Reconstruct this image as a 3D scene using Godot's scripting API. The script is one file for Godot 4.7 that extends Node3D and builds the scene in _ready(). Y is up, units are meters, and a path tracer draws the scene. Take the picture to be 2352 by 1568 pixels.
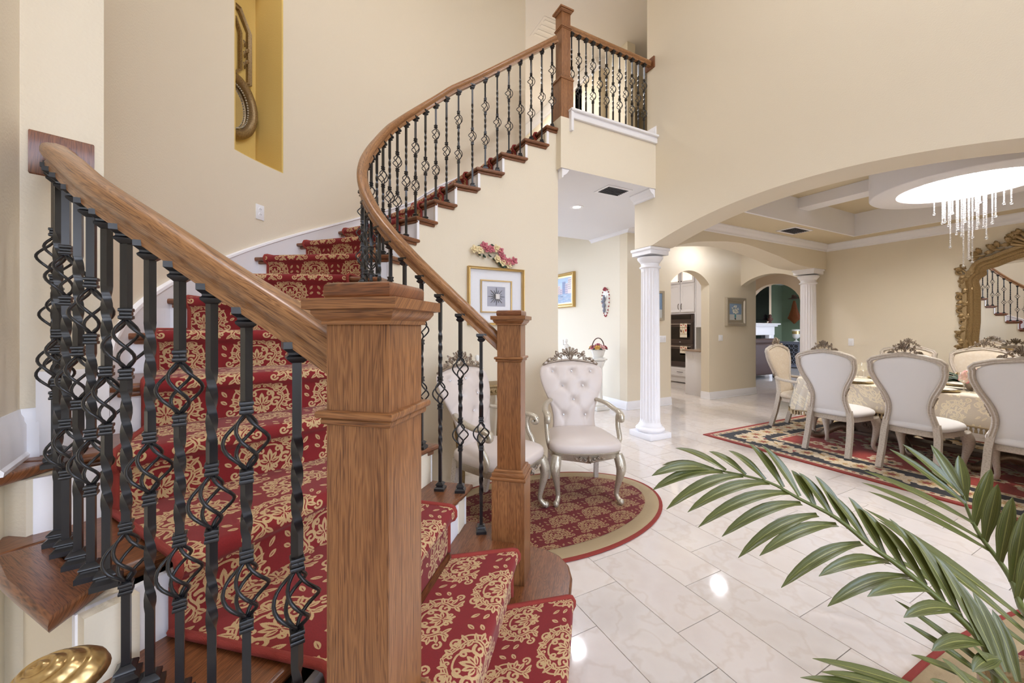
extends Node3D
# Foyer with a curved stair, an arched dining room, a hall under the balcony.
# x = east, -z = north, y = up; the camera stands at the origin, eye 1.33 m up, turned 27 degrees east of north.

const EYE := 1.33
const RISE := 0.187
var M := {}
var taken := {}
var rng := RandomNumberGenerator.new()

func _ready() -> void:
	rng.seed = 7
	# --- camera
	var cam := Camera3D.new()
	cam.name = "camera"
	cam.projection = Camera3D.PROJECTION_FRUSTUM
	cam.near = 0.05
	cam.far = 80.0
	cam.size = 1568.0 / 880.0 * 0.05
	cam.frustum_offset = Vector2(0, -30.0 / 880.0 * 0.05)
	cam.position = Vector3(0, EYE, 0)
	cam.rotation_degrees.y = -27.0
	add_child(cam)
	cam.current = true
	# --- sky and exposure
	var we := WorldEnvironment.new()
	we.name = "environment"
	var env := Environment.new()
	env.background_mode = Environment.BG_SKY
	var sm := ProceduralSkyMaterial.new()
	sm.sky_top_color = Color(0.74, 0.82, 0.95)
	sm.sky_horizon_color = Color(0.96, 0.97, 1.0)
	sm.ground_horizon_color = Color(0.80, 0.80, 0.76)
	sm.ground_bottom_color = Color(0.62, 0.61, 0.56)
	sm.sky_energy_multiplier = 2.7
	sm.ground_energy_multiplier = 1.3
	var sky := Sky.new()
	sky.sky_material = sm
	env.sky = sky
	env.tonemap_mode = Environment.TONE_MAPPER_LINEAR
	env.tonemap_exposure = 1.1
	env.sdfgi_enabled = true
	env.ssao_enabled = true
	env.ssil_enabled = true
	we.environment = env
	add_child(we)
	materials()
	setting()
	upstairs()
	far_rooms()
	stairs()
	railings()
	foyer_things()
	dining_room()
	plants_and_extras()

# ---------------------------------------------------------------- mesh builder
class MB:
	var v := PackedVector3Array()
	var n := PackedVector3Array()
	var u := PackedVector2Array()
	var ix := PackedInt32Array()
	var xf := Transform3D.IDENTITY

	func corner(p: Vector3, q: Vector3, w: Vector2) -> int:
		v.push_back(p); n.push_back(q); u.push_back(w)
		return v.size() - 1

	func link(a: int, b: int, c: int) -> void:
		var g := (v[c] - v[a]).cross(v[b] - v[a])
		if g.dot(n[a] + n[b] + n[c]) < 0.0:
			ix.push_back(a); ix.push_back(c); ix.push_back(b)
		else:
			ix.push_back(a); ix.push_back(b); ix.push_back(c)

	func quad(a: Vector3, b: Vector3, c: Vector3, d: Vector3, out := Vector3.ZERO) -> void:
		a = xf * a; b = xf * b; c = xf * c; d = xf * d
		var q := (c - a).cross(b - d)
		if q.length() < 1e-12: return
		q = q.normalized()
		if out != Vector3.ZERO and q.dot(xf.basis * out) < 0.0: q = -q
		var m := q.abs()
		var k := []
		for p in [a, b, c, d]:
			var w := Vector2(p.x, p.z) if m.y > m.x and m.y > m.z else (Vector2(p.z, p.y) if m.x > m.z else Vector2(p.x, p.y))
			k.append(corner(p, q, w))
		link(k[0], k[1], k[2]); link(k[0], k[2], k[3])

	# rows of points; wu joins the ends of each row, wv joins the last row to the first
	func grid(rows: Array, wu := false, wv := false, crease := 0.75, ul := 1.0, vl := 1.0, flip := false) -> void:
		var R := rows.size()
		var C: int = rows[0].size()
		var P := PackedVector3Array()
		P.resize(R * C)
		var mid := Vector3.ZERO
		for i in R:
			for j in C:
				var p: Vector3 = xf * rows[i][j]
				P[i * C + j] = p
				mid += p
		mid /= R * C
		var nr := R if wv else R - 1
		var nc := C if wu else C - 1
		var F := PackedVector3Array()
		F.resize(nr * nc)
		var vol := 0.0
		for i in nr:
			var i2 := (i + 1) % R
			for j in nc:
				var j2 := (j + 1) % C
				var a := P[i * C + j]
				var b := P[i * C + j2]
				var c := P[i2 * C + j2]
				var d := P[i2 * C + j]
				var q := (c - a).cross(b - d)
				vol += q.dot((a + c) * 0.5 - mid)
				F[i * nc + j] = q
		var s := -1.0 if (vol < 0.0) != flip else 1.0
		if crease < -0.5:
			var N := PackedVector3Array()
			N.resize(R * C)
			for i in nr:
				var i2 := (i + 1) % R
				for j in nc:
					var j2 := (j + 1) % C
					var q := F[i * nc + j] * s
					N[i * C + j] += q; N[i * C + j2] += q; N[i2 * C + j2] += q; N[i2 * C + j] += q
			var k0 := v.size()
			# a seam column/row is doubled so that texture coordinates do not run back
			for i in nr + 1:
				for j in nc + 1:
					var k := (i % R) * C + (j % C)
					v.push_back(P[k]); n.push_back(N[k].normalized() if N[k].length() > 1e-14 else Vector3.UP)
					u.push_back(Vector2(ul * j / nc, vl * i / nr))
			for i in nr:
				for j in nc:
					var a := k0 + i * (nc + 1) + j
					var b := a + 1
					var c := a + nc + 2
					var d := a + nc + 1
					if s > 0.0:
						ix.append_array([a, b, c, a, c, d])
					else:
						ix.append_array([a, c, b, a, d, c])
			return
		for k in F.size():
			var l := F[k].length()
			F[k] = F[k] * (s / l) if l > 1e-14 else Vector3.ZERO
		for i in nr:
			for j in nc:
				var f := F[i * nc + j]
				if f == Vector3.ZERO: continue
				var k0 := v.size()
				for e in 4:
					var di := 1 if e >= 2 else 0
					var dj := 1 if e == 1 or e == 2 else 0
					var q := Vector3.ZERO
					for a in 2:
						var ii := i + di - 1 + a
						if ii < 0 or ii >= nr:
							if not wv: continue
							ii = (ii + nr) % nr
						for b in 2:
							var jj := j + dj - 1 + b
							if jj < 0 or jj >= nc:
								if not wu: continue
								jj = (jj + nc) % nc
							var g := F[ii * nc + jj]
							if g.dot(f) > crease: q += g
					v.push_back(P[((i + di) % R) * C + (j + dj) % C])
					n.push_back(q.normalized())
					u.push_back(Vector2(ul * (j + dj) / nc, vl * (i + di) / nr))
				if s > 0.0:
					ix.append_array([k0, k0 + 1, k0 + 2, k0, k0 + 2, k0 + 3])
				else:
					ix.append_array([k0, k0 + 2, k0 + 1, k0, k0 + 3, k0 + 2])

	func cap(pts: PackedVector3Array, out: Vector3) -> void:
		var ax := out.normalized()
		var e1 := ax.cross(Vector3.UP if absf(ax.y) < 0.9 else Vector3.RIGHT).normalized()
		var e2 := ax.cross(e1)
		var flat := PackedVector2Array()
		for p in pts: flat.push_back(Vector2(p.dot(e1), p.dot(e2)))
		var t := Geometry2D.triangulate_polygon(flat)
		var q := (xf.basis * ax).normalized()
		var k0 := v.size()
		for p in pts:
			var w := Vector2(p.x, p.z) if absf(ax.y) > 0.7 else (Vector2(p.z, p.y) if absf(ax.x) > 0.7 else Vector2(p.x, p.y))
			corner(xf * p, q, w)
		for k in range(0, t.size(), 3): link(k0 + t[k], k0 + t[k + 1], k0 + t[k + 2])

	static func inset(poly: PackedVector2Array, b: float) -> PackedVector2Array:
		var area := 0.0
		var m := poly.size()
		for k in m: area += poly[k].cross(poly[(k + 1) % m])
		var s := 1.0 if area > 0.0 else -1.0
		var out := PackedVector2Array()
		for k in m:
			var a := (poly[k] - poly[(k + m - 1) % m]).normalized()
			var c := (poly[(k + 1) % m] - poly[k]).normalized()
			var na := Vector2(-a.y, a.x) * s
			var nb := Vector2(-c.y, c.x) * s
			var w := na + nb
			out.push_back(poly[k] + w * (b / maxf(0.35, 0.5 * w.length_squared())))
		return out

	# polygon in x, z raised from y0 to y1, its edges rounded by b
	func prism(poly: PackedVector2Array, y0: float, y1: float, b := 0.0, round_bottom := true) -> void:
		var lev := []
		if b > 0.0:
			if round_bottom: lev.append_array([[b, y0], [b * 0.3, y0 + b * 0.3]])
			else: lev.append([0.0, y0])
			if round_bottom: lev.append([0.0, y0 + b])
			lev.append_array([[0.0, y1 - b], [b * 0.3, y1 - b * 0.3], [b, y1]])
		else:
			lev = [[0.0, y0], [0.0, y1]]
		var rows := []
		for l in lev:
			var row := PackedVector3Array()
			for p in (inset(poly, l[0]) if l[0] > 0.0 else poly): row.push_back(Vector3(p.x, l[1], p.y))
			rows.append(row)
		grid(rows, true, false, 0.6)
		cap(rows[0], Vector3.DOWN)
		cap(rows[-1], Vector3.UP)

	func box(c: Vector3, s: Vector3, b := 0.0) -> void:
		var h := s * 0.5
		prism(PackedVector2Array([Vector2(c.x - h.x, c.z - h.z), Vector2(c.x + h.x, c.z - h.z), Vector2(c.x + h.x, c.z + h.z), Vector2(c.x - h.x, c.z + h.z)]), c.y - h.y, c.y + h.y, b)

	func span(x0: float, x1: float, y0: float, y1: float, z0: float, z1: float, b := 0.0) -> void:
		box(Vector3(x0 + x1, y0 + y1, z0 + z1) * 0.5, Vector3(absf(x1 - x0), absf(y1 - y0), absf(z1 - z0)), b)

	# polygon in the plane across one axis, drawn through from a to b along that axis: "x" takes points (z, y), "z" takes points (x, y)
	func slab(poly: PackedVector2Array, axis: String, a: float, b: float) -> void:
		var r0 := PackedVector3Array()
		var r1 := PackedVector3Array()
		for p in poly:
			r0.push_back(Vector3(a, p.y, p.x) if axis == "x" else Vector3(p.x, p.y, a))
			r1.push_back(Vector3(b, p.y, p.x) if axis == "x" else Vector3(p.x, p.y, b))
		grid([r0, r1], true, false, 0.9)
		var d := Vector3.RIGHT if axis == "x" else Vector3.BACK
		cap(r0, -d * signf(b - a))
		cap(r1, d * signf(b - a))

	func lathe(prof: Array, seg := 16, crease := 0.6, turn := TAU) -> void:
		var rows := []
		for p in prof:
			var row := PackedVector3Array()
			for k in seg + (0 if turn == TAU else 1):
				var a := turn * k / seg
				row.push_back(Vector3(p.x * cos(a), p.y, p.x * sin(a)))
			rows.append(row)
		grid(rows, turn == TAU, false, crease)

	static func frames(path: Array, closed: bool) -> Array:
		var out := []
		var m := path.size()
		var last := Vector3.ZERO
		for k in m:
			var a: Vector3 = path[(k + m - 1) % m] if closed or k > 0 else path[k]
			var b: Vector3 = path[(k + 1) % m] if closed or k < m - 1 else path[k]
			var t := (b - a).normalized()
			var e := last - t * last.dot(t)
			if e.length() < 1e-4:
				e = t.cross(Vector3.UP if absf(t.y) < 0.9 else Vector3.RIGHT)
			e = e.normalized()
			last = e
			out.append([t, e, t.cross(e)])
		return out

	# rad: a number or one radius for each point; flat squeezes the second axis
	func tube(path: Array, rad, seg := 8, closed := false, flat := 1.0, crease := -1.0) -> void:
		var f := frames(path, closed)
		var rows := []
		for k in path.size():
			var r: float = rad[k] if rad is Array else rad
			var row := PackedVector3Array()
			for j in seg:
				var a := TAU * j / seg
				row.push_back(path[k] + f[k][1] * (cos(a) * r) + f[k][2] * (sin(a) * r * flat))
			rows.append(row)
		if not closed:
			for e in [0, path.size() - 1]:
				var row := PackedVector3Array()
				for j in seg: row.push_back(path[e])
				if e == 0: rows.push_front(row)
				else: rows.append(row)
		grid(rows, true, closed, crease, 1.0, 1.0)

	# a closed profile (x to the side, y up) drawn along a path
	func sweep(path: Array, prof: PackedVector2Array, up = Vector3.UP, closed := false, crease := 0.7, ul := 1.0) -> void:
		var m := path.size()
		var rows := []
		var far := 0.0
		for k in m:
			var a: Vector3 = path[(k + m - 1) % m] if closed or k > 0 else path[k]
			var b: Vector3 = path[(k + 1) % m] if closed or k < m - 1 else path[k]
			if k > 0: far += (path[k] - path[k - 1]).length()
			var t := (b - a).normalized()
			var w: Vector3 = up[k] if up is Array else up
			var e := t.cross(w).normalized()
			var w2 := e.cross(t)
			var row := PackedVector3Array()
			for p in prof: row.push_back(path[k] + e * p.x + w2 * p.y)
			rows.append(row)
		grid(rows, true, closed, crease, ul, far)
		if not closed:
			cap(rows[0], (path[0] - path[1]).normalized())
			cap(rows[-1], (path[-1] - path[-2]).normalized())

	func ball(c: Vector3, r, seg := 10, rings := 7) -> void:
		var s: Vector3 = r if r is Vector3 else Vector3(r, r, r)
		var rows := []
		for i in rings + 1:
			var a := PI * i / rings
			var row := PackedVector3Array()
			for j in seg:
				var b := TAU * j / seg
				row.push_back(c + Vector3(sin(a) * cos(b) * s.x, cos(a) * s.y, sin(a) * sin(b) * s.z))
			rows.append(row)
		grid(rows, true, false, -1.0)

	func append(o: MB, t: Transform3D) -> void:
		var k0 := v.size()
		v.append_array(t * o.v)
		var b := t.basis.orthonormalized()
		for q in o.n: n.push_back(b * q)
		u.append_array(o.u)
		for k in o.ix: ix.push_back(k0 + k)

	# an upright strip over plan points with given outward directions; tops may differ from point to point
	func ribbon(pts: Array, outs: Array, y0: float, tops: Array) -> void:
		for k in pts.size() - 1:
			var a: Vector2 = pts[k]
			var b: Vector2 = pts[k + 1]
			if (b - a).length() < 1e-6: continue
			var na := Vector3(outs[k].x, 0, outs[k].y)
			var nb := Vector3(outs[k + 1].x, 0, outs[k + 1].y)
			var i := [corner(Vector3(a.x, y0, a.y), na, Vector2(a.x, y0)), corner(Vector3(b.x, y0, b.y), nb, Vector2(b.x, y0)), corner(Vector3(b.x, tops[k + 1], b.y), nb, Vector2(b.x, tops[k + 1])), corner(Vector3(a.x, tops[k], a.y), na, Vector2(a.x, tops[k]))]
			link(i[0], i[1], i[2]); link(i[0], i[2], i[3])

	# part of a round wall: angles from west towards north, faces smooth across pieces
	func arc_wall(c: Vector2, a0: float, a1: float, r0: float, r1: float, y0: float, y1: float) -> void:
		var m := maxi(2, int(absf(a1 - a0) / 2.5))
		for e in [[r0, 1.0], [r1, -1.0]]:
			var pts := []
			var outs := []
			var tops := []
			for k in m + 1:
				var a := deg_to_rad(lerpf(a0, a1, float(k) / m))
				var d := Vector2(cos(a), sin(a))
				pts.append(c - d * e[0]); outs.append(d * e[1]); tops.append(y1)
			ribbon(pts, outs, y0, tops)
		for e in [a0, a1]:
			var d := Vector2(cos(deg_to_rad(e)), sin(deg_to_rad(e)))
			var p := c - d * r0
			var q := c - d * r1
			var o := Vector3(-d.y, 0, d.x) * (1.0 if e == a0 else -1.0)
			quad(Vector3(p.x, y0, p.y), Vector3(q.x, y0, q.y), Vector3(q.x, y1, q.y), Vector3(p.x, y1, p.y), -o)
		for e in [[y0, Vector3.DOWN], [y1, Vector3.UP]]:
			for k in m:
				var d0 := Vector2.from_angle(deg_to_rad(lerpf(a0, a1, float(k) / m)))
				var d1 := Vector2.from_angle(deg_to_rad(lerpf(a0, a1, float(k + 1) / m)))
				var w := [c - d0 * r0, c - d1 * r0, c - d1 * r1, c - d0 * r1]
				quad(Vector3(w[0].x, e[0], w[0].y), Vector3(w[1].x, e[0], w[1].y), Vector3(w[2].x, e[0], w[2].y), Vector3(w[3].x, e[0], w[3].y), e[1])

	func mesh() -> ArrayMesh:
		var a := []
		a.resize(Mesh.ARRAY_MAX)
		a[Mesh.ARRAY_VERTEX] = v
		a[Mesh.ARRAY_NORMAL] = n
		a[Mesh.ARRAY_TEX_UV] = u
		a[Mesh.ARRAY_INDEX] = ix
		var m := ArrayMesh.new()
		m.add_surface_from_arrays(Mesh.PRIMITIVE_TRIANGLES, a)
		return m

# ---------------------------------------------------------------- scene helpers
func numbered(called: String) -> String:
	taken[called] = taken.get(called, -1) + 1
	return called if taken[called] == 0 else "%s_%03d" % [called, taken[called]]

func tag(o: Node3D, label: String, category: String, group := "", kind := "") -> Node3D:
	o.set_meta("label", label)
	o.set_meta("category", category)
	if group: o.set_meta("group", group)
	if kind: o.set_meta("kind", kind)
	return o

func thing(called: String, label: String, category: String, at := Vector3.ZERO, turn := 0.0, group := "") -> Node3D:
	var o := Node3D.new()
	o.name = numbered(called)
	o.position = at
	o.rotation.y = turn
	add_child(o)
	return tag(o, label, category, group)

func put(mb: MB, called: String, mat, parent: Node3D = null) -> MeshInstance3D:
	var o := MeshInstance3D.new()
	o.mesh = mb.mesh()
	o.material_override = M[mat] if mat is String else mat
	if parent == null:
		o.name = numbered(called)
		add_child(o)
	else:
		o.name = called
		parent.add_child(o, true)
	return o

func share(mesh: Mesh, called: String, mat, parent: Node3D, at := Transform3D.IDENTITY) -> MeshInstance3D:
	var o := MeshInstance3D.new()
	o.mesh = mesh
	o.material_override = M[mat] if mat is String else mat
	o.name = called
	o.transform = at
	parent.add_child(o, true)
	return o

func group_node(called: String, parent: Node3D, at := Transform3D.IDENTITY) -> Node3D:
	var o := Node3D.new()
	o.name = called
	o.transform = at
	parent.add_child(o, true)
	return o

func struct(mb: MB, called: String, mat, label := "", category := "") -> MeshInstance3D:
	var o := put(mb, called, mat)
	o.set_meta("kind", "structure")
	if label: o.set_meta("label", label)
	if category: o.set_meta("category", category)
	return o

func copy(o: Node3D, at: Vector3, turn: float, label := "") -> Node3D:
	var c: Node3D = o.duplicate()
	var base: String = str(o.name)
	c.name = numbered(base)
	add_child(c)
	c.position = at
	c.rotation.y = turn
	if label: c.set_meta("label", label)
	return c

func V(x: float, y: float, z: float) -> Vector3: return Vector3(x, y, z)

# a smooth line through points
func curve(pts: Array, per := 6, closed := false) -> Array:
	var out := []
	var m := pts.size()
	for k in (m if closed else m - 1):
		var p0 = pts[(k + m - 1) % m] if closed or k > 0 else pts[k]
		var p1 = pts[k]
		var p2 = pts[(k + 1) % m]
		var p3 = pts[(k + 2) % m] if closed or k < m - 2 else pts[k + 1]
		for s in per:
			var t := float(s) / per
			out.append(0.5 * ((2.0 * p1) + (p2 - p0) * t + (2.0 * p0 - 5.0 * p1 + 4.0 * p2 - p3) * t * t + (3.0 * p1 - 3.0 * p2 + p3 - p0) * t * t * t))
	if not closed: out.append(pts[-1])
	return out

func ramp(pts: Array, x: float) -> float:   # pts: [x, y] pairs in order
	if x <= pts[0][0]: return pts[0][1]
	for k in range(1, pts.size()):
		if x <= pts[k][0]:
			return lerpf(pts[k - 1][1], pts[k][1], (x - pts[k - 1][0]) / (pts[k][0] - pts[k - 1][0]))
	return pts[-1][1]

func spline_at(pts: Array, x: float) -> float:   # smooth version of ramp
	var m := pts.size()
	if x <= pts[0][0]: return pts[0][1]
	for k in range(1, m):
		if x <= pts[k][0]:
			var t: float = (x - pts[k - 1][0]) / (pts[k][0] - pts[k - 1][0])
			var p0: float = pts[maxi(0, k - 2)][1]
			var p3: float = pts[mini(m - 1, k + 1)][1]
			return cubic_interpolate(pts[k - 1][1], pts[k][1], p0, p3, t)
	return pts[-1][1]

func poly2(a: Array) -> PackedVector2Array:
	var p := PackedVector2Array()
	for k in range(0, a.size(), 2): p.push_back(Vector2(a[k], a[k + 1]))
	return p

func at_y(px: float, py: float, y: float) -> Vector3:   # where the sight line through a photo pixel meets a level
	var d := 880.0 * (y - EYE) / (754.0 - py)
	return along(px, py, d)

func along(px: float, py: float, d: float) -> Vector3:   # the point at that depth on the sight line
	var l := (px - 1176.0) / 880.0 * d
	var c := cos(deg_to_rad(27.0))
	var s := sin(deg_to_rad(27.0))
	return Vector3(l * c + d * s, EYE + (754.0 - py) / 880.0 * d, l * s - d * c)

func lamp_area(called: String, at: Vector3, size: Vector2, energy: float, color: Color, look := Vector3.DOWN, parent: Node3D = null) -> AreaLight3D:
	var l := AreaLight3D.new()
	l.name = called
	l.area_size = size
	l.light_energy = energy
	l.light_color = color
	l.area_range = 30.0
	l.area_attenuation = 2.0
	l.shadow_enabled = true
	if parent: parent.add_child(l, true)
	else: add_child(l, true)
	l.global_position = at
	l.look_at(at + look, Vector3.UP if absf(look.y) < 0.9 else Vector3.FORWARD)
	return l

# ---------------------------------------------------------------- textures and materials
class Paint:
	var w: int
	var h: int
	var px: PackedByteArray
	func _init(ww: int, hh: int, bg: Color) -> void:
		w = ww; h = hh
		px = PackedByteArray()
		px.resize(w * h * 3)
		var r := int(bg.r8); var g := int(bg.g8); var b := int(bg.b8)
		for k in w * h:
			px[k * 3] = r; px[k * 3 + 1] = g; px[k * 3 + 2] = b
	func rect(x0: float, y0: float, x1: float, y1: float, c: Color) -> void:
		for y in range(maxi(0, int(y0 * h)), mini(h, int(y1 * h))):
			for x in range(maxi(0, int(x0 * w)), mini(w, int(x1 * w))):
				var k := (y * w + x) * 3
				px[k] = c.r8; px[k + 1] = c.g8; px[k + 2] = c.b8
	func dot(cx: float, cy: float, r: float, c: Color) -> void:   # in pixels, wraps round
		var R := c.r8; var G := c.g8; var B := c.b8
		var r2 := r * r
		for y in range(int(floor(cy - r)), int(ceil(cy + r)) + 1):
			var dy := y - cy
			var wd := r2 - dy * dy
			if wd < 0.0: continue
			var s := sqrt(wd)
			var yy := posmod(y, h) * w
			for x in range(int(ceil(cx - s)), int(floor(cx + s)) + 1):
				var k := (yy + posmod(x, w)) * 3
				px[k] = R; px[k + 1] = G; px[k + 2] = B
	func stroke(pts: Array, a: float, b: float, c: Color) -> void:   # points as shares of the picture, widths as shares of its width
		for k in pts.size() - 1:
			var p: Vector2 = pts[k] * Vector2(w, h)
			var q: Vector2 = pts[k + 1] * Vector2(w, h)
			var m := maxi(1, int((q - p).length() / 1.5))
			for s in m:
				var t := float(s) / m
				var e := (k + t) / (pts.size() - 1)
				var o := p.lerp(q, t)
				dot(o.x, o.y, lerpf(a, b, e) * 0.5 * w, c)
	func leaf(at: Vector2, to: Vector2, wide: float, c: Color) -> void:
		for s in 9:
			var t := s / 8.0
			var o := at.lerp(to, t) * Vector2(w, h)
			dot(o.x, o.y, maxf(0.6, wide * 0.5 * w * sin(PI * (0.12 + 0.85 * t))), c)
	func texture(grain := 0.0, sd := 3) -> ImageTexture:
		if grain > 0.0:
			var r := RandomNumberGenerator.new()
			r.seed = sd
			for k in w * h:
				var f := 1.0 + grain * (r.randf() - 0.5)
				for e in 3: px[k * 3 + e] = clampi(int(px[k * 3 + e] * f), 0, 255)
		return ImageTexture.create_from_image(Image.create_from_data(w, h, false, Image.FORMAT_RGB8, px))

func c8(r: int, g: int, b: int) -> Color: return Color(r / 255.0, g / 255.0, b / 255.0)

func spiral(c: Vector2, r: float, a0: float, turns: float, n := 16, shrink := 0.15) -> Array:
	var out := []
	for k in n + 1:
		var t := float(k) / n
		var a := a0 + TAU * turns * t
		out.append(c + Vector2(cos(a), sin(a)) * (r * lerpf(1.0, shrink, t)))
	return out

func damask(size: int, bg: Color, fg: Color, shade: Color) -> Paint:
	var p := Paint.new(size, size, bg)
	for s in [1.0, -1.0]:
		var mir := func(a: Array) -> Array:
			var o := []
			for q in a: o.append(Vector2(0.5 + s * (q.x - 0.5), q.y))
			return o
		for half in 2:
			var off := Vector2(0.5 * half, 0.5 * half)
			var sh := func(a: Array) -> Array:
				var o := []
				for q in mir.call(a): o.append(q + off)
				return o
			# two ogee ribbons that cross and part
			var og := curve([Vector2(0.5, 0.03), Vector2(0.40, 0.10), Vector2(0.27, 0.20), Vector2(0.245, 0.30), Vector2(0.30, 0.40), Vector2(0.27, 0.47)], 7)
			p.stroke(sh.call(og), 0.030, 0.056, fg)
			p.stroke(sh.call(og), 0.006, 0.014, shade)
			p.stroke(sh.call(curve([Vector2(0.47, 0.03), Vector2(0.34, 0.09), Vector2(0.20, 0.16), Vector2(0.175, 0.29), Vector2(0.20, 0.37)], 6)), 0.014, 0.024, fg)
			p.stroke(sh.call(spiral(Vector2(0.335, 0.335), 0.066, -2.2, 1.15)), 0.036, 0.020, fg)
			p.stroke(sh.call(spiral(Vector2(0.30, 0.10), 0.066, 0.3, -1.2)), 0.020, 0.034, fg)
			p.stroke(sh.call(spiral(Vector2(0.405, 0.21), 0.050, 2.4, 1.1)), 0.030, 0.018, fg)
			p.stroke(sh.call(spiral(Vector2(0.44, 0.42), 0.044, 1.2, -1.1)), 0.028, 0.018, fg)
			p.stroke(sh.call(spiral(Vector2(0.14, 0.42), 0.050, 0.4, 1.2)), 0.026, 0.016, fg)
			for q in [[0.27, 0.20, 0.19, 0.11], [0.245, 0.28, 0.15, 0.24], [0.26, 0.37, 0.17, 0.41], [0.36, 0.13, 0.33, 0.04], [0.30, 0.42, 0.38, 0.49], [0.25, 0.24, 0.32, 0.21], [0.30, 0.17, 0.36, 0.16], [0.22, 0.32, 0.13, 0.33], [0.28, 0.44, 0.20, 0.49], [0.42, 0.09, 0.40, 0.02], [0.10, 0.30, 0.04, 0.26], [0.10, 0.20, 0.05, 0.13]]:
				p.leaf(sh.call([Vector2(q[0], q[1])])[0], sh.call([Vector2(q[2], q[3])])[0], 0.046, fg)
				p.leaf(sh.call([Vector2(q[0], q[1])])[0], sh.call([Vector2(q[0], q[1]).lerp(Vector2(q[2], q[3]), 0.75)])[0], 0.010, shade)
			# palmette
			for q in [[0.5, 0.34, 0.5, 0.19, 0.066], [0.48, 0.33, 0.425, 0.24, 0.050], [0.47, 0.345, 0.395, 0.31, 0.044], [0.5, 0.36, 0.5, 0.46, 0.048], [0.48, 0.37, 0.445, 0.435, 0.036]]:
				p.leaf(sh.call([Vector2(q[0], q[1])])[0], sh.call([Vector2(q[2], q[3])])[0], q[4], fg)
				p.leaf(sh.call([Vector2(q[0], q[1])])[0], sh.call([Vector2(q[0], q[1]).lerp(Vector2(q[2], q[3]), 0.7)])[0], q[4] * 0.28, shade)
			p.stroke(sh.call(curve([Vector2(0.5, 0.14), Vector2(0.42, 0.16), Vector2(0.365, 0.26), Vector2(0.395, 0.36), Vector2(0.47, 0.40)], 6)), 0.020, 0.026, fg)
			p.stroke(sh.call(spiral(Vector2(0.46, 0.095), 0.034, 3.0, 1.0)), 0.022, 0.016, fg)
	return p

func wood_texture(sd: int, light: Color, dark: Color) -> ImageTexture:
	var w := 256
	var h := 1024
	var fa := FastNoiseLite.new(); fa.seed = sd; fa.frequency = 0.012
	var fb := FastNoiseLite.new(); fb.seed = sd + 1; fb.frequency = 0.05; fb.fractal_octaves = 2
	var fc := FastNoiseLite.new(); fc.seed = sd + 2; fc.frequency = 0.35; fc.fractal_type = FastNoiseLite.FRACTAL_NONE
	var data := PackedByteArray()
	data.resize(w * h * 3)
	for y in h:
		# the tile closes on itself: the sampling point runs round a circle along the grain
		var wy := 90.0 * sin(TAU * y / h)
		var wz := 90.0 * cos(TAU * y / h)
		for x in w:
			var ang := TAU * x / w
			var cx := 41.0 * cos(ang)
			var cy := 41.0 * sin(ang)
			var bend := fa.get_noise_3d(cx * 1.3, cy * 1.3 + wy * 0.22, wz * 0.22)
			var ring := 0.5 + 0.5 * sin((bend * 9.0 + x * 0.11 * 0.0) * TAU + fb.get_noise_3d(cx * 2.4, cy * 2.4 + wy * 0.03, wz * 0.03) * 3.0)
			var pore := fc.get_noise_3d(cx * 5.2, cy * 5.2 + wy * 0.030, wz * 0.030)
			var t := 0.30 * ring + (0.55 * smoothstep(0.12, 0.5, pore) * (0.35 + 0.65 * ring)) + 0.18 * fb.get_noise_3d(cx, cy + wy * 0.05, wz * 0.05)
			var c := light.lerp(dark, clampf(t, 0.0, 1.0))
			var k := (y * w + x) * 3
			data[k] = c.r8; data[k + 1] = c.g8; data[k + 2] = c.b8
	return ImageTexture.create_from_image(Image.create_from_data(w, h, false, Image.FORMAT_RGB8, data))

func noise_tex(freq: float, sd: int, normal := 0.0, ramp_colors := [], size := 512, type := FastNoiseLite.TYPE_SIMPLEX_SMOOTH, oct := 3) -> NoiseTexture2D:
	var f := FastNoiseLite.new()
	f.seed = sd
	f.noise_type = type
	f.frequency = freq
	f.fractal_octaves = oct
	var t := NoiseTexture2D.new()
	t.width = size
	t.height = size
	t.seamless = true
	t.noise = f
	if normal > 0.0:
		t.as_normal_map = true
		t.bump_strength = normal
	if ramp_colors:
		var g := Gradient.new()
		g.offsets = PackedFloat32Array(ramp_colors[0])
		g.colors = PackedColorArray(ramp_colors[1])
		t.color_ramp = g
	return t

func mat(key: String, c: Color, rough: float, metal := 0.0, opt := {}) -> StandardMaterial3D:
	var m := StandardMaterial3D.new()
	m.resource_name = key
	m.albedo_color = c
	m.roughness = rough
	m.metallic = metal
	if opt.has("tex"):
		m.albedo_texture = opt.tex
	if opt.has("bump"):
		m.normal_enabled = true
		m.normal_texture = opt.bump
		m.normal_scale = opt.get("bump_scale", 1.0)
	if opt.has("tri"):
		m.uv1_triplanar = true
		m.uv1_world_triplanar = opt.get("world", false)
		m.uv1_scale = Vector3.ONE * opt.tri
	elif opt.has("uv"):
		m.uv1_scale = Vector3(opt.uv[0], opt.uv[1], 1)
	if opt.has("coat"):
		m.clearcoat_enabled = true
		m.clearcoat = opt.coat
		m.clearcoat_roughness = opt.get("coat_rough", 0.1)
	if opt.has("sheen"):
		m.rim_enabled = true
		m.rim = opt.sheen
		m.rim_tint = 0.6
	if opt.has("emit"):
		m.emission_enabled = true
		m.emission = opt.emit
		m.emission_energy_multiplier = opt.get("power", 1.0)
	if opt.has("back"):
		m.backlight_enabled = true
		m.backlight = opt.back
	if opt.has("spec"):
		m.metallic_specular = opt.spec
	M[key] = m
	return m

func glass_mat(key: String, c: Color, alpha: float) -> void:
	var m := mat(key, Color(c, alpha), 0.03)
	m.transparency = BaseMaterial3D.TRANSPARENCY_ALPHA

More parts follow.
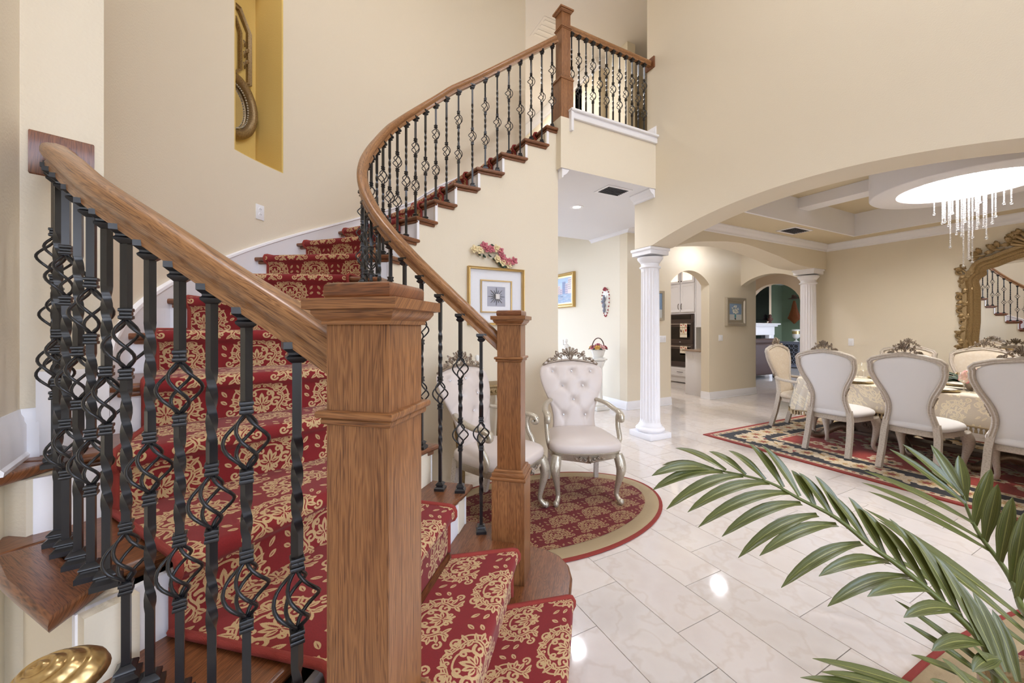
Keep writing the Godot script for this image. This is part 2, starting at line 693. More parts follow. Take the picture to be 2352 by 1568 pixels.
func materials() -> void:
	var peel := noise_tex(0.06, 11, 2.2, [], 512)
	mat("wall", c8(231, 219, 196), 0.75, 0.0, {"bump": peel, "tri": 2.6, "world": true, "bump_scale": 0.35})
	mat("wall_lightened", c8(236, 228, 210), 0.75, 0.0, {"bump": peel, "tri": 2.6, "world": true, "bump_scale": 0.35})  # wall beige made lighter: the daylight in the hall is put into the colour
	mat("niche_gold_light", c8(222, 190, 110), 0.75, 0.0, {"bump": peel, "tri": 2.6, "world": true, "bump_scale": 0.5})  # wall beige yellowed: the golden light in the niche is put into the colour
	mat("ceiling", c8(238, 236, 238), 0.8, 0.0, {"bump": peel, "tri": 2.0, "world": true, "bump_scale": 0.4})
	mat("tray_paint", c8(214, 199, 168), 0.75, 0.0, {"bump": peel, "tri": 2.6, "world": true, "bump_scale": 0.3})
	mat("green_wall", c8(132, 148, 124), 0.8)
	mat("peach_wall", c8(240, 218, 190), 0.8)
	mat("trim", c8(243, 241, 243), 0.38)
	mat("grout", c8(196, 184, 170), 0.9)
	var vein := noise_tex(0.007, 5, 0.0, [[0.0, 0.40, 0.50, 0.60, 1.0], [c8(240, 236, 232), c8(244, 241, 238), c8(236, 230, 224), c8(243, 240, 237), c8(238, 233, 229)]], 512, FastNoiseLite.TYPE_SIMPLEX_SMOOTH, 5)
	for k in 4:
		mat("tile_%d" % k, [c8(240, 234, 229), c8(234, 228, 223), c8(242, 235, 229), c8(237, 230, 225)][k], 0.07, 0.0, {"tex": vein, "tri": [0.8, 0.95, 0.7, 0.88][k], "world": true, "spec": 0.5})
		M["tile_%d" % k].uv1_offset = Vector3(0.31, 0.17, 0.73) * k
	var oak_a := wood_texture(21, c8(168, 120, 76), c8(78, 44, 22))
	var oak_b := wood_texture(47, c8(158, 108, 68), c8(72, 40, 22))
	mat("oak", Color.WHITE, 0.36, 0.0, {"tex": oak_a, "uv": [4.5, 1.1], "coat": 0.25, "coat_rough": 0.25})
	mat("oak_dark", c8(225, 205, 195), 0.34, 0.0, {"tex": oak_b, "uv": [4.5, 1.1], "coat": 0.3, "coat_rough": 0.2})
	mat("oak_post", c8(240, 228, 218), 0.36, 0.0, {"tex": oak_a, "uv": [5.5, 0.8], "coat": 0.25, "coat_rough": 0.25})
	mat("iron", c8(30, 30, 33), 0.34, 0.25, {"coat": 0.4, "coat_rough": 0.25})
	# carpet
	var dm := damask(512, c8(128, 26, 30), c8(196, 170, 126), c8(128, 36, 32))
	var pile := noise_tex(0.35, 9, 5.0, [], 256, FastNoiseLite.TYPE_SIMPLEX, 1)
	mat("carpet", c8(252, 245, 240), 0.95, 0.0, {"tex": dm.texture(0.22), "uv": [3.1, 3.1], "sheen": 0.25})
	mat("rug_damask", c8(205, 192, 184), 0.95, 0.0, {"tex": M.carpet.albedo_texture, "tri": 3.6, "sheen": 0.2})
	mat("binding", c8(158, 58, 48), 0.9, 0.0, {"bump": pile, "tri": 9.0, "sheen": 0.3})
	mat("tan_pile", c8(190, 166, 128), 0.95, 0.0, {"bump": pile, "tri": 6.0, "sheen": 0.3})
	# upholstery and carved woods
	var weave := noise_tex(0.45, 31, 3.0, [], 256, FastNoiseLite.TYPE_SIMPLEX, 1)
	mat("leather", c8(214, 202, 194), 0.40, 0.0, {"coat": 0.15, "coat_rough": 0.4, "sheen": 0.2})
	mat("linen", c8(232, 230, 230), 0.9, 0.0, {"bump": weave, "tri": 9.0, "bump_scale": 0.3, "sheen": 0.3})
	mat("cream_velvet", c8(218, 208, 194), 0.8, 0.0, {"tex": noise_tex(0.02, 8, 0.0, [[0.0, 0.5, 1.0], [c8(255, 252, 246), c8(244, 238, 228), c8(255, 255, 255)]], 256), "tri": 3.0, "sheen": 0.4})
	mat("chair_frame", c8(205, 196, 185), 0.42, 0.0, {"tex": noise_tex(0.05, 15, 0.0, [[0.0, 0.45, 1.0], [c8(205, 198, 190), c8(250, 248, 245), c8(255, 255, 255)]], 256), "tri": 5.0})
	mat("silver_leaf", c8(170, 158, 146), 0.36, 0.75, {"tex": noise_tex(0.07, 16, 0.0, [[0.0, 0.4, 1.0], [c8(150, 138, 125), c8(235, 230, 222), c8(255, 255, 255)]], 256), "tri": 6.0})
	mat("silver_frame", c8(205, 198, 184), 0.34, 0.55, {"tex": noise_tex(0.07, 17, 0.0, [[0.0, 0.4, 1.0], [c8(190, 182, 170), c8(245, 242, 235), c8(255, 255, 255)]], 256), "tri": 5.0})
	mat("bronze_gold", c8(158, 134, 94), 0.42, 0.45, {"tex": noise_tex(0.06, 18, 0.0, [[0.0, 0.4, 1.0], [c8(140, 128, 112), c8(235, 228, 216), c8(255, 255, 255)]], 256), "tri": 5.0})
	mat("gold", c8(204, 178, 128), 0.28, 0.9, {"tex": noise_tex(0.05, 19, 0.0, [[0.0, 0.35, 1.0], [c8(150, 128, 98), c8(240, 232, 220), c8(255, 255, 255)]], 256), "tri": 5.0})
	mat("gold_frame", c8(196, 164, 104), 0.4, 0.7)
	mat("chrome", c8(225, 225, 228), 0.1, 1.0)
	mat("crystal_button", c8(235, 235, 240), 0.08, 0.6)
	mat("mirror", c8(238, 238, 236), 0.0, 1.0)
	glass_mat("pane", c8(235, 242, 246), 0.06)
	glass_mat("stemware", c8(240, 232, 205), 0.16)
	mat("crystal", Color(0.97, 0.98, 1.0, 0.05), 0.0, 0.0)
	M.crystal.refraction_enabled = true
	M.crystal.refraction_scale = 0.05
	M.crystal.transparency = BaseMaterial3D.TRANSPARENCY_ALPHA
	mat("white_paper", c8(240, 240, 244), 0.8)
	mat("grey_card", c8(170, 170, 184), 0.85)
	mat("dark_metal", c8(52, 50, 58), 0.4, 0.5)
	mat("black_gloss", c8(12, 12, 14), 0.12)
	mat("plastic", c8(244, 244, 246), 0.35)
	mat("vent_grey", c8(168, 168, 174), 0.5)
	mat("slot", c8(70, 70, 74), 0.5)
	mat("porcelain", c8(240, 238, 232), 0.18, 0.0, {"coat": 0.5})
	mat("rose_pink", c8(205, 120, 130), 0.45)
	mat("rose_pale", c8(236, 190, 186), 0.6)
	mat("rose_cream", c8(240, 222, 178), 0.5)
	mat("rose_yellow", c8(226, 182, 96), 0.45)
	mat("rose_red", c8(160, 52, 62), 0.45)
	mat("leaf_dark", c8(46, 66, 46), 0.45)
	mat("stem_brown", c8(92, 58, 48), 0.5)
	mat("napkin", c8(224, 160, 128), 0.55, 0.0, {"sheen": 0.4})
	mat("steel_dark", c8(92, 84, 84), 0.3, 0.8)
	mat("cabinet", c8(238, 236, 238), 0.45)
	mat("granite", c8(190, 172, 156), 0.2, 0.0, {"tex": noise_tex(0.12, 23, 0.0, [[0.0, 0.4, 0.6, 1.0], [c8(120, 100, 86), c8(255, 245, 235), c8(200, 186, 172), c8(255, 255, 255)]], 256), "tri": 3.0})
	mat("sofa_leather", c8(62, 36, 28), 0.6)
	mat("blue_grey_wood", c8(128, 134, 150), 0.5)
	mat("amber_drape", c8(150, 92, 56), 0.6, 0.0, {"tex": noise_tex(0.03, 29, 0.0, [[0.0, 0.5, 1.0], [c8(140, 110, 90), c8(255, 235, 210), c8(200, 150, 120)]], 256), "tri": 4.0})
	mat("brown_felt", c8(96, 74, 62), 0.8)
	mat("cord", c8(30, 30, 30), 0.6)
	mat("lamp_glow", Color.WHITE, 0.5, 0.0, {"emit": c8(255, 248, 236), "power": 6.0})
	mat("cove_glow", Color.WHITE, 0.5, 0.0, {"emit": c8(250, 248, 255), "power": 1.6})
	mat("shelf_glow", c8(255, 240, 220), 0.5, 0.0, {"emit": c8(255, 232, 200), "power": 1.0})
	mat("palm_leaf", Color.WHITE, 0.33, 0.0, {"tex": palm_texture(), "uv": [1.0, 1.0], "back": c8(70, 80, 30), "coat": 0.35, "coat_rough": 0.3})
	mat("palm_stem", c8(96, 104, 48), 0.45)
	mat("table_wood", c8(120, 104, 94), 0.4)
	var lace := damask(512, c8(222, 214, 202), c8(246, 238, 218), c8(226, 216, 198))
	mat("lace", c8(255, 252, 246), 0.7, 0.0, {"tex": lace.texture(0.08), "uv": [2.2, 2.2], "sheen": 0.3})
	mat("tassel", c8(186, 168, 136), 0.7)
	mat("plate_gold", c8(214, 190, 132), 0.25, 0.7)
	mat("rug_persian", Color.WHITE, 0.95, 0.0, {"tex": persian(), "uv": [1, 1], "sheen": 0.2})
	mat("rug_edge", c8(150, 52, 36), 0.95)
	mat("picture_venice", Color.WHITE, 0.5, 0.0, {"tex": paint_canal()})
	mat("picture_vase", Color.WHITE, 0.5, 0.0, {"tex": paint_vase()})
	mat("towel", Color.WHITE, 0.9, 0.0, {"tex": paint_towel()})

func palm_texture() -> ImageTexture:
	var p := Paint.new(64, 256, c8(88, 94, 40))
	var r := RandomNumberGenerator.new()
	r.seed = 4
	for k in 26:
		var x := r.randf()
		var c := c8(88, 94, 40).lerp(c8(58, 64, 26) if r.randf() < 0.6 else c8(124, 126, 72), r.randf_range(0.3, 1.0))
		p.stroke([Vector2(x, 0.0), Vector2(x, 0.999)], 0.03, 0.02, c)
	p.stroke([Vector2(0.5, 0.0), Vector2(0.5, 0.999)], 0.05, 0.03, c8(150, 150, 84))
	return p.texture(0.12)

func rosette(p: Paint, at: Vector2, r: float, a: Color, b: Color, c: Color, k := 8) -> void:
	var asp := Vector2(1.0, float(p.w) / p.h)
	for e in k:
		var d := Vector2.from_angle(TAU * e / k + at.x * 9.0)
		p.leaf(at + d * asp * r * 0.2, at + d * asp * r, r * 0.62, a)
	for e in k:
		var d := Vector2.from_angle(TAU * e / k + at.x * 9.0)
		p.leaf(at + d * asp * r * 0.2, at + d * asp * r * 0.62, r * 0.22, c)
	p.dot(at.x * p.w, at.y * p.h, r * 0.27 * p.w, b)

func persian() -> ImageTexture:
	var red := c8(146, 44, 30)
	var blk := c8(30, 28, 34)
	var cream := c8(206, 188, 158)
	var gold := c8(176, 140, 84)
	var p := Paint.new(640, 960, red)
	var asp := 640.0 / 960.0
	p.rect(0.022, 0.022 * asp, 0.978, 1.0 - 0.022 * asp, cream)
	p.rect(0.048, 0.048 * asp, 0.952, 1.0 - 0.048 * asp, blk)
	p.rect(0.212, 0.212 * asp, 0.788, 1.0 - 0.212 * asp, cream)
	p.rect(0.238, 0.238 * asp, 0.762, 1.0 - 0.238 * asp, red)
	var r := RandomNumberGenerator.new()
	r.seed = 12
	# guard bands
	for e in [0.037, 0.225]:
		var k := 0.0
		while k < 1.0:
			for q in [[Vector2(k, e * asp)], [Vector2(k, 1.0 - e * asp)], [Vector2(e, k)], [Vector2(1.0 - e, k)]]:
				var o: Vector2 = q[0]
				if o.x > e - 0.01 and o.x < 1.01 - e and o.y > e * asp - 0.01 and o.y < 1.01 - e * asp:
					p.dot(o.x * p.w, o.y * p.h, 4.0, [red, blk, gold][int(k * 60) % 3])
			k += 0.016
	# main border: rosettes joined by vines
	var m := 0.13
	var path := []
	for e in 8: path.append(Vector2(lerpf(m, 1.0 - m, e / 8.0), m * asp))
	for e in 13: path.append(Vector2(1.0 - m, lerpf(m * asp, 1.0 - m * asp, e / 13.0)))
	for e in 8: path.append(Vector2(lerpf(1.0 - m, m, e / 8.0), 1.0 - m * asp))
	for e in 13: path.append(Vector2(m, lerpf(1.0 - m * asp, m * asp, e / 13.0)))
	for k in path.size():
		var a: Vector2 = path[k]
		var b: Vector2 = path[(k + 1) % path.size()]
		var mid := (a + b) * 0.5
		var side := (b - a).orthogonal().normalized() * 0.035 * (1 if k % 2 else -1)
		p.stroke(curve([a, mid + side, b], 6), 0.007, 0.007, cream)
		p.leaf(mid + side * 0.2, mid + side * 1.5 + Vector2(0.01, 0), 0.03, gold if k % 3 else c8(150, 66, 50))
		p.leaf(mid + side * 0.2, mid - side * 0.9, 0.03, cream)
		for z in 3: p.leaf(mid + side, mid + side + Vector2.from_angle(r.randf() * TAU) * 0.03, 0.02, cream)
	for k in path.size():
		rosette(p, path[k], 0.044, cream, c8(140, 52, 40), gold, 9)
	# field
	for k in 46:
		var o := Vector2(r.randf_range(0.28, 0.72), r.randf_range(0.2, 0.8))
		var q := o + Vector2(r.randf_range(-0.1, 0.1), r.randf_range(-0.07, 0.07))
		p.stroke(curve([o, (o + q) * 0.5 + Vector2(r.randf_range(-0.03, 0.03), 0.02), q], 6), 0.008, 0.006, gold)
		for z in 4: p.leaf(q, q + Vector2.from_angle(r.randf() * TAU) * 0.03, 0.018, cream)
	for k in 40:
		rosette(p, Vector2(r.randf_range(0.28, 0.72), r.randf_range(0.19, 0.81)), r.randf_range(0.022, 0.046), cream, blk if k % 2 else red, gold, 7)
	return p.texture(0.3)

func paint_canal() -> ImageTexture:
	var p := Paint.new(128, 160, c8(186, 208, 234))
	p.rect(0, 0, 1, 0.2, c8(170, 198, 232))
	p.rect(0, 0.62, 1, 1.0, c8(150, 176, 208))
	for q in [[0.0, 0.3, 0.22, c8(222, 200, 196)], [0.2, 0.42, 0.2, c8(206, 190, 204)], [0.36, 0.16, 0.22, c8(128, 146, 190)], [0.56, 0.24, 0.2, c8(204, 190, 206)], [0.74, 0.06, 0.26, c8(228, 214, 212)]]:
		p.rect(q[0], q[1], q[0] + q[2], 0.64, q[3])
		for a in 3:
			for b in 5: p.rect(q[0] + 0.03 + a * 0.065, q[1] + 0.05 + b * 0.08, q[0] + 0.06 + a * 0.065, q[1] + 0.09 + b * 0.08, c8(110, 122, 160))
	var r := RandomNumberGenerator.new()
	r.seed = 2
	for k in 120:
		var o := Vector2(r.randf(), r.randf_range(0.64, 1.0))
		p.stroke([o, o + Vector2(0.12, 0.0)], 0.012, 0.01, [c8(186, 200, 222), c8(120, 146, 190), c8(206, 190, 196), c8(226, 230, 238)][k % 4])
	p.leaf(Vector2(0.2, 0.72), Vector2(0.5, 0.74), 0.03, c8(60, 60, 80))
	return p.texture(0.1)

func paint_vase() -> ImageTexture:
	var p := Paint.new(128, 144, c8(132, 156, 186))
	p.rect(0, 0.66, 1, 1, c8(206, 208, 206))
	p.leaf(Vector2(0.5, 0.62), Vector2(0.5, 0.93), 0.14, c8(80, 150, 160))
	p.leaf(Vector2(0.46, 0.9), Vector2(0.54, 0.96), 0.1, c8(40, 36, 40))
	var r := RandomNumberGenerator.new()
	r.seed = 6
	for k in 40:
		var o := Vector2(0.5, 0.42) + Vector2.from_angle(r.randf() * TAU) * Vector2(0.26, 0.24) * sqrt(r.randf())
		p.leaf(Vector2(0.5, 0.64).lerp(o, 0.5), o, 0.025, c8(70, 100, 70))
	for k in 46:
		var o := Vector2(0.5, 0.40) + Vector2.from_angle(r.randf() * TAU) * Vector2(0.28, 0.27) * sqrt(r.randf())
		p.leaf(o, o + Vector2(0.02, -0.09).rotated(r.randf_range(-0.9, 0.9)), 0.07, c8(238, 236, 224) if k % 4 else c8(206, 210, 196))
	return p.texture(0.1)

func paint_towel() -> ImageTexture:
	var p := Paint.new(96, 128, c8(236, 226, 206))
	var r := RandomNumberGenerator.new()
	r.seed = 8
	for y in 4:
		for x in 3:
			var o := Vector2((x + 0.5) / 3.0, (y + 0.5) / 4.6)
			p.leaf(o + Vector2(-0.08, -0.03), o + Vector2(0.08, 0.04).rotated(r.randf_range(-1.5, 1.5)), 0.12, [c8(176, 48, 40), c8(60, 96, 56), c8(196, 140, 70), c8(96, 60, 44)][r.randi() % 4])
	for x in 4: p.rect(x / 3.0 - 0.015, 0, x / 3.0 + 0.015, 0.86, c8(150, 120, 84))
	for y in 5: p.rect(0, y / 4.6 - 0.01, 1, y / 4.6 + 0.01, c8(150, 120, 84))
	return p.texture(0.1)

# ---------------------------------------------------------------- the setting
func arc_pts(a: float, b: float, y0: float, rise: float, n := 20) -> Array:   # (s, y) along a segmental arch from a to b
	var half := absf(b - a) * 0.5
	var R := (half * half + rise * rise) / (2.0 * rise)
	var out := []
	for k in n + 1:
		var t := lerpf(-half, half, float(k) / n)
		out.append(Vector2(lerpf(a, b, float(k) / n), y0 + sqrt(R * R - t * t) - (R - rise)))
	return out

func crown_profile(s := 1.0) -> PackedVector2Array:   # x out from the wall, y up; the origin is the corner of wall and ceiling
	return poly2([0, 0, 0.085 * s, 0, 0.085 * s, -0.012 * s, 0.076 * s, -0.018 * s, 0.066 * s, -0.034 * s, 0.046 * s, -0.052 * s, 0.024 * s, -0.062 * s, 0.016 * s, -0.074 * s, 0.016 * s, -0.084 * s, 0.0, -0.094 * s])

func base_profile(h := 0.14) -> PackedVector2Array:
	return poly2([0, 0, 0.022, 0, 0.024, 0.012, 0.017, 0.02, 0.017, h * 0.68, 0.012, h * 0.76, 0.012, h * 0.82, 0.006, h * 0.9, 0.004, h, 0, h])

func run_trim(called: String, path: Array, prof: PackedVector2Array, label: String, side := 1.0, mat_key := "trim") -> void:
	var mb := MB.new()
	var pr := PackedVector2Array()
	for p in prof: pr.push_back(Vector2(p.x * side, p.y))
	mb.sweep(path, pr, Vector3.UP, false, 0.8)
	struct(mb, called, mat_key, label, "trim")

func setting() -> void:
	tiles()
	var mb := MB.new()
	# --- arch wall between foyer and dining room: points are (z, y)
	var pts := PackedVector2Array()
	for p in [Vector2(-3.53, 2.305), Vector2(-3.53, 3.2), Vector2(-3.33, 3.2), Vector2(-3.33, 6.0), Vector2(4.0, 6.0), Vector2(4.0, 0.0), Vector2(0.2, 0.0), Vector2(0.2, 2.305)]: pts.push_back(p)
	for p in arc_pts(-0.32, -3.25, 2.305, 0.235, 28): pts.push_back(p)
	mb.slab(pts, "x", 3.5, 3.84)
	struct(mb, "wall_east", "wall", "tall beige foyer wall cut by the wide dining arch", "wall")
	# --- dining room
	mb = MB.new()
	pts = PackedVector2Array()
	for p in [Vector2(3.84, 2.305), Vector2(3.84, 2.75), Vector2(7.48, 2.75), Vector2(7.48, 2.30)]: pts.push_back(p)
	for p in curve([Vector2(7.02, 2.30), Vector2(6.57, 2.32), Vector2(6.0, 2.42), Vector2(5.2, 2.505), Vector2(4.5, 2.455), Vector2(4.13, 2.395), Vector2(3.87, 2.315)], 5): pts.push_back(p)
	mb.slab(pts, "z", -3.27, -3.61)
	struct(mb, "wall_dining_north", "wall", "beige beam with a low arch between the two fluted columns", "wall")
	mb = MB.new()
	pts = PackedVector2Array()
	for p in [Vector2(-3.61, 0), Vector2(-3.61, 2.2)]: pts.push_back(p)
	for p in arc_pts(-3.63, -4.70, 2.17, 0.175, 14): pts.push_back(p)
	for p in [Vector2(-4.70, 3.0), Vector2(1.5, 3.0), Vector2(1.5, 0.0)]: pts.push_back(p)
	mb.slab(pts, "x", 7.48, 7.65)
	struct(mb, "wall_dining_east", "wall", "beige dining room wall behind the carved mirror", "wall")
	mb = MB.new()
	mb.span(3.84, 7.65, 0, 3.05, 1.5, 1.65)
	struct(mb, "wall_dining_south", "wall", "plain beige end wall of the dining room", "wall")
	mb = MB.new()
	mb.span(3.84, 4.22, 2.70, 2.80, -3.27, 1.5)
	mb.span(7.10, 7.48, 2.70, 2.80, -3.27, 1.5)
	mb.span(4.22, 7.10, 2.70, 2.80, -3.27, -2.77)
	mb.span(4.22, 7.10, 2.70, 2.80, 0.6, 1.5)
	struct(mb, "ceiling_dining", "tray_paint", "beige outer band of the dining room tray ceiling", "ceiling")
	mb = MB.new()
	mb.span(4.20, 7.12, 3.02, 3.10, -2.79, 0.62)
	struct(mb, "ceiling_tray", "tray_paint", "beige raised panel of the dining room tray ceiling", "ceiling")
	mb = MB.new()
	mb.span(4.222, 4.25, 2.69, 3.019, -2.768, 0.598)
	mb.span(7.07, 7.098, 2.69, 3.019, -2.768, 0.598)
	mb.span(4.25, 7.07, 2.69, 3.019, -2.768, -2.74)
	mb.span(4.25, 7.07, 2.69, 3.019, 0.57, 0.598)
	struct(mb, "trim_1", "trim", "white upright sides of the tray ceiling", "trim")
	mb = MB.new()
	mb.span(5.56, 5.80, 2.885, 3.018, -2.738, -1.9)
	mb.span(5.56, 5.80, 2.885, 3.018, -0.7, 0.568)
	struct(mb, "trim_2", "trim", "white boxed beam across the tray ceiling", "trim")
	run_trim("trim_3", [V(3.84, 2.70, 1.5), V(3.84, 2.70, -3.27), V(7.48, 2.70, -3.27), V(7.48, 2.70, 1.5)], crown_profile(1.2), "white crown moulding round the dining room")
	run_trim("baseboard_dining", [V(7.48, 0, -3.62), V(7.48, 0, 1.5)], base_profile(), "white baseboard below the dining room mirror")
	# --- kitchen wall with arch; points are (x, y)
	mb = MB.new()
	pts = PackedVector2Array()
	for p in [Vector2(4.5, 0), Vector2(4.5, 3.06), Vector2(7.97, 3.06), Vector2(7.97, 0), Vector2(6.526, 0), Vector2(6.526, 2.15)]: pts.push_back(p)
	var ar := arc_pts(6.526, 5.508, 2.15, 0.225, 18)
	for p in ar.slice(1, -1): pts.push_back(p)
	for p in [Vector2(5.508, 2.15), Vector2(5.508, 0)]: pts.push_back(p)
	mb.slab(pts, "z", -4.70, -4.87)
	struct(mb, "wall_kitchen", "wall", "beige wall with the narrow arch into the kitchen", "wall")
	run_trim("baseboard_kitchen", [V(4.5, 0, -4.9), V(4.5, 0, -4.70), V(5.508, 0, -4.70), V(5.508, 0, -4.87)], base_profile(), "white baseboard beside the fluted column")
	run_trim("baseboard_arch", [V(6.526, 0, -4.87), V(6.526, 0, -4.70), V(7.97, 0, -4.70), V(7.97, 0, -4.87)], base_profile(), "white baseboard under the white flower picture")
	# --- hall under the balcony
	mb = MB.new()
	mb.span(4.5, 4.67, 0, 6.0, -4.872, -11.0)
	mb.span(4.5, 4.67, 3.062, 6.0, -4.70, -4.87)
	struct(mb, "wall_hall_east", "wall_lightened", "beige hall wall, daylight put into its colour, with painting and wall relief", "wall")
	run_trim("baseboard_hall", [V(4.5, 0, -11.0), V(4.5, 0, -4.70)], base_profile(), "white baseboard along the bright hall wall")
	run_trim("trim_4", [V(4.5, 2.985, -5.62), V(4.5, 2.985, -4.70), V(7.48, 2.985, -4.70)], crown_profile(1.0), "white crown moulding at the top of the hall wall", 1.0)
	mb = MB.new()
	mb.span(2.19, 4.5, 2.945, 3.10, -5.62, -3.202)
	mb.span(4.5, 7.6, 2.98, 3.10, -4.72, -3.61)
	struct(mb, "ceiling_hall", "ceiling", "white ceiling of the hall under the balcony", "ceiling")
	run_trim("trim_5", [V(3.498, 2.943, -3.53), V(3.498, 2.943, -3.21)], crown_profile(1.0), "white crown moulding end under the balcony corner", 1.0)
	run_trim("trim_6", [V(2.202, 2.943, -5.62), V(2.202, 2.943, -3.21)], crown_profile(1.0), "white crown moulding end beside the stair wall", -1.0)
	# balcony front: points are (x, y)
	mb = MB.new()
	mb.span(2.18, 3.5, 2.946, 3.46, -3.20, -3.36)
	struct(mb, "wall_balcony", "wall", "beige front of the balcony above the hall opening", "wall")
	mb = MB.new()
	mb.span(2.30, 3.56, 3.462, 3.545, -3.175, -3.40, 0.006)
	mb.span(2.28, 3.56, 3.525, 3.555, -3.15, -3.40, 0.010)
	mb.span(2.285, 2.315, 3.33, 3.53, -3.165, -3.25, 0.004)
	struct(mb, "trim_7", "trim", "white moulded sill under the balcony railing", "trim")
	mb = MB.new()
	mb.span(2.05, 2.20, 0, 3.3, -3.28, -4.2)
	struct(mb, "wall_hall_west", "wall", "beige end of the wall that carries the stair", "wall")
	mb = MB.new()
	mb.span(0.6, 2.2, 0, 6.0, -4.16, -4.36)
	struct(mb, "wall_stair_north", "wall", "tall beige wall at the top of the stair", "wall")
	# --- the rest of the shell: west and south walls of the foyer, roof, great room to the north
	mb = MB.new()
	mb.span(-3.2, -3.0, 0, 6.0, -8.0, 4.2)
	mb.span(-3.2, -3.0, 0, 0.5, -10.4, -8.0)
	mb.span(-3.2, -3.0, 5.5, 6.0, -10.4, -8.0)
	mb.span(-3.2, -3.0, 0, 6.0, -11.0, -10.4)
	struct(mb, "wall_west", "wall", "tall beige outer wall behind the stair", "wall")
	mb = MB.new()
	mb.span(-3.2, 3.84, 0, 0.25, 4.0, 4.2)
	mb.span(-3.2, 3.84, 5.6, 6.0, 4.0, 4.2)
	mb.span(-3.2, -1.9, 0.25, 5.6, 4.0, 4.2)
	mb.span(-1.9, -1.7, 0.25, 5.6, 4.0, 4.2)
	mb.span(-0.3, 0.55, 0.25, 5.6, 4.0, 4.2)
	mb.span(-1.7, -0.3, 2.7, 5.6, 4.0, 4.2)
	mb.span(3.2, 3.84, 0.25, 5.6, 4.0, 4.2)
	mb.span(0.55, 0.75, 0.25, 5.6, 4.0, 4.2)
	struct(mb, "wall_south", "wall", "front wall of the foyer with one tall window", "wall")
	for k in [1]:
		mb = MB.new()
		var x0: float = -1.9 + 2.65 * k
		for e in 4: mb.span(x0 + e * 0.8, x0 + e * 0.8 + 0.05, 0.25, 5.6, 4.06, 4.12)
		for e in 4: mb.span(x0, x0 + 2.45, 0.25 + e * 1.76, 0.31 + e * 1.76, 4.06, 4.12)
		var wn := struct(mb, "window_1", "trim", "tall white framed foyer window beside the front door", "window")
		mb = MB.new()
		mb.span(x0, x0 + 2.45, 0.25, 5.6, 4.085, 4.09)
		put(mb, "pane", "pane", wn)
	mb = MB.new()
	for e in 3: mb.span(-1.7 + e * 0.67, -1.64 + e * 0.67, 0.25, 2.7, 4.06, 4.12)
	mb.span(-1.7, -0.3, 1.45, 1.5, 4.06, 4.12)
	var w0 := struct(mb, "window_5", "trim", "low foyer window added for fill light on the near newel post", "window")  # unseen window, added to throw light from the southwest onto the near newel
	mb = MB.new()
	mb.span(-1.7, -0.3, 0.25, 2.7, 4.085, 4.09)
	put(mb, "pane", "pane", w0)
	mb = MB.new()
	mb.span(-3.2, 16.2, 6.0, 6.15, -11.2, 4.2)
	struct(mb, "ceiling", "ceiling", "white upper ceiling over foyer and landing", "ceiling")
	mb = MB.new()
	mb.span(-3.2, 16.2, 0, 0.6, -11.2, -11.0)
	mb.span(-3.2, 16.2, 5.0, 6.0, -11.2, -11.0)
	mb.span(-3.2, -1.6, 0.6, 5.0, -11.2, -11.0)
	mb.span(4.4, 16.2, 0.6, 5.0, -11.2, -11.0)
	struct(mb, "wall_north", "wall_lightened", "cream garden wall of the great room with one wide window", "wall")
	mb = MB.new()
	for e in 5: mb.span(-1.6 + e * 1.49, -1.54 + e * 1.49, 0.6, 5.0, -11.12, -11.06)
	for e in 3: mb.span(-1.6, 4.4, 0.6 + e * 2.17, 0.66 + e * 2.17, -11.12, -11.06)
	var w3 := struct(mb, "window_2", "trim", "wide white framed garden window of the great room", "window")
	mb = MB.new()
	mb.span(-1.6, 4.4, 0.6, 5.0, -11.095, -11.09)
	put(mb, "pane", "pane", w3)
	mb = MB.new()
	for e in 5: mb.span(-3.12, -3.06, 0.5, 5.5, -10.4 + e * 0.585, -10.34 + e * 0.585)
	for e in 3: mb.span(-3.12, -3.06, 0.5 + e * 2.47, 0.56 + e * 2.47, -10.4, -8.0)
	var w5 := struct(mb, "window_4", "trim", "tall great room window added to throw daylight on the hall wall", "window")  # added out of view so that daylight falls straight on the hall wall
	mb = MB.new()
	mb.span(-3.095, -3.09, 0.5, 5.5, -10.4, -8.0)
	put(mb, "pane", "pane", w5)
	columns()
	vents_and_cans()
	wall_plates()

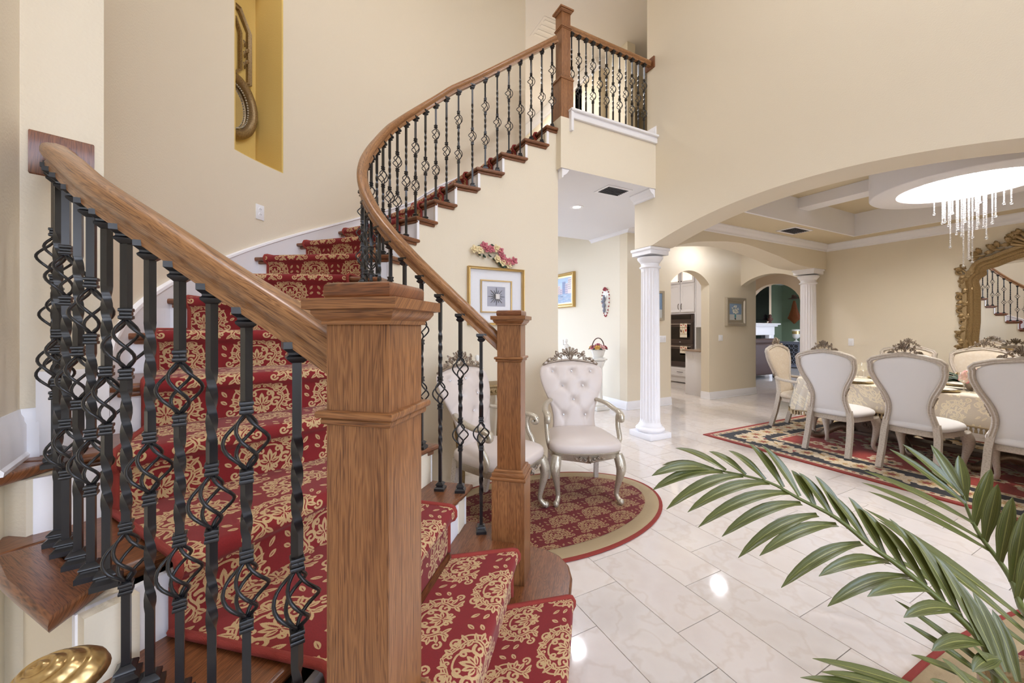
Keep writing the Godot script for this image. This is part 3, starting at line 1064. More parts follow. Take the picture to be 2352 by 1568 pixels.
func tiles() -> void:
	var mb := MB.new()
	mb.span(-3.2, 16.2, -0.12, -0.005, -11.2, 4.2)
	var fl := struct(mb, "floor", "grout", "pale polished marble tile floor laid in a third offset", "floor")
	var W := 0.2885
	var L := 0.5755
	mb = MB.new()
	mb.prism(poly2([-W / 2 + 0.0017, -L / 2 + 0.0017, W / 2 - 0.0017, -L / 2 + 0.0017, W / 2 - 0.0017, L / 2 - 0.0017, -W / 2 + 0.0017, L / 2 - 0.0017]), -0.006, 0.0, 0.0)
	var one := mb.mesh()
	var c := cos(deg_to_rad(27.0))
	var s := sin(deg_to_rad(27.0))
	var all := []
	for i in range(-3, 52):
		for j in range(-20, 9):
			var x := 1.116 + W * (i + 0.5)
			var z := -1.547 - 0.1918 * posmod(i, 3) + L * (j + 0.5)
			var d := x * s - z * c
			var px := 1176.0 + 880.0 * (x * c + z * s) / maxf(d, 0.05)
			var py := 754.0 + 880.0 * EYE / maxf(d, 0.05)
			var seen := d > 0.6 and px > 940.0 and px < 2440.0 and py < 1640.0
			if x > 4.35 and x < 6.8 and z > -3.1 and z < 0.2: seen = false   # under the dining rug
			all.append([d if seen else d + 100.0, x, z, seen])
	all.sort_custom(func(a, b): return a[0] < b[0])
	var rest := MB.new()
	for k in all.size():
		var x: float = all[k][1]
		var z: float = all[k][2]
		if k < 290:
			share(one, "tile", "tile_%d" % (int(absf(x * 31.7 + z * 17.3) * 10.0) % 4), fl, Transform3D(Basis(), V(x, 0, z)))
		else:
			var a := W / 2 - 0.0017
			var b := L / 2 - 0.0017
			rest.quad(V(x - a, 0, z - b), V(x + a, 0, z - b), V(x + a, 0, z + b), V(x - a, 0, z + b), Vector3.UP)
			rest.quad(V(x - a, 0, z + b), V(x + a, 0, z + b), V(x + a, -0.006, z + b), V(x - a, -0.006, z + b), Vector3.BACK)
			rest.quad(V(x - a, 0, z - b), V(x - a, 0, z + b), V(x - a, -0.006, z + b), V(x - a, -0.006, z - b), Vector3.LEFT)
	var o := put(rest, "far_tiles", "tile_1", fl)
	o.set_meta("kind", "stuff")

func columns() -> void:
	var proto: Node3D
	var spots := [V(3.665, 0, -3.44), V(7.28, 0, -3.44), V(3.665, 0, -0.12)]
	var labels := ["white fluted column at the corner of the dining arch beside the hall", "white fluted column behind the dining chairs against the beige wall", "white fluted column at the far foot of the dining arch"]
	for k in 3:
		if k == 0:
			proto = thing("fluted_column", labels[0], "column", spots[0], 0.0, "fluted columns of the dining room")
			var mb := MB.new()
			mb.box(V(0, 0.035, 0), V(0.345, 0.07, 0.345), 0.005)
			put(mb, "plinth", "trim", proto)
			mb = MB.new()
			var prof := [Vector2(0.0, 0.07), Vector2(0.150, 0.07)]
			for e in 9: prof.append(Vector2(0.150 + 0.022 * sin(PI * e / 8.0), 0.072 + 0.06 * e / 8.0))
			prof.append_array([Vector2(0.138, 0.134), Vector2(0.138, 0.15), Vector2(0.126, 0.165), Vector2(0.120, 0.19)])
			mb.lathe(prof, 32)
			put(mb, "base_ring", "trim", proto)
			mb = MB.new()
			var rows := []
			for yy in [[0.17, 0.0], [0.20, 0.0], [0.225, 1.0], [0.6, 1.0], [1.2, 1.0], [1.9, 1.0], [2.02, 1.0], [2.045, 0.0], [2.07, 0.0]]:
				var row := PackedVector3Array()
				var r := lerpf(0.120, 0.106, yy[0] / 2.0)
				for a in 20 * 6:
					var t := fmod(a / 6.0, 1.0)
					var rr: float = r - (0.011 * yy[1] * sin(PI * clampf((t - 0.12) / 0.88, 0.0, 1.0)))
					row.push_back(V(rr * cos(TAU * a / 120.0), yy[0], rr * sin(TAU * a / 120.0)))
				rows.append(row)
			mb.grid(rows, true, false, 0.55)
			put(mb, "shaft", "trim", proto)
			mb = MB.new()
			mb.lathe([Vector2(0.104, 2.06), Vector2(0.122, 2.066), Vector2(0.126, 2.076), Vector2(0.122, 2.086), Vector2(0.106, 2.092), Vector2(0.106, 2.125), Vector2(0.116, 2.13), Vector2(0.118, 2.14), Vector2(0.128, 2.15), Vector2(0.148, 2.175), Vector2(0.152, 2.195), Vector2(0.14, 2.2), Vector2(0.0, 2.2)], 32)
			put(mb, "capital", "trim", proto)
			mb = MB.new()
			mb.box(V(0, 2.245, 0), V(0.30, 0.05, 0.30), 0.0)
			mb.box(V(0, 2.287, 0), V(0.325, 0.034, 0.325), 0.004)
			put(mb, "abacus", "trim", proto)
		else:
			copy(proto, spots[k], 0.0, labels[k])

func vents_and_cans() -> void:
	for e in [[V(3.10, 2.944, -3.47), "white slatted air vent in the hall ceiling by the balcony edge", 0.30, 0.20], [V(5.95, 2.699, -2.98), "white slatted air vent in the beige dining ceiling", 0.36, 0.20]]:
		var t := thing("air_vent", e[1], "vent", e[0])
		var mb := MB.new()
		var w: float = e[2] * 0.5
		var l: float = e[3] * 0.5
		mb.span(-w - 0.03, w + 0.03, -0.008, 0.0, l, l + 0.03)
		mb.span(-w - 0.03, w + 0.03, -0.008, 0.0, -l - 0.03, -l)
		mb.span(-w - 0.03, -w, -0.008, 0.0, -l, l)
		mb.span(w, w + 0.03, -0.008, 0.0, -l, l)
		put(mb, "frame", "trim", t)
		mb = MB.new()
		mb.span(-w, w, -0.002, 0.0, -l, l)
		put(mb, "back_plate", "slot", t)
		for k in 7:
			mb = MB.new()
			mb.xf = Transform3D(Basis(Vector3.RIGHT, 0.7), V(0, -0.007, -l + (k + 0.5) * l * 2 / 7))
			mb.box(Vector3.ZERO, V(w * 2, 0.0015, l * 0.24))
			put(mb, "slat", "vent_grey", t)
	# recessed lamps
	var cans := [[V(3.08, 2.944, -4.15), "recessed ceiling lamp glowing in the hall ceiling"], [V(2.6, 6.0, -0.6), "recessed lamp high over the round sitting rug"], [V(1.2, 6.0, 1.2), "recessed lamp high over the front door"], [V(2.6, 6.0, 1.6), "recessed lamp high over the foyer windows"], [V(-0.6, 6.0, -2.4), "recessed lamp high over the stair"], [V(6.0, 2.98, -4.15), "recessed lamp in the ceiling by the kitchen arch"]]
	for e in cans:
		var t := thing("recessed_lamp", e[1], "ceiling lamp", e[0])
		var mb := MB.new()
		mb.lathe([Vector2(0.052, -0.001), Vector2(0.058, -0.006), Vector2(0.085, -0.006), Vector2(0.092, 0.0)], 24)
		put(mb, "trim_ring", "trim", t)
		mb = MB.new()
		mb.lathe([Vector2(0.0, -0.002), Vector2(0.055, -0.002)], 24)
		put(mb, "glowing_lens", "lamp_glow", t)
		lamp_area("lamp_light", e[0] + V(0, -0.012, 0), Vector2(0.16, 0.16), 1.1 if e[0].y < 4.0 else 3.2, c8(246, 247, 255), Vector3.DOWN, t)

func wall_plates() -> void:
	# light switches and the outlet: a plate, rockers, screws
	var specs := [["light_switch", "white double rocker switch below the white flower picture", V(6.854, 1.148, -4.70), 0.0, 2], ["light_switch", "white rocker switch on the dining wall by the fluted column", V(7.48, 1.115, -2.944), -PI / 2, 1], ["light_switch", "white wide switch plate partly behind the fluted column", V(5.30, 1.148, -4.70), 0.0, 3]]
	for e in specs:
		var t := thing(e[0], e[1], "switch", e[2], e[3])
		var n: int = e[4]
		var w := 0.07 + 0.045 * (n - 1)
		var mb := MB.new()
		mb.box(V(0, 0, 0.003), V(w, 0.115, 0.006), 0.002)
		put(mb, "plate", "plastic", t)
		for k in n:
			mb = MB.new()
			mb.xf = Transform3D(Basis(Vector3.RIGHT, 0.06), V((k - (n - 1) * 0.5) * 0.046, 0, 0.007))
			mb.box(Vector3.ZERO, V(0.033, 0.066, 0.006), 0.001)
			put(mb, "rocker", "plastic", t)
	var a := deg_to_rad(39.6)
	var o := thing("wall_outlet", "white duplex outlet low on the curved stair wall", "outlet", V(0.9 - 1.678 * cos(a), 2.226, -2.45 - 1.678 * sin(a)), PI / 2 - a)
	var mb := MB.new()
	mb.box(V(0, 0, 0.003), V(0.07, 0.115, 0.006), 0.002)
	put(mb, "plate", "plastic", o)
	for k in [-1, 1]:
		mb = MB.new()
		mb.xf = Transform3D(Basis(Vector3.RIGHT, PI / 2), V(0, 0.02 * k, 0.006))
		mb.lathe([Vector2(0.0, 0.003), Vector2(0.015, 0.003), Vector2(0.0165, 0.0)], 16)
		var s := put(mb, "socket", "plastic", o)
		mb = MB.new()
		for e in [-1, 1]: mb.box(V(0.006 * e, 0.02 * k + 0.002, 0.0092), V(0.002, 0.008, 0.001))
		put(mb, "slots", "slot", s)

func upstairs() -> void:
	var mb := MB.new()
	mb.span(2.29, 6.2, 3.40, 3.553, -9.0, -3.24)
	struct(mb, "floor_landing", "tan_pile", "carpeted floor of the upper landing", "floor")
	mb = MB.new()
	mb.span(4.39, 4.6, 3.553, 6.0, -9.0, -5.24)
	mb.span(4.39, 5.53, 3.553, 6.0, -5.96, -5.76)
	mb.span(5.53, 5.7, 3.553, 6.0, -5.9, -3.3)
	mb.span(3.84, 5.6, 3.553, 6.0, -3.40, -3.27)
	struct(mb, "wall_landing", "wall", "beige walls of the upper landing behind the railing", "wall")
	mb = MB.new()
	mb.span(1.7, 2.0, 3.3, 4.4, -9.0, -4.36)
	struct(mb, "wall_landing_west", "wall", "beige low wall of the upper hallway over the great room", "wall")
	run_trim("trim_8", [V(4.39, 6.0, -8.8), V(4.39, 6.0, -5.24), V(4.6, 6.0, -5.24)], crown_profile(1.5), "white crown moulding along the upper hallway")
	run_trim("trim_9", [V(4.6, 6.0, -5.76), V(5.53, 6.0, -5.76), V(5.53, 6.0, -3.4)], crown_profile(1.5), "white crown moulding in the upper landing recess")
	run_trim("baseboard_landing", [V(4.6, 3.553, -5.76), V(5.53, 3.553, -5.76), V(5.53, 3.553, -3.4)], base_profile(), "white baseboard of the upper landing recess")
	run_trim("baseboard_balcony", [V(3.5, 3.553, -3.33), V(3.5, 3.553, -3.19)], base_profile(0.12), "short white baseboard at the end of the balcony sill", 1.0)
	mb = MB.new()
	mb.span(4.6, 5.53, 5.4, 6.0, -5.34, -5.24)
	struct(mb, "wall_landing_header", "wall", "beige header over the upper landing recess", "wall")
	var t := thing("air_vent", "white air vent in the upper hallway ceiling", "vent", V(3.35, 6.0, -5.1))
	mb = MB.new()
	for e in 4: mb.span(-0.28, 0.28, -0.012, 0.0, -0.17 + e * 0.1, -0.13 + e * 0.1)
	put(mb, "slat", "trim", t)
	mb = MB.new()
	mb.span(-0.32, 0.32, -0.006, 0.0, -0.22, 0.22)
	put(mb, "frame", "cabinet", t)
	var l := thing("recessed_lamp", "unseen lamp added in the upper hallway ceiling to brighten the landing", "ceiling lamp", V(3.2, 6.0, -6.4))  # added lamp, there to brighten the landing and its white ceiling
	mb = MB.new()
	mb.lathe([Vector2(0.0, -0.003), Vector2(0.055, -0.003), Vector2(0.09, 0.0)], 20)
	put(mb, "glowing_lens", "lamp_glow", l)
	lamp_area("lamp_light", V(3.2, 5.985, -6.4), Vector2(0.2, 0.2), 9.0, c8(255, 250, 245), Vector3.DOWN, l)

# ---------------------------------------------------------------- the stair
const RUN := Vector2(-0.777, -0.629)    # up the first steps, as (x, z)
const LAT := Vector2(0.629, -0.777)     # across them, towards the inner newel
const IC := Vector2(1.1, -2.42)         # centre of the inner curve
const OC := Vector2(0.9, -2.45)         # centre of the outer curve
var I := {}
var O := {}

func bottom(u: float, w: float) -> Vector2: return RUN * u + LAT * w
func inner_at(deg: float, r: float) -> Vector2: return IC - Vector2(cos(deg_to_rad(deg)), sin(deg_to_rad(deg))) * r
func outer_at(deg: float, r: float) -> Vector2: return OC - Vector2(cos(deg_to_rad(deg)), sin(deg_to_rad(deg))) * r

func stair_points() -> void:
	I = {1: bottom(0.094, 1.80), 2: Vector2(0.885, -1.63), 3: Vector2(0.69, -1.782), 4: Vector2(0.553, -1.896), 14: Vector2(1.071, -3.232), 15: Vector2(1.295, -3.245), 16: Vector2(1.54, -3.245), 17: Vector2(1.79, -3.245), 18: Vector2(2.035, -3.245), 19: Vector2(2.285, -3.245), 20: Vector2(2.6, -3.245)}
	var deg := [-30.0, -16.5, -3.0, 10.5, 24.0, 36.5, 48.0, 61.0, 74.4]
	var rad := [0.768, 0.768, 0.768, 0.77, 0.772, 0.775, 0.78, 0.785, 0.795]
	for k in 9: I[5 + k] = inner_at(deg[k], rad[k])
	O = {1: bottom(0.094, 0.53), 2: Vector2(0.06, -0.565), 3: Vector2(-0.15, -0.755), 4: Vector2(-0.476, -1.097), 5: Vector2(-0.751, -1.527), 14: Vector2(0.87, -4.12), 15: Vector2(1.16, -4.12), 16: Vector2(1.475, -4.12), 17: Vector2(1.77, -4.12), 18: Vector2(2.04, -4.12), 19: Vector2(2.285, -4.12), 20: Vector2(2.6, -4.12)}
	var od := [-18.6, -4.0, 10.4, 24.5, 37.5, 50.7, 64.3, 78.0]
	for k in 8: O[6 + k] = outer_at(od[k], 1.672)

func side_line(S: Dictionary, n: int, steps := 4) -> Array:   # the tread edge from nosing n to nosing n+1
	var out := []
	var p0: Vector2 = S.get(n - 1, S[n])
	var p1: Vector2 = S[n]
	var p2: Vector2 = S[n + 1]
	var p3: Vector2 = S.get(n + 2, S[n + 1])
	for k in steps + 1:
		out.append(p1.cubic_interpolate(p2, p0, p3, float(k) / steps))
	return out

func grain(mb: MB, along_axis: String) -> MB:
	for k in mb.v.size():
		var p := mb.v[k]
		mb.u[k] = Vector2(p.x + p.y, p.z) if along_axis == "z" else (Vector2(p.x + p.z + 0.37, p.y) if along_axis == "y" else Vector2(p.z + p.y, p.x))
	return mb

func tidy(poly: PackedVector2Array) -> PackedVector2Array:   # without points that crowd or lie on a straight edge
	var out := PackedVector2Array()
	for p in poly:
		if out.is_empty() or (p - out[-1]).length() > 0.012: out.push_back(p)
	while out.size() > 3 and (out[0] - out[-1]).length() < 0.012: out.remove_at(out.size() - 1)
	var k := 0
	while k < out.size() and out.size() > 4:
		var a := (out[k] - out[(k + out.size() - 1) % out.size()]).normalized()
		var b := (out[(k + 1) % out.size()] - out[k]).normalized()
		if a.dot(b) > 0.9995 or a.dot(b) < -0.7: out.remove_at(k)
		else: k += 1
	return out

func laid(poly: PackedVector2Array, dir: Vector2, y0: float, y1: float, b: float, shift: float) -> Array:   # a board whose own z runs along dir
	poly = tidy(poly)
	var mid := Vector2.ZERO
	for p in poly: mid += p
	mid /= poly.size()
	var ez := Vector3(dir.x, 0, dir.y).normalized()
	var ex := Vector3.UP.cross(ez)
	var loc := PackedVector2Array()
	for p in poly:
		var d := Vector3(p.x - mid.x, 0, p.y - mid.y)
		loc.push_back(Vector2(d.dot(ex), d.dot(ez)))
	var mb := MB.new()
	mb.prism(loc, y0, y1, b)
	grain(mb, "z")
	for k in mb.u.size(): mb.u[k] += Vector2(shift * 0.37, shift * 0.71)
	return [mb, Transform3D(Basis(ex, Vector3.UP, ez), Vector3(mid.x, 0, mid.y))]

func stairs() -> void:
	stair_points()
	var st := thing("staircase", "curved staircase with oak treads and white risers", "staircase")
	for n in range(1, 19):
		var poly := PackedVector2Array()
		var nx: Vector2 = ((O[n + 1] - O[n]).normalized() + (I[n + 1] - I[n]).normalized()).normalized()
		var y := n * RISE
		var ret := PackedVector2Array()
		if n == 1:
			for q in [[0.60, 1.70], [0.56, 1.80], [0.50, 1.90], [0.42, 1.97], [0.33, 2.0], [0.24, 1.985], [0.165, 1.94], [0.115, 1.87], [0.094, 1.78], [0.094, 0.55], [0.115, 0.46], [0.165, 0.39], [0.24, 0.345], [0.33, 0.33], [0.42, 0.36], [0.50, 0.43], [0.56, 0.53], [0.60, 0.63]]: poly.push_back(bottom(q[0], q[1]))
		else:
			for p in side_line(I, n): poly.push_back(p)
			poly.push_back(I[n + 1] + nx * 0.04)
			var outer := []
			if n == 4: outer = [Vector2(-0.80, -1.60), Vector2(-0.74, -1.47), Vector2(-0.649, -1.32), O[4]]
			elif n == 5: outer = [O[6] + Vector2(-0.1, -0.05), Vector2(-0.98, -1.95), Vector2(-0.96, -1.70), Vector2(-0.86, -1.60), O[5]]
			else:
				outer = side_line(O, n)
				outer.push_back(O[n + 1] + nx * 0.04)
				outer.reverse()
			if n == 3: outer = [Vector2(-0.50, -1.16), Vector2(-0.36, -0.95), O[3]]
			for p in outer: poly.push_back(p)
			if n in [3, 4, 5]:   # mitred return along the open end
				var idx := outer.size() - 1
				var a: Vector2 = outer[idx]
				var b: Vector2 = outer[maxi(0, idx - 2)]
				var front: Vector2 = (I[n] - O[n]).normalized()
				var back: Vector2 = ((outer[maxi(0, idx - 2)] as Vector2) - (outer[maxi(0, idx - 1)] as Vector2)).normalized()
				var inn := Vector2(-back.y, back.x)
				if inn.dot(front) < 0.0: inn = -inn
				ret = PackedVector2Array([a, outer[idx - 1], b, b + inn * 0.10, outer[idx - 1] + inn * 0.10, a + front * 0.135 + back * 0.10])
		var dir: Vector2 = O[n] - I[n]
		if ret.size():
			var cut := Geometry2D.clip_polygons(poly, ret)
			var most := 0.0
			var kept := poly
			for q in cut:
				var area := 0.0
				for k in q.size(): area += q[k].cross(q[(k + 1) % q.size()])
				if absf(area) > most:
					most = absf(area)
					kept = q
			poly = kept
			var rd := laid(ret, ret[2] - ret[0], y - 0.03, y, 0.010, n + 0.5)
			var ro := put(rd[0], "return_nosing", "oak_dark", st)
			ro.transform = rd[1]
		var ld := laid(poly, dir, y - 0.03, y, 0.011, n)
		var to := put(ld[0], "tread", "oak_dark", st)
		to.transform = ld[1]
		var full := MB.inset(tidy(poly), 0.02)
		var lc := laid(full, dir, y - 0.052, y - 0.028, 0.006, n + 0.2)
		put(lc[0], "cove", "oak_dark", to)
		# riser under the nosing
		var a2: Vector2 = I[n] + nx * 0.032 + dir.normalized() * 0.034
		var b2: Vector2 = O[n] + nx * 0.032 - (dir.normalized() * 0.045 if n < 6 else Vector2.ZERO)
		var th := nx * 0.016
		var rp := PackedVector2Array([a2, b2, b2 + th, a2 + th])
		if n == 1:
			rp = PackedVector2Array()
			for p in MB.inset(poly, 0.032): rp.push_back(p)
		var mb := MB.new()
		mb.prism(rp, (n - 1) * RISE, y - 0.03, 0.0)
		put(mb, "riser", "trim", st)
		if n > 2 and n < 19:   # white corner strip where riser meets the stair wall
			mb = MB.new()
			var e := dir.normalized()
			var c0: Vector2 = I[n] + nx * 0.026 + e * 0.026
			mb.prism(PackedVector2Array([c0, c0 + nx * 0.022, c0 + nx * 0.022 + e * 0.012, c0 + e * 0.012]), (n - 1) * RISE, y - 0.03, 0.0)
			put(mb, "corner_strip", "trim", st)
	# landing nosing
	var lnd := laid(PackedVector2Array([I[19], I[20], O[20], O[19]]), O[19] - I[19], 19 * RISE - 0.03, 19 * RISE + 0.002, 0.010, 3.0)
	var lt := put(lnd[0], "landing_nosing", "oak_dark", st)
	lt.transform = lnd[1]
	var lr := MB.new()
	lr.span(2.317, 2.333, 18 * RISE, 19 * RISE - 0.03, -4.12, -3.28)
	put(lr, "riser", "trim", st)
	# --- walls that carry the inner and outer ends
	var mb := MB.new()
	var fp := []
	var fo := []
	var ft := []
	for n in range(2, 19):
		var line := side_line(I, n, 5)
		var strip := PackedVector2Array()
		var backs := []
		for k in line.size():
			var t: Vector2 = (line[mini(k + 1, line.size() - 1)] - line[maxi(k - 1, 0)]).normalized()
			var out := Vector2(-t.y, t.x)
			if out.dot(O[n] - I[n]) < 0.0: out = -out
			var p: Vector2 = line[k] + out * 0.034 + t * 0.03
			if n == 18: p.x = minf(p.x, 2.185)
			var q: Vector2 = p + out * 0.09
			if not (k == 0 and n > 2):
				fp.append(p); fo.append(-out); ft.append(n * RISE - 0.03)
			else:
				fp.append(p); fo.append(-out); ft.append(n * RISE - 0.03)
			strip.push_back(p + out * 0.006)
			backs.append(q)
		backs.reverse()
		for q in backs: strip.push_back(q)
		mb.prism(strip, 0.0, n * RISE - 0.032)
	for k in range(1, fp.size() - 1):   # one flow of outward directions along the whole wall
		var a: Vector2 = fp[maxi(0, k - 3)]
		var b: Vector2 = fp[mini(fp.size() - 1, k + 3)]
		var t := (b - a).normalized()
		var o := Vector2(-t.y, t.x)
		fo[k] = o if o.dot(fo[k]) > 0.0 else -o
	mb.ribbon(fp, fo, 0.0, ft)
	struct(mb, "wall_stair_inner", "wall", "beige curved wall under the inner ends of the stair treads", "wall")
	mb = MB.new()
	for n in [2, 3, 4, 5]:
		var line: Array
		if n == 2: line = [O[2], (O[2] + O[3]) * 0.5, O[3] + Vector2(-0.02, -0.02)]
		elif n == 3: line = [O[3], Vector2(-0.36, -0.95), Vector2(-0.50, -1.12)]
		elif n == 4: line = [O[4], Vector2(-0.649, -1.32), Vector2(-0.76, -1.52), Vector2(-0.80, -1.60)]
		else: line = [O[5], Vector2(-0.86, -1.60), Vector2(-0.92, -1.70), Vector2(-0.95, -1.9), Vector2(-0.93, -2.1)]
		var strip := PackedVector2Array()
		var backs := []
		for k in line.size():
			var t: Vector2 = (line[mini(k + 1, line.size() - 1)] - line[maxi(k - 1, 0)]).normalized()
			var inn := Vector2(-t.y, t.x)
			if inn.dot(I[n] - O[n]) < 0.0: inn = -inn
			strip.push_back(line[k] + inn * 0.05)
			backs.append(line[k] + inn * 0.14)
		backs.reverse()
		for q in backs: strip.push_back(q)
		mb.prism(strip, 0.0, n * RISE - 0.03)
	struct(mb, "wall_stair_outer_low", "wall", "beige low wall under the open outer ends of the lower treads", "wall")
	# --- outer curved wall with its niche
	mb = MB.new()
	mb.arc_wall(OC, -23.2, 32.0, 1.68, 1.86, 0.0, 6.0)
	mb.arc_wall(OC, 32.0, 47.0, 1.68, 1.86, 0.0, 2.61)
	mb.arc_wall(OC, 32.0, 47.0, 1.68, 1.86, 4.7, 6.0)
	mb.arc_wall(OC, 47.0, 90.0, 1.68, 1.86, 0.0, 6.0)
	mb.span(0.9, 2.29, 0.0, 6.0, -4.13, -4.31)
	struct(mb, "wall_stair_outer", "wall", "tall curved beige wall along the outside of the stair", "wall")
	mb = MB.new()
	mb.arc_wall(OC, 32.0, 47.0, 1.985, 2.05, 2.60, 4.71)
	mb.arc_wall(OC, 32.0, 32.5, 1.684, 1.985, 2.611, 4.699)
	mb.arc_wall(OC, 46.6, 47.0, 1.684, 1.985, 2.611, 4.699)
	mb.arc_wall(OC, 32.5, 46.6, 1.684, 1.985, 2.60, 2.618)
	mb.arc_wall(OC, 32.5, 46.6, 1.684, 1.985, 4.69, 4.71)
	struct(mb, "wall_niche", "niche_gold_light", "tall niche lining in the curved wall, golden light put into its colour", "wall")
	# --- white skirt board on the curved wall
	mb = MB.new()
	var hts := [[-23.2, 1.06], [-18.6, 1.122], [-4.0, 1.309], [10.4, 1.496], [24.5, 1.683], [37.5, 1.87], [50.7, 2.057], [64.3, 2.244], [78.0, 2.431], [90.0, 2.60]]
	var rows := [[], [], [], [], []]
	for k in 47:
		var a := lerpf(-22.6, 90.0, k / 46.0)
		var y := ramp(hts, a) + 0.078
		for e in [[0, 1.665, y - 0.42], [1, 1.665, y - 0.022], [2, 1.655, y - 0.016], [3, 1.658, y], [4, 1.682, y + 0.004]]:
			var p := outer_at(a, e[1])
			rows[e[0]].append(V(p.x, e[2], p.y))
	for x in [1.16, 1.475, 1.77, 2.04, 2.28]:
		var y := ramp([[0.9, 2.60], [1.16, 2.805], [1.475, 2.992], [1.77, 3.179], [2.04, 3.366], [2.285, 3.553]], x) + 0.078
		for e in [[0, -4.115, y - 0.42], [1, -4.115, y - 0.022], [2, -4.105, y - 0.016], [3, -4.108, y], [4, -4.132, y + 0.004]]:
			rows[e[0]].append(V(x, e[2], e[1]))
	for k in 5: rows[k] = PackedVector3Array(rows[k])
	mb.grid(rows, false, false, 0.6)
	struct(mb, "trim_10", "trim", "white skirt board climbing the curved stair wall", "trim")
	# plinth and baseboard round the wall end that stands on the fifth tread
	mb = MB.new()
	var A := outer_at(-23.2, 1.87)
	var B := outer_at(-23.2, 1.672)
	var ab := (B - A).normalized()
	var face := Vector2(-ab.y, ab.x)
	if face.dot(Vector2(0.3, 1)) < 0: face = -face
	mb.prism(PackedVector2Array([A + ab * 0.045, B + ab * 0.004, B + ab * 0.004 + face * 0.014, A + ab * 0.045 + face * 0.014]), 0.935, 1.196, 0.003)
	struct(mb, "trim_11", "trim", "white plinth block on the wall end below the oak rosette", "trim")
	# the wall returns towards the front door at the end of the fifth tread
	var A0 := outer_at(-23.2, 1.86)
	var A1 := A0 + Vector2(0.225, 0.974) * 0.21
	var side_w := MB.new()
	side_w.prism(PackedVector2Array([A0 + Vector2(0, -0.02), A1, A1 + Vector2(-0.16, 0.03), A0 + Vector2(-0.2, -0.02)]), 0.0, 6.0)
	struct(side_w, "wall_stair_return", "wall", "narrow beige wall return beside the oak rosette", "wall")
	var bp := [V(A1.x, 0.935, A1.y), V(A0.x + 0.004, 0.935, A0.y + 0.004)]
	var q2 := A + ab * 0.05
	bp.append(V(q2.x, 0.935, q2.y))
	run_trim("baseboard_stair", bp, base_profile(0.15), "white baseboard on the fifth tread in the wall corner", 1.0)
	stair_runner()

func stair_runner() -> void:
	var run := thing("stair_runner", "red and tan damask carpet runner bound in red on the stair", "carpet")
	for n in range(1, 19):
		var y := n * RISE
		var d: Vector2 = (O[n] - I[n]).normalized()
		var d2: Vector2 = (O[n + 1] - I[n + 1]).normalized()
		var ain := 0.22 if n > 3 else 0.28
		var aout := 0.21 if n < 6 else 0.10
		var cI: Vector2 = I[n] + d * ain
		var cO: Vector2 = O[n] - d * aout
		var eI: Vector2 = I[n + 1] + d2 * ain
		var eO: Vector2 = O[n + 1] - d2 * (0.21 if n < 5 else 0.10)
		if n == 1:
			cI = bottom(0.094, 1.63); cO = bottom(0.094, 0.78); eI = bottom(0.325, 1.52); eO = bottom(0.325, 0.80)
		elif n == 2:
			cI = bottom(0.325, 1.60); cO = bottom(0.325, 0.78); eI = bottom(0.554, 1.50); eO = bottom(0.554, 0.82)
		elif n == 3:
			cO = O[3] - d * 0.26
			eO = O[4] - d2 * 0.21
		# (how far in from the nosing, height) down the riser, round the nosing, over the tread
		var prof := [[0.018, y - RISE + 0.004], [0.018, y - 0.062], [0.010, y - 0.048], [-0.006, y - 0.040], [-0.014, y - 0.026], [-0.014, y - 0.008], [-0.006, y + 0.008], [0.012, y + 0.013], [0.06, y + 0.013]]
		var rows := []
		var N := 10
		for q in prof:
			var row := PackedVector3Array()
			for j in N + 1:
				var f := float(j) / N
				var p := cI.lerp(cO, f)
				var dr := (eI.lerp(eO, f) - p).normalized()
				var s: Vector2 = p + dr * q[0]
				row.push_back(V(s.x, q[1], s.y))
			rows.append(row)
		for e in [0.5, 1.0]:
			var row := PackedVector3Array()
			for j in N + 1:
				var f := float(j) / N
				var p := cI.lerp(cO, f)
				var t := eI.lerp(eO, f)
				var dr := (t - p).normalized()
				var s := (p + dr * 0.06).lerp(t + dr * 0.02, e)
				row.push_back(V(s.x, y + 0.013, s.y))
			rows.append(row)
		var mb := MB.new()
		mb.grid(rows, false, false, 0.2)
		# texture in metres: across, and along the unrolled carpet
		var wd := (cO - cI).length()
		var acc := [0.0]
		for k in range(1, rows.size()): acc.append(acc[k - 1] + (rows[k][5] - rows[k - 1][5]).length())
		var q4 := 0
		for k in rows.size() - 1:
			for j in N:
				for e in 4:
					var di := 1 if e >= 2 else 0
					var dj := 1 if e == 1 or e == 2 else 0
					if q4 < mb.u.size(): mb.u[q4] = Vector2((float(j + dj) / N - 0.5) * wd, -acc[k + di])
					q4 += 1
		var o := put(mb, "carpet_step", "carpet", run)
		mb = MB.new()
		for e in [0, N]:
			mb = MB.new()
			var path := []
			for row in rows: path.append(row[e] + V(0, 0.001, 0))
			mb.tube(path, 0.010, 6)
			put(mb, "binding", "binding", o)

# ---------------------------------------------------------------- railings
var bal_parts := {}

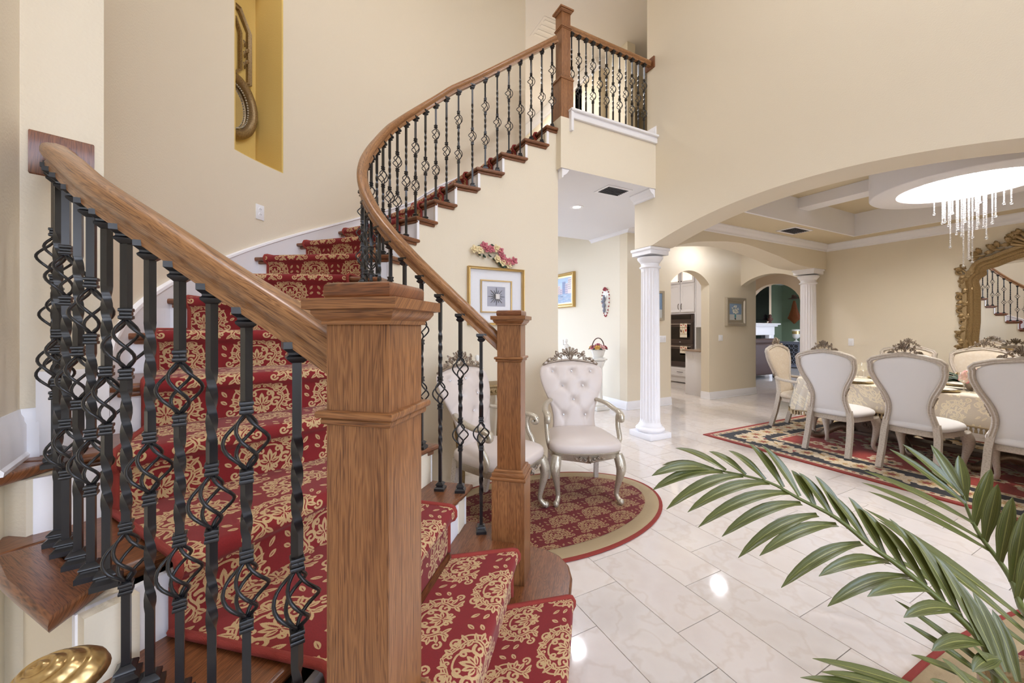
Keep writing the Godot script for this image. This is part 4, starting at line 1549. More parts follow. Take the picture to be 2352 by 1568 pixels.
func oak_newel(called: String, label: String, at: Vector3, turn: float, box_top: float, band: float, top: float) -> void:
	var t := thing(called, label, "newel post", at, turn)
	var b0 := 0.0
	var mb := MB.new()
	mb.box(V(0, (b0 + box_top) * 0.5, 0), V(0.15, box_top - b0, 0.15), 0.002)
	put(grain(mb, "y"), "base_box", "oak_post", t)
	mb = MB.new()
	for e in [[0.163, 0.0, 0.016], [0.150, 0.014, 0.022], [0.134, 0.030, 0.018]]:
		mb.box(V(0, box_top - 0.012 + e[1] + e[2] * 0.5, 0), V(e[0], e[2], e[0]), 0.005)
	put(grain(mb, "x"), "base_moulding", "oak_post", t)
	mb = MB.new()
	mb.box(V(0, (box_top + top - 0.05) * 0.5, 0), V(0.109, top - 0.05 - box_top, 0.109), 0.0015)
	put(grain(mb, "y"), "shaft", "oak_post", t)
	mb = MB.new()
	mb.box(V(0, band + 0.005, 0), V(0.134, 0.012, 0.134), 0.004)
	mb.box(V(0, band - 0.006, 0), V(0.122, 0.012, 0.122), 0.004)
	put(grain(mb, "x"), "band", "oak_post", t)
	mb = MB.new()
	var rows := []
	for e in [[0.055, -0.066], [0.060, -0.066], [0.060, -0.060], [0.066, -0.056], [0.071, -0.048], [0.071, -0.044], [0.080, -0.042], [0.080, -0.026], [0.0795, -0.0255]]:
		var row := PackedVector3Array()
		for s in [[-1, -1], [1, -1], [1, 1], [-1, 1]]: row.push_back(V(e[0] * s[0], top + e[1], e[0] * s[1]))
		rows.append(row)
	mb.grid(rows, true, false, 0.8)
	mb.cap(rows[-1], Vector3.UP)
	put(grain(mb, "x"), "cap_moulding", "oak_post", t)
	mb = MB.new()
	mb.box(V(0, top - 0.013, 0), V(0.116, 0.027, 0.116), 0.007)
	put(grain(mb, "x"), "cap_block", "oak_dark", t)

func make_baluster_parts() -> void:
	var mb := MB.new()
	for k in 4:   # basket of four twisted wires, 0.105 tall
		var path := []
		var rad := []
		for i in 15:
			var t := i / 14.0
			var r := 0.0035 + 0.033 * pow(sin(PI * t), 1.1)
			var a := TAU * k / 4.0 + 2.7 * (t - 0.5)
			path.append(V(r * cos(a), (t - 0.5) * 0.105, r * sin(a)))
			rad.append(0.0036)
		mb.tube(path, rad, 5)
	bal_parts.basket = mb.mesh()
	for s in [1.0, -1.0]:
		mb = MB.new()
		var rows := []
		for e in [[0.0235, 0.0], [0.0235, 0.012], [0.020, 0.015], [0.015, 0.019], [0.0145, 0.023], [0.0185, 0.027], [0.0175, 0.031], [0.0095, 0.038], [0.007, 0.038]]:
			var row := PackedVector3Array()
			for c in [[-1, -1], [1, -1], [1, 1], [-1, 1]]: row.push_back(V(e[0] * c[0], e[1] * s, e[0] * c[1]))
			rows.append(row)
		mb.grid(rows, true, false, 0.8)
		mb.cap(rows[0], V(0, -s, 0))
		bal_parts["shoe" if s > 0 else "top_shoe"] = mb.mesh()

func baluster(parent: Node3D, at: Vector2, y0: float, y1: float, two: bool, turn: float) -> void:
	var b := group_node("baluster", parent, Transform3D(Basis(Vector3.UP, turn), V(at.x, y0, at.y)))
	var L := y1 - y0
	var baskets := [0.27, L - 0.25] if two else [L * 0.5]
	var gaps := []
	for c in baskets: gaps.append([c - 0.0525, c + 0.0525])
	var twists := [[0.37, L - 0.35]] if two else [[0.17, L * 0.5 - 0.12], [L * 0.5 + 0.12, L - 0.16]]
	var mb := MB.new()
	var from := 0.0
	for g in gaps + [[L + 0.03, L + 0.03]]:
		var rows := []
		var y := from
		while true:
			var ang := 0.0
			for w in twists: ang += (clampf(y, w[0], w[1]) - w[0]) * TAU / 0.20
			var row := PackedVector3Array()
			for c in 4: row.push_back(V(0.0102 * cos(ang + PI / 4 + c * PI / 2), y, 0.0102 * sin(ang + PI / 4 + c * PI / 2)))
			rows.append(row)
			if y >= g[0] - 1e-5: break
			var step: float = g[0] - y
			for w in twists:
				if y < w[0] - 1e-5: step = minf(step, w[0] - y)
				elif y < w[1] - 1e-5: step = minf(step, minf(0.0125, w[1] - y))
			y += maxf(step, 1e-4)
		mb = MB.new()
		if rows.size() > 1:
			mb.grid(rows, true, false, 0.55)
			put(mb, "shaft", "iron", b)
		from = g[1]
	for c in baskets:
		for s in [-1, 1]:
			mb = MB.new()
			for e in [0.058, 0.066, 0.074]:
				var w := 0.0115 if e != 0.066 else 0.0098
				mb.box(V(0, c + s * e, 0), V(w * 2, 0.0085, w * 2), 0.002)
			put(mb, "collar", "iron", b)
	for c in baskets: share(bal_parts.basket, "basket", "iron", b, Transform3D(Basis(), V(0, c, 0)))
	share(bal_parts.shoe, "shoe", "iron", b)
	share(bal_parts.top_shoe, "top_shoe", "iron", b, Transform3D(Basis(), V(0, L + 0.006, 0)))

func rail_profile() -> PackedVector2Array:
	var half := [[0.0, 0.0], [0.021, 0.0], [0.022, 0.010], [0.0185, 0.017], [0.019, 0.022], [0.026, 0.028], [0.0305, 0.038], [0.0305, 0.048], [0.027, 0.058], [0.018, 0.064], [0.0, 0.067]]
	var p := PackedVector2Array()
	for e in half: p.push_back(Vector2(e[0], e[1]))
	for k in range(half.size() - 2, 0, -1): p.push_back(Vector2(-half[k][0], half[k][1]))
	return p

func inner_rail(t: float) -> Vector2:
	var tab := [[2.0, -71.0], [3.0, -58.0], [4.0, -44.5], [5.0, -30.5], [6.0, -16.5], [7.0, -3.0], [8.0, 10.5], [9.0, 24.0], [10.0, 36.5], [11.0, 48.0], [12.0, 61.0], [13.0, 74.4], [14.0, 88.0], [14.13, 90.0]]
	if t <= 14.13: return inner_at(ramp(tab, t), 0.857)
	return Vector2(ramp([[14.13, 1.1], [15.0, 1.33], [16.0, 1.575], [17.0, 1.82], [18.0, 2.065], [19.0, 2.31]], t), -3.277)

func railings() -> void:
	make_baluster_parts()
	oak_newel("newel_post", "thick oak newel post with moulded cap at the near foot of the stair", V(0.091, RISE, -0.683), deg_to_rad(-40.0), 0.47, 1.190 - RISE, 1.402 - RISE)
	oak_newel("newel_post", "oak newel post standing between the stair and the cream armchairs", V(0.809, RISE, -1.592), deg_to_rad(-40.0), 0.47, 1.190 - RISE, 1.412 - RISE)
	oak_newel("newel_post", "oak newel post at the top of the stair by the balcony", V(2.265, 18 * RISE, -3.285), 0.0, 0.50, 1.03, 1.25)
	# inner railing
	var r := thing("stair_railing", "oak handrail on black iron balusters round the inside of the stair", "railing")
	var path := []
	for k in 90:
		var t := lerpf(2.3, 18.52, k / 89.0)
		var p := inner_rail(t)
		path.append(V(p.x, t * RISE + 0.785, p.y))
	for pass_no in 30:
		var was := path.duplicate()
		for k in range(1, path.size() - 1): path[k].y = (was[k - 1].y + was[k].y * 2.0 + was[k + 1].y) * 0.25
	var mb := MB.new()
	mb.sweep(path, rail_profile(), Vector3.UP, false, 0.5, 0.22)
	put(mb, "handrail", "oak", r)
	var two := false
	for k in 32:
		var t := 2.75 + 0.5 * k
		var p := inner_rail(t)
		baluster(r, p, floorf(t) * RISE, t * RISE + 0.785, two, atan2(p.x - IC.x, p.y - IC.y) + PI / 4 * 0.2)
		two = not two
	# outer railing beside the camera
	r = thing("stair_railing", "oak handrail on black iron balusters from the thick newel to the wall rosette", "railing")
	var pts := [V(0.03, 1.285, -0.74), V(-0.063, 1.356, -0.831), V(-0.158, 1.423, -0.923), V(-0.263, 1.500, -1.025), V(-0.361, 1.572, -1.119), V(-0.47, 1.654, -1.246), V(-0.586, 1.756, -1.424), V(-0.66, 1.815, -1.56), V(-0.705, 1.856, -1.67), V(-0.728, 1.876, -1.768)]
	path = []
	for p in curve(pts, 6): path.append(p - V(0, 0.033, 0))
	mb = MB.new()
	mb.sweep(path, rail_profile(), Vector3.UP, false, 0.5, 0.22)
	put(mb, "handrail", "oak", r)
	mb = MB.new()
	var A := outer_at(-23.2, 1.87)
	var B := outer_at(-23.2, 1.68)
	var ab := (B - A).normalized()
	mb.box(Vector3.ZERO, V(0.138, 0.138, 0.02), 0.006)
	var ro := put(grain(mb, "y"), "rosette", "oak_dark", r)
	ro.position = V(-0.730, 1.876, -1.758)
	ro.rotation.y = atan2(-ab.y, ab.x)
	var ypath := []
	for p in path: ypath.append([Vector2(p.x - 0.03, p.z + 0.74).length(), p.y])
	var spots := [[-0.032, -0.801, 2], [-0.12, -0.886, 3], [-0.186, -0.95, 3], [-0.251, -1.013, 3], [-0.316, -1.076, 3], [-0.371, -1.129, 3], [-0.425, -1.193, 4], [-0.47, -1.246, 4], [-0.524, -1.328, 4], [-0.58, -1.413, 4], [-0.626, -1.487, 4], [-0.668, -1.575, 5], [-0.698, -1.655, 5]]
	two = false
	for e in spots:
		var y1 := ramp(ypath, Vector2(e[0] - 0.03, e[1] + 0.74).length())
		baluster(r, Vector2(e[0], e[1]), e[2] * RISE, y1, two, deg_to_rad(8.0))
		two = not two
	# landing railing
	r = thing("balcony_railing", "level oak handrail on black iron balusters along the balcony sill", "railing")
	mb = MB.new()
	mb.sweep([V(2.32, 4.398, -3.275), V(3.485, 4.398, -3.275)], rail_profile(), Vector3.UP, false, 0.5, 0.22)
	put(mb, "handrail", "oak", r)
	mb = MB.new()
	mb.box(V(3.49, 4.43, -3.275), V(0.02, 0.13, 0.13), 0.005)
	put(grain(mb, "y"), "rosette", "oak_dark", r)
	two = false
	for k in 12:
		baluster(r, Vector2(2.365 + k * 0.0935, -3.275), 3.555, 4.398, two, 0.15)
		two = not two

# ---------------------------------------------------------------- ornament
func scroll(mb: MB, c: Vector2, r: float, a0: float, turns: float, th: float, z := 0.0, tail := [], lift := 0.6) -> void:   # a carved spiral in the x, y plane, thick at its tail
	var path := []
	var rad := []
	for k in tail.size():
		path.append(V(tail[k].x, tail[k].y, z))
		rad.append(th * lerpf(0.45, 1.0, float(k) / maxi(1, tail.size())))
	var m := 13
	for k in m + 1:
		var t := float(k) / m
		var a := a0 + TAU * turns * t
		path.append(V(c.x + r * cos(a) * lerpf(1.0, 0.18, t), c.y + r * sin(a) * lerpf(1.0, 0.18, t), z + th * lift * t))
		rad.append(th * lerpf(1.0, 0.62, t))
	mb.tube(path, rad, 6)
	mb.ball(V(c.x, c.y, z + th * lift), th * 0.9, 6, 5)

func acanthus(mb: MB, at: Vector3, to: Vector3, wide: float, curl: float, up := Vector3.BACK) -> void:   # a pointed leaf with a rib, bowed towards up
	var d := to - at
	var side := d.cross(up).normalized()
	var rows := []
	for k in 8:
		var t := k / 7.0
		var w := wide * pow(sin(PI * (0.08 + 0.88 * t)), 0.8) * (1.0 + 0.16 * cos(t * 22.0))
		var o := at + d * t + up * (curl * sin(PI * t * 0.9))
		rows.append(PackedVector3Array([o - side * w, o - side * w * 0.5 + up * wide * 0.42, o + up * wide * 0.2, o + side * w * 0.5 + up * wide * 0.42, o + side * w, o - up * wide * 0.12]))
	mb.grid(rows, true, false, 0.3)

func shell_fan(mb: MB, at: Vector3, r: float, lobes: int, spread: float, th: float) -> void:
	for k in lobes:
		var a := lerpf(-spread, spread, float(k) / (lobes - 1))
		var rr := r * (1.0 - 0.16 * absf(a / spread))
		var path := []
		var rad := []
		for e in 6:
			var t := e / 5.0
			path.append(at + V(sin(a) * rr * t, cos(a) * rr * t, th * (0.3 + 1.1 * sin(PI * t * 0.75))))
			rad.append(th * (0.35 + 0.75 * t))
		mb.tube(path, rad, 6)

func crest_mesh() -> MB:   # carved chair crest, 0.36 wide, standing on y = 0
	var mb := MB.new()
	shell_fan(mb, V(0, 0.028, 0), 0.066, 7, 1.15, 0.0085)
	for s in [-1.0, 1.0]:
		scroll(mb, Vector2(s * 0.062, 0.034), 0.022, (PI if s > 0 else 0.0), -1.25 * s, 0.0068, 0.0, [Vector2(s * 0.014, 0.016), Vector2(s * 0.03, 0.05)])
		scroll(mb, Vector2(s * 0.108, 0.014), 0.018, PI / 2, 1.2 * s, 0.0066, 0.0, [Vector2(s * 0.05, 0.006), Vector2(s * 0.08, 0.03)])
		acanthus(mb, V(s * 0.08, 0.03, 0), V(s * 0.10, 0.068, 0.004), 0.013, 0.012)
		acanthus(mb, V(s * 0.118, 0.016, 0), V(s * 0.165, -0.004, 0.004), 0.012, 0.012)
		acanthus(mb, V(s * 0.03, 0.045, 0), V(s * 0.052, 0.082, 0.006), 0.012, 0.012)
		acanthus(mb, V(s * 0.145, -0.004, 0), V(s * 0.19, -0.030, 0.002), 0.010, 0.008)
		var base := []
		for k in 9: base.append(V(s * k * 0.0235, 0.004 - 0.00055 * k * k, 0))
		mb.tube(base, 0.0085, 6)
	acanthus(mb, V(0, 0.0, 0.006), V(0, 0.045, 0.014), 0.014, 0.008)
	return mb

# ---------------------------------------------------------------- chairs
func round_outline(wf: float, wb: float, depth: float, bow := 0.03, n := 40) -> Array:   # seat plan, front at +z
	var out := []
	for k in n:
		var a := TAU * k / n
		var x := signf(cos(a)) * pow(absf(cos(a)), 0.42)
		var z := signf(sin(a)) * pow(absf(sin(a)), 0.42)
		var w := lerpf(wb, wf, (z + 1.0) * 0.5)
		out.append(Vector2(x * w * 0.5, z * depth * 0.5 + bow * maxf(0.0, z) * (1.0 - x * x)))
	return out

func cushion(mb: MB, line: Array, y0: float, y1: float, dome: float) -> void:
	var rows := []
	for e in [[0.0, y0], [0.95, y0], [1.0, y0 + 0.012], [1.012, lerpf(y0, y1, 0.5)], [1.0, y1 - 0.014], [0.965, y1], [0.86, y1 + dome * 0.35], [0.62, y1 + dome * 0.75], [0.3, y1 + dome * 0.96], [0.0, y1 + dome]]:
		var row := PackedVector3Array()
		for p in line: row.push_back(V(p.x * e[0], e[1], p.y * e[0]))
		rows.append(row)
	mb.grid(rows, true, false, -1.0)

func cabriole(mb: MB, x: float, z: float, top: float, th := 1.0, tz := 1.0) -> void:
	var s := signf(x)
	var pts := [V(x, top, z), V(x + s * 0.012, top - 0.05, z + 0.018 * tz), V(x + s * 0.018, top - 0.11, z + 0.026 * tz), V(x + s * 0.004, top * 0.45, z + 0.012 * tz), V(x - s * 0.008, top * 0.22, z - 0.002 * tz), V(x - s * 0.004, 0.045, z + 0.010 * tz), V(x + s * 0.010, 0.020, z + 0.034 * tz)]
	var rr := [0.034, 0.037, 0.034, 0.022, 0.0165, 0.0165, 0.019]
	var path := curve(pts, 4)
	var rad := []
	for k in path.size(): rad.append(spline_at([[0, rr[0]], [1, rr[1]], [2, rr[2]], [3, rr[3]], [4, rr[4]], [5, rr[5]], [6, rr[6]]], k / 4.0) * th)
	mb.tube(path, rad, 10)

func back_panel(mb: MB, W: Array, y0: float, y1: float, zf: Callable, front: bool, puff: float, buttons: Array, lines: Array, rows_n := 26, cols := 20) -> void:
	var rows := []
	for i in rows_n + 1:
		var s := float(i) / rows_n
		s = 1.0 - pow(1.0 - s, 1.25)
		var w := spline_at(W, s)
		var row := PackedVector3Array()
		for j in cols + 1:
			var f := sin(PI * 0.5 * lerpf(-1.0, 1.0, float(j) / cols))
			var x := f * w
			var y := lerpf(y0, y1, s) - 0.02 * f * f * smoothstep(0.85, 1.0, s)
			var edge := sqrt(maxf(0.0, 1.0 - f * f)) * smoothstep(0.0, 0.10, s) * smoothstep(0.0, 0.08, 1.0 - s)
			var dz := puff * pow(edge, 0.7)
			for b in buttons:
				var d2: float = (Vector2(x, y) - b).length_squared()
				dz -= 0.020 * exp(-d2 / 0.0011)
			for l in lines:
				var q := Geometry2D.get_closest_point_to_segment(Vector2(x, y), l[0], l[1])
				dz -= 0.006 * exp(-(Vector2(x, y) - q).length_squared() / 0.00013)
			row.push_back(V(x, y, zf.call(s) + (dz if front else -dz)))
		rows.append(row)
	mb.grid(rows, false, false, -1.0, 1.0, 1.0)
	# normals must leave the chair: to the front or to the back
	var sum := 0.0
	for q in mb.n: sum += q.z
	if (sum < 0.0) == front:
		for k in mb.n.size(): mb.n[k] = -mb.n[k]
		for k in range(0, mb.ix.size(), 3):
			var t := mb.ix[k + 1]
			mb.ix[k + 1] = mb.ix[k + 2]
			mb.ix[k + 2] = t

func foyer_armchair() -> Node3D:
	var t := thing("armchair", "cream tufted armchair facing the foyer on the oval damask rug", "armchair", Vector3.ZERO, 0.0, "cream tufted armchairs on the oval rug")
	var mb := MB.new()
	cushion(mb, round_outline(0.58, 0.48, 0.52, 0.03), 0.385, 0.455, 0.045)
	put(mb, "seat", "leather", t)
	mb = MB.new()
	var rows := []
	for e in [[0.93, 0.335], [0.985, 0.345], [0.985, 0.378], [1.01, 0.384], [1.01, 0.392], [0.9, 0.394]]:
		var row := PackedVector3Array()
		for p in round_outline(0.57, 0.47, 0.51, 0.03): row.push_back(V(p.x * e[0], e[1] - (0.022 * exp(-pow(p.x / 0.10, 2.0)) if e[1] < 0.35 and p.y > 0.1 else 0.0), p.y * e[0]))
		rows.append(row)
	mb.grid(rows, true, false, 0.5)
	put(mb, "apron", "silver_frame", t)
	mb = MB.new()
	mb.xf = Transform3D(Basis().scaled(V(0.62, 0.62, 1.0)), V(0, 0.338, 0.285))
	for s in [-1.0, 1.0]:
		scroll(mb, Vector2(s * 0.055, 0.02), 0.026, (PI if s > 0 else 0.0), 1.2 * s, 0.008, 0.0, [Vector2(s * 0.01, -0.02)])
		scroll(mb, Vector2(s * 0.115, 0.03), 0.022, PI / 2, 1.2 * s, 0.007, 0.0, [Vector2(s * 0.06, -0.01)])
		acanthus(mb, V(s * 0.13, 0.02, 0), V(s * 0.18, 0.045, 0), 0.014, 0.01)
	acanthus(mb, V(0, 0.06, 0.0), V(0, -0.02, 0.01), 0.022, 0.012)
	put(mb, "apron_carving", "silver_leaf", t)
	for s in [-1.0, 1.0]:
		mb = MB.new()
		cabriole(mb, s * 0.232, 0.225, 0.365, 1.05)
		mb.ball(V(s * 0.246, 0.022, 0.262), 0.023, 8, 6)
		acanthus(mb, V(s * 0.236, 0.37, 0.25), V(s * 0.248, 0.25, 0.272), 0.022, 0.014)
		put(mb, "leg", "silver_frame", t)
		mb = MB.new()
		mb.sweep([V(s * 0.20, 0.40, -0.215), V(s * 0.205, 0.2, -0.235), V(s * 0.215, 0.0, -0.285)], poly2([-0.017, -0.02, 0.017, -0.02, 0.017, 0.02, -0.017, 0.02]), Vector3.BACK)
		put(mb, "leg", "chair_frame", t)
		# arm with its scrolled hand and curved support
		mb = MB.new()
		var path := curve([V(s * 0.20, 0.70, -0.225), V(s * 0.255, 0.685, -0.13), V(s * 0.285, 0.66, 0.0), V(s * 0.288, 0.655, 0.10), V(s * 0.288, 0.635, 0.155), V(s * 0.288, 0.605, 0.160), V(s * 0.288, 0.598, 0.135), V(s * 0.288, 0.615, 0.122)], 4)
		var rad := []
		for k in path.size(): rad.append(lerpf(0.022, 0.028, minf(1.0, k / 14.0)) * (1.0 if k < 17 else 0.8))
		mb.tube(path, rad, 8, false, 0.7)
		put(mb, "arm", "silver_frame", t)
		mb = MB.new()
		path = curve([V(s * 0.262, 0.385, 0.10), V(s * 0.282, 0.45, 0.13), V(s * 0.285, 0.53, 0.085), V(s * 0.287, 0.60, 0.07), V(s * 0.287, 0.65, 0.09)], 4)
		mb.tube(path, 0.019, 8)
		put(mb, "arm_support", "silver_frame", t)
	var W := [[0.0, 0.195], [0.12, 0.182], [0.28, 0.185], [0.45, 0.215], [0.62, 0.258], [0.78, 0.282], [0.90, 0.27], [0.97, 0.23], [1.0, 0.17]]
	var zf := func(s: float) -> float: return -0.20 - 0.17 * s + 0.03 * sin(PI * s)
	var b: Array[Vector2] = [Vector2(-0.17, 0.935), Vector2(0.0, 0.935), Vector2(0.17, 0.935), Vector2(-0.088, 0.815), Vector2(0.088, 0.815), Vector2(0.0, 0.70), Vector2(-0.094, 0.575), Vector2(0.094, 0.575)]
	var ln := [[b[0], b[3]], [b[1], b[3]], [b[1], b[4]], [b[2], b[4]], [b[3], b[5]], [b[4], b[5]], [b[5], b[6]], [b[5], b[7]], [b[6], Vector2(-0.088, 0.42)], [b[7], Vector2(0.088, 0.42)], [b[0], Vector2(-0.25, 1.01)], [b[2], Vector2(0.25, 1.01)], [b[0], Vector2(-0.09, 1.05)], [b[1], Vector2(-0.08, 1.05)], [b[1], Vector2(0.08, 1.05)], [b[2], Vector2(0.09, 1.05)], [b[3], Vector2(-0.22, 0.74)], [b[4], Vector2(0.22, 0.74)], [b[6], Vector2(-0.18, 0.68)], [b[7], Vector2(0.18, 0.68)]]
	mb = MB.new()
	back_panel(mb, W, 0.42, 1.03, zf, true, 0.045, b, ln, 56, 40)
	put(mb, "backrest", "leather", t)
	mb = MB.new()
	back_panel(mb, W, 0.42, 1.03, zf, false, 0.02, [], [], 20, 12)
	put(mb, "back_shell", "leather", t)
	mb = MB.new()
	mb.ball(Vector3.ZERO, V(0.0085, 0.0085, 0.006), 8, 6)
	var bm := mb.mesh()
	for q in b: share(bm, "button", "crystal_button", t, Transform3D(Basis(), V(q.x, q.y, zf.call((q.y - 0.42) / 0.61) + 0.028)))
	var cm := crest_mesh()
	var co := put(cm, "crest", "silver_leaf", t)
	co.transform = Transform3D(Basis(Vector3.RIGHT, -0.22).scaled(V(1.32, 1.25, 1.3)), V(0, 1.028, -0.36))
	return t

var crest_shared: ArrayMesh

func dining_chair(called: String, label: String, group: String, arms: bool) -> Node3D:
	var t := thing(called, label, "dining chair", Vector3.ZERO, 0.0, group)
	var mb := MB.new()
	cushion(mb, round_outline(0.51, 0.41, 0.46, 0.02), 0.40, 0.455, 0.045)
	put(mb, "seat", "cream_velvet" if arms else "linen", t)
	mb = MB.new()
	var rows := []
	for e in [[0.90, 0.345], [0.97, 0.352], [0.97, 0.395], [1.0, 0.40], [0.9, 0.405]]:
		var row := PackedVector3Array()
		for p in round_outline(0.50, 0.40, 0.45, 0.02): row.push_back(V(p.x * e[0], e[1], p.y * e[0]))
		rows.append(row)
	mb.grid(rows, true, false, 0.5)
	put(mb, "apron", "chair_frame", t)
	var W := [[0.0, 0.158], [0.10, 0.140], [0.25, 0.124], [0.42, 0.146], [0.60, 0.200], [0.76, 0.232], [0.88, 0.220], [0.96, 0.168], [1.0, 0.10]]
	var zf := func(s: float) -> float: return -0.21 - 0.13 * s
	var y0 := 0.44
	var y1 := 1.075
	mb = MB.new()
	back_panel(mb, W, y0, y1, zf, true, 0.03, [Vector2(0, 0.82)] if arms else [], [], 22, 16)
	put(mb, "backrest", "cream_velvet", t)
	mb = MB.new()
	back_panel(mb, W, y0, y1, zf, false, 0.022, [], [], 22, 14)
	put(mb, "back_cover", "linen", t)
	# moulded frame round the back
	var path := []
	var up := []
	var pts := []
	for k in 13: pts.append([-1.0, k / 12.0])
	for k in range(11, -1, -1): pts.append([1.0, k / 12.0])
	for e in pts:
		var w: float = (spline_at(W, e[1]) + 0.016) * e[0]
		var y := lerpf(y0 - 0.01, y1 + 0.012, e[1])
		if e[1] == 1.0: w = 0.0
		if e[1] > 0.9 and e[1] < 1.0: w *= 1.06
		path.append(V(w, y, zf.call(e[1]) - 0.004))
	path = curve(path, 2)
	for k in path.size(): up.append(V(0, 0.2, 1))
	mb = MB.new()
	mb.sweep(path, poly2([-0.020, -0.016, -0.010, -0.024, 0.0, -0.018, 0.010, -0.024, 0.020, -0.016, 0.020, 0.014, 0.010, 0.022, 0.0, 0.016, -0.010, 0.022, -0.020, 0.014]), up, false, 0.5)
	put(mb, "back_frame", "chair_frame", t)
	mb = MB.new()
	for s in [-1.0, 1.0]:
		for k in 4:
			var y := 0.615 + k * 0.022
			acanthus(mb, V(s * (0.148 + k * 0.007), y, -0.26), V(s * (0.166 + k * 0.009), y + 0.034, -0.262), 0.011, -0.014)
	put(mb, "frame_carving", "silver_leaf", t)
	if crest_shared == null: crest_shared = crest_mesh().mesh()
	share(crest_shared, "crest", "silver_leaf", t, Transform3D(Basis(Vector3.RIGHT, -0.2).scaled(V(0.74, 1.08, 1.4)), V(0, 1.092, -0.343)))
	for s in [-1.0, 1.0]:
		mb = MB.new()
		cabriole(mb, s * 0.215, 0.205, 0.375, 1.15)
		put(mb, "leg", "chair_frame", t)
		mb = MB.new()
		var lp := [V(s * 0.166, 0.47, -0.215), V(s * 0.180, 0.36, -0.222), V(s * 0.186, 0.2, -0.25), V(s * 0.192, 0.0, -0.305)]
		mb.sweep(lp, poly2([-0.022, -0.024, 0.022, -0.024, 0.022, 0.024, -0.022, 0.024]), Vector3.BACK, false, 0.7)
		put(mb, "leg", "chair_frame", t)
		if arms:
			mb = MB.new()
			mb.tube(curve([V(s * 0.17, 0.66, -0.25), V(s * 0.235, 0.645, -0.16), V(s * 0.275, 0.635, 0.0), V(s * 0.278, 0.625, 0.09), V(s * 0.276, 0.60, 0.12)], 4), 0.023, 8, false, 0.8)
			put(mb, "arm", "chair_frame", t)
			mb = MB.new()
			mb.tube(curve([V(s * 0.245, 0.39, 0.05), V(s * 0.270, 0.47, 0.085), V(s * 0.272, 0.55, 0.045), V(s * 0.276, 0.62, 0.06)], 4), 0.018, 8)
			put(mb, "arm_support", "chair_frame", t)
	return t

# ---------------------------------------------------------------- foyer things
func oval_rug(called: String, label: String, at: Vector3, a: float, b: float, border: float) -> void:
	var t := thing(called, label, "rug", at)
	var ring := func(k: float, y: float) -> PackedVector3Array:
		var row := PackedVector3Array()
		for e in 72: row.push_back(V((a - k) * cos(TAU * e / 72), y, (b - k) * sin(TAU * e / 72)))
		return row
	var mb := MB.new()
	mb.grid([ring.call(0.0, 0.001), ring.call(-0.004, 0.006), ring.call(0.0, 0.012), ring.call(0.022, 0.0125)], true, false, -1.0)
	put(mb, "edge_binding", "binding", t)
	mb = MB.new()
	mb.grid([ring.call(0.020, 0.0105), ring.call(0.026, 0.0145), ring.call(border - 0.004, 0.0145), ring.call(border, 0.0125)], true, false, 0.7)
	put(mb, "border", "tan_pile", t)
	mb = MB.new()
	var c := PackedVector3Array()
	for p in ring.call(border, 0.0135): c.push_back(p)
	mb.cap(c, Vector3.UP)
	put(mb, "field", "rug_damask", t)

func bloom(mb: MB, at: Vector3, r: float, out: Vector3, petals := 6, layers := 2) -> void:   # an open flower facing out
	var e1 := out.cross(Vector3.UP if absf(out.y) < 0.9 else Vector3.RIGHT).normalized()
	var e2 := out.cross(e1)
	for l in layers:
		for k in petals:
			var a := TAU * (k + 0.5 * l) / petals
			var d := e1 * cos(a) + e2 * sin(a)
			var lean := (d * (1.0 - 0.34 * l) + out * (0.35 + 0.5 * l)).normalized()
			acanthus(mb, at, at + lean * r * (1.0 - 0.22 * l), r * 0.42, r * 0.22, out)
	mb.ball(at + out * r * 0.25, r * 0.22, 6, 5)

func frame_strip(mb: MB, w: float, h: float, prof: PackedVector2Array) -> void:   # mitred frame in the x, y plane, inner opening w by h; profile x outwards, y forward
	var rows := []
	for c in [[-1, -1], [1, -1], [1, 1], [-1, 1]]:
		var row := PackedVector3Array()
		for p in prof: row.push_back(V(c[0] * (w * 0.5 + p.x), c[1] * (h * 0.5 + p.y * 0.0 + p.x), p.y))
		rows.append(row)
	mb.grid(rows, true, true, 0.9)

func foyer_things() -> void:
	oval_rug("oval_rug", "oval red damask rug with wide tan border under the armchairs", V(1.5, 0, -2.40), 0.98, 0.62, 0.125)
	oval_rug("oval_rug", "oval red damask rug with wide tan border under the palm", V(2.0, 0, 0.0), 1.75, 0.62, 0.14)
	var c := foyer_armchair()
	c.position = V(1.90, 0.0145, -2.516)
	c.rotation.y = atan2(-0.388, 0.922)
	c.set_meta("label", "cream tufted armchair in front of the flower basket pedestal")
	copy(c, V(1.16, 0.0145, -2.508), atan2(0.478, 0.878), "cream tufted armchair turned beside the stair wall and console")
	wall_art()
	pedestals()

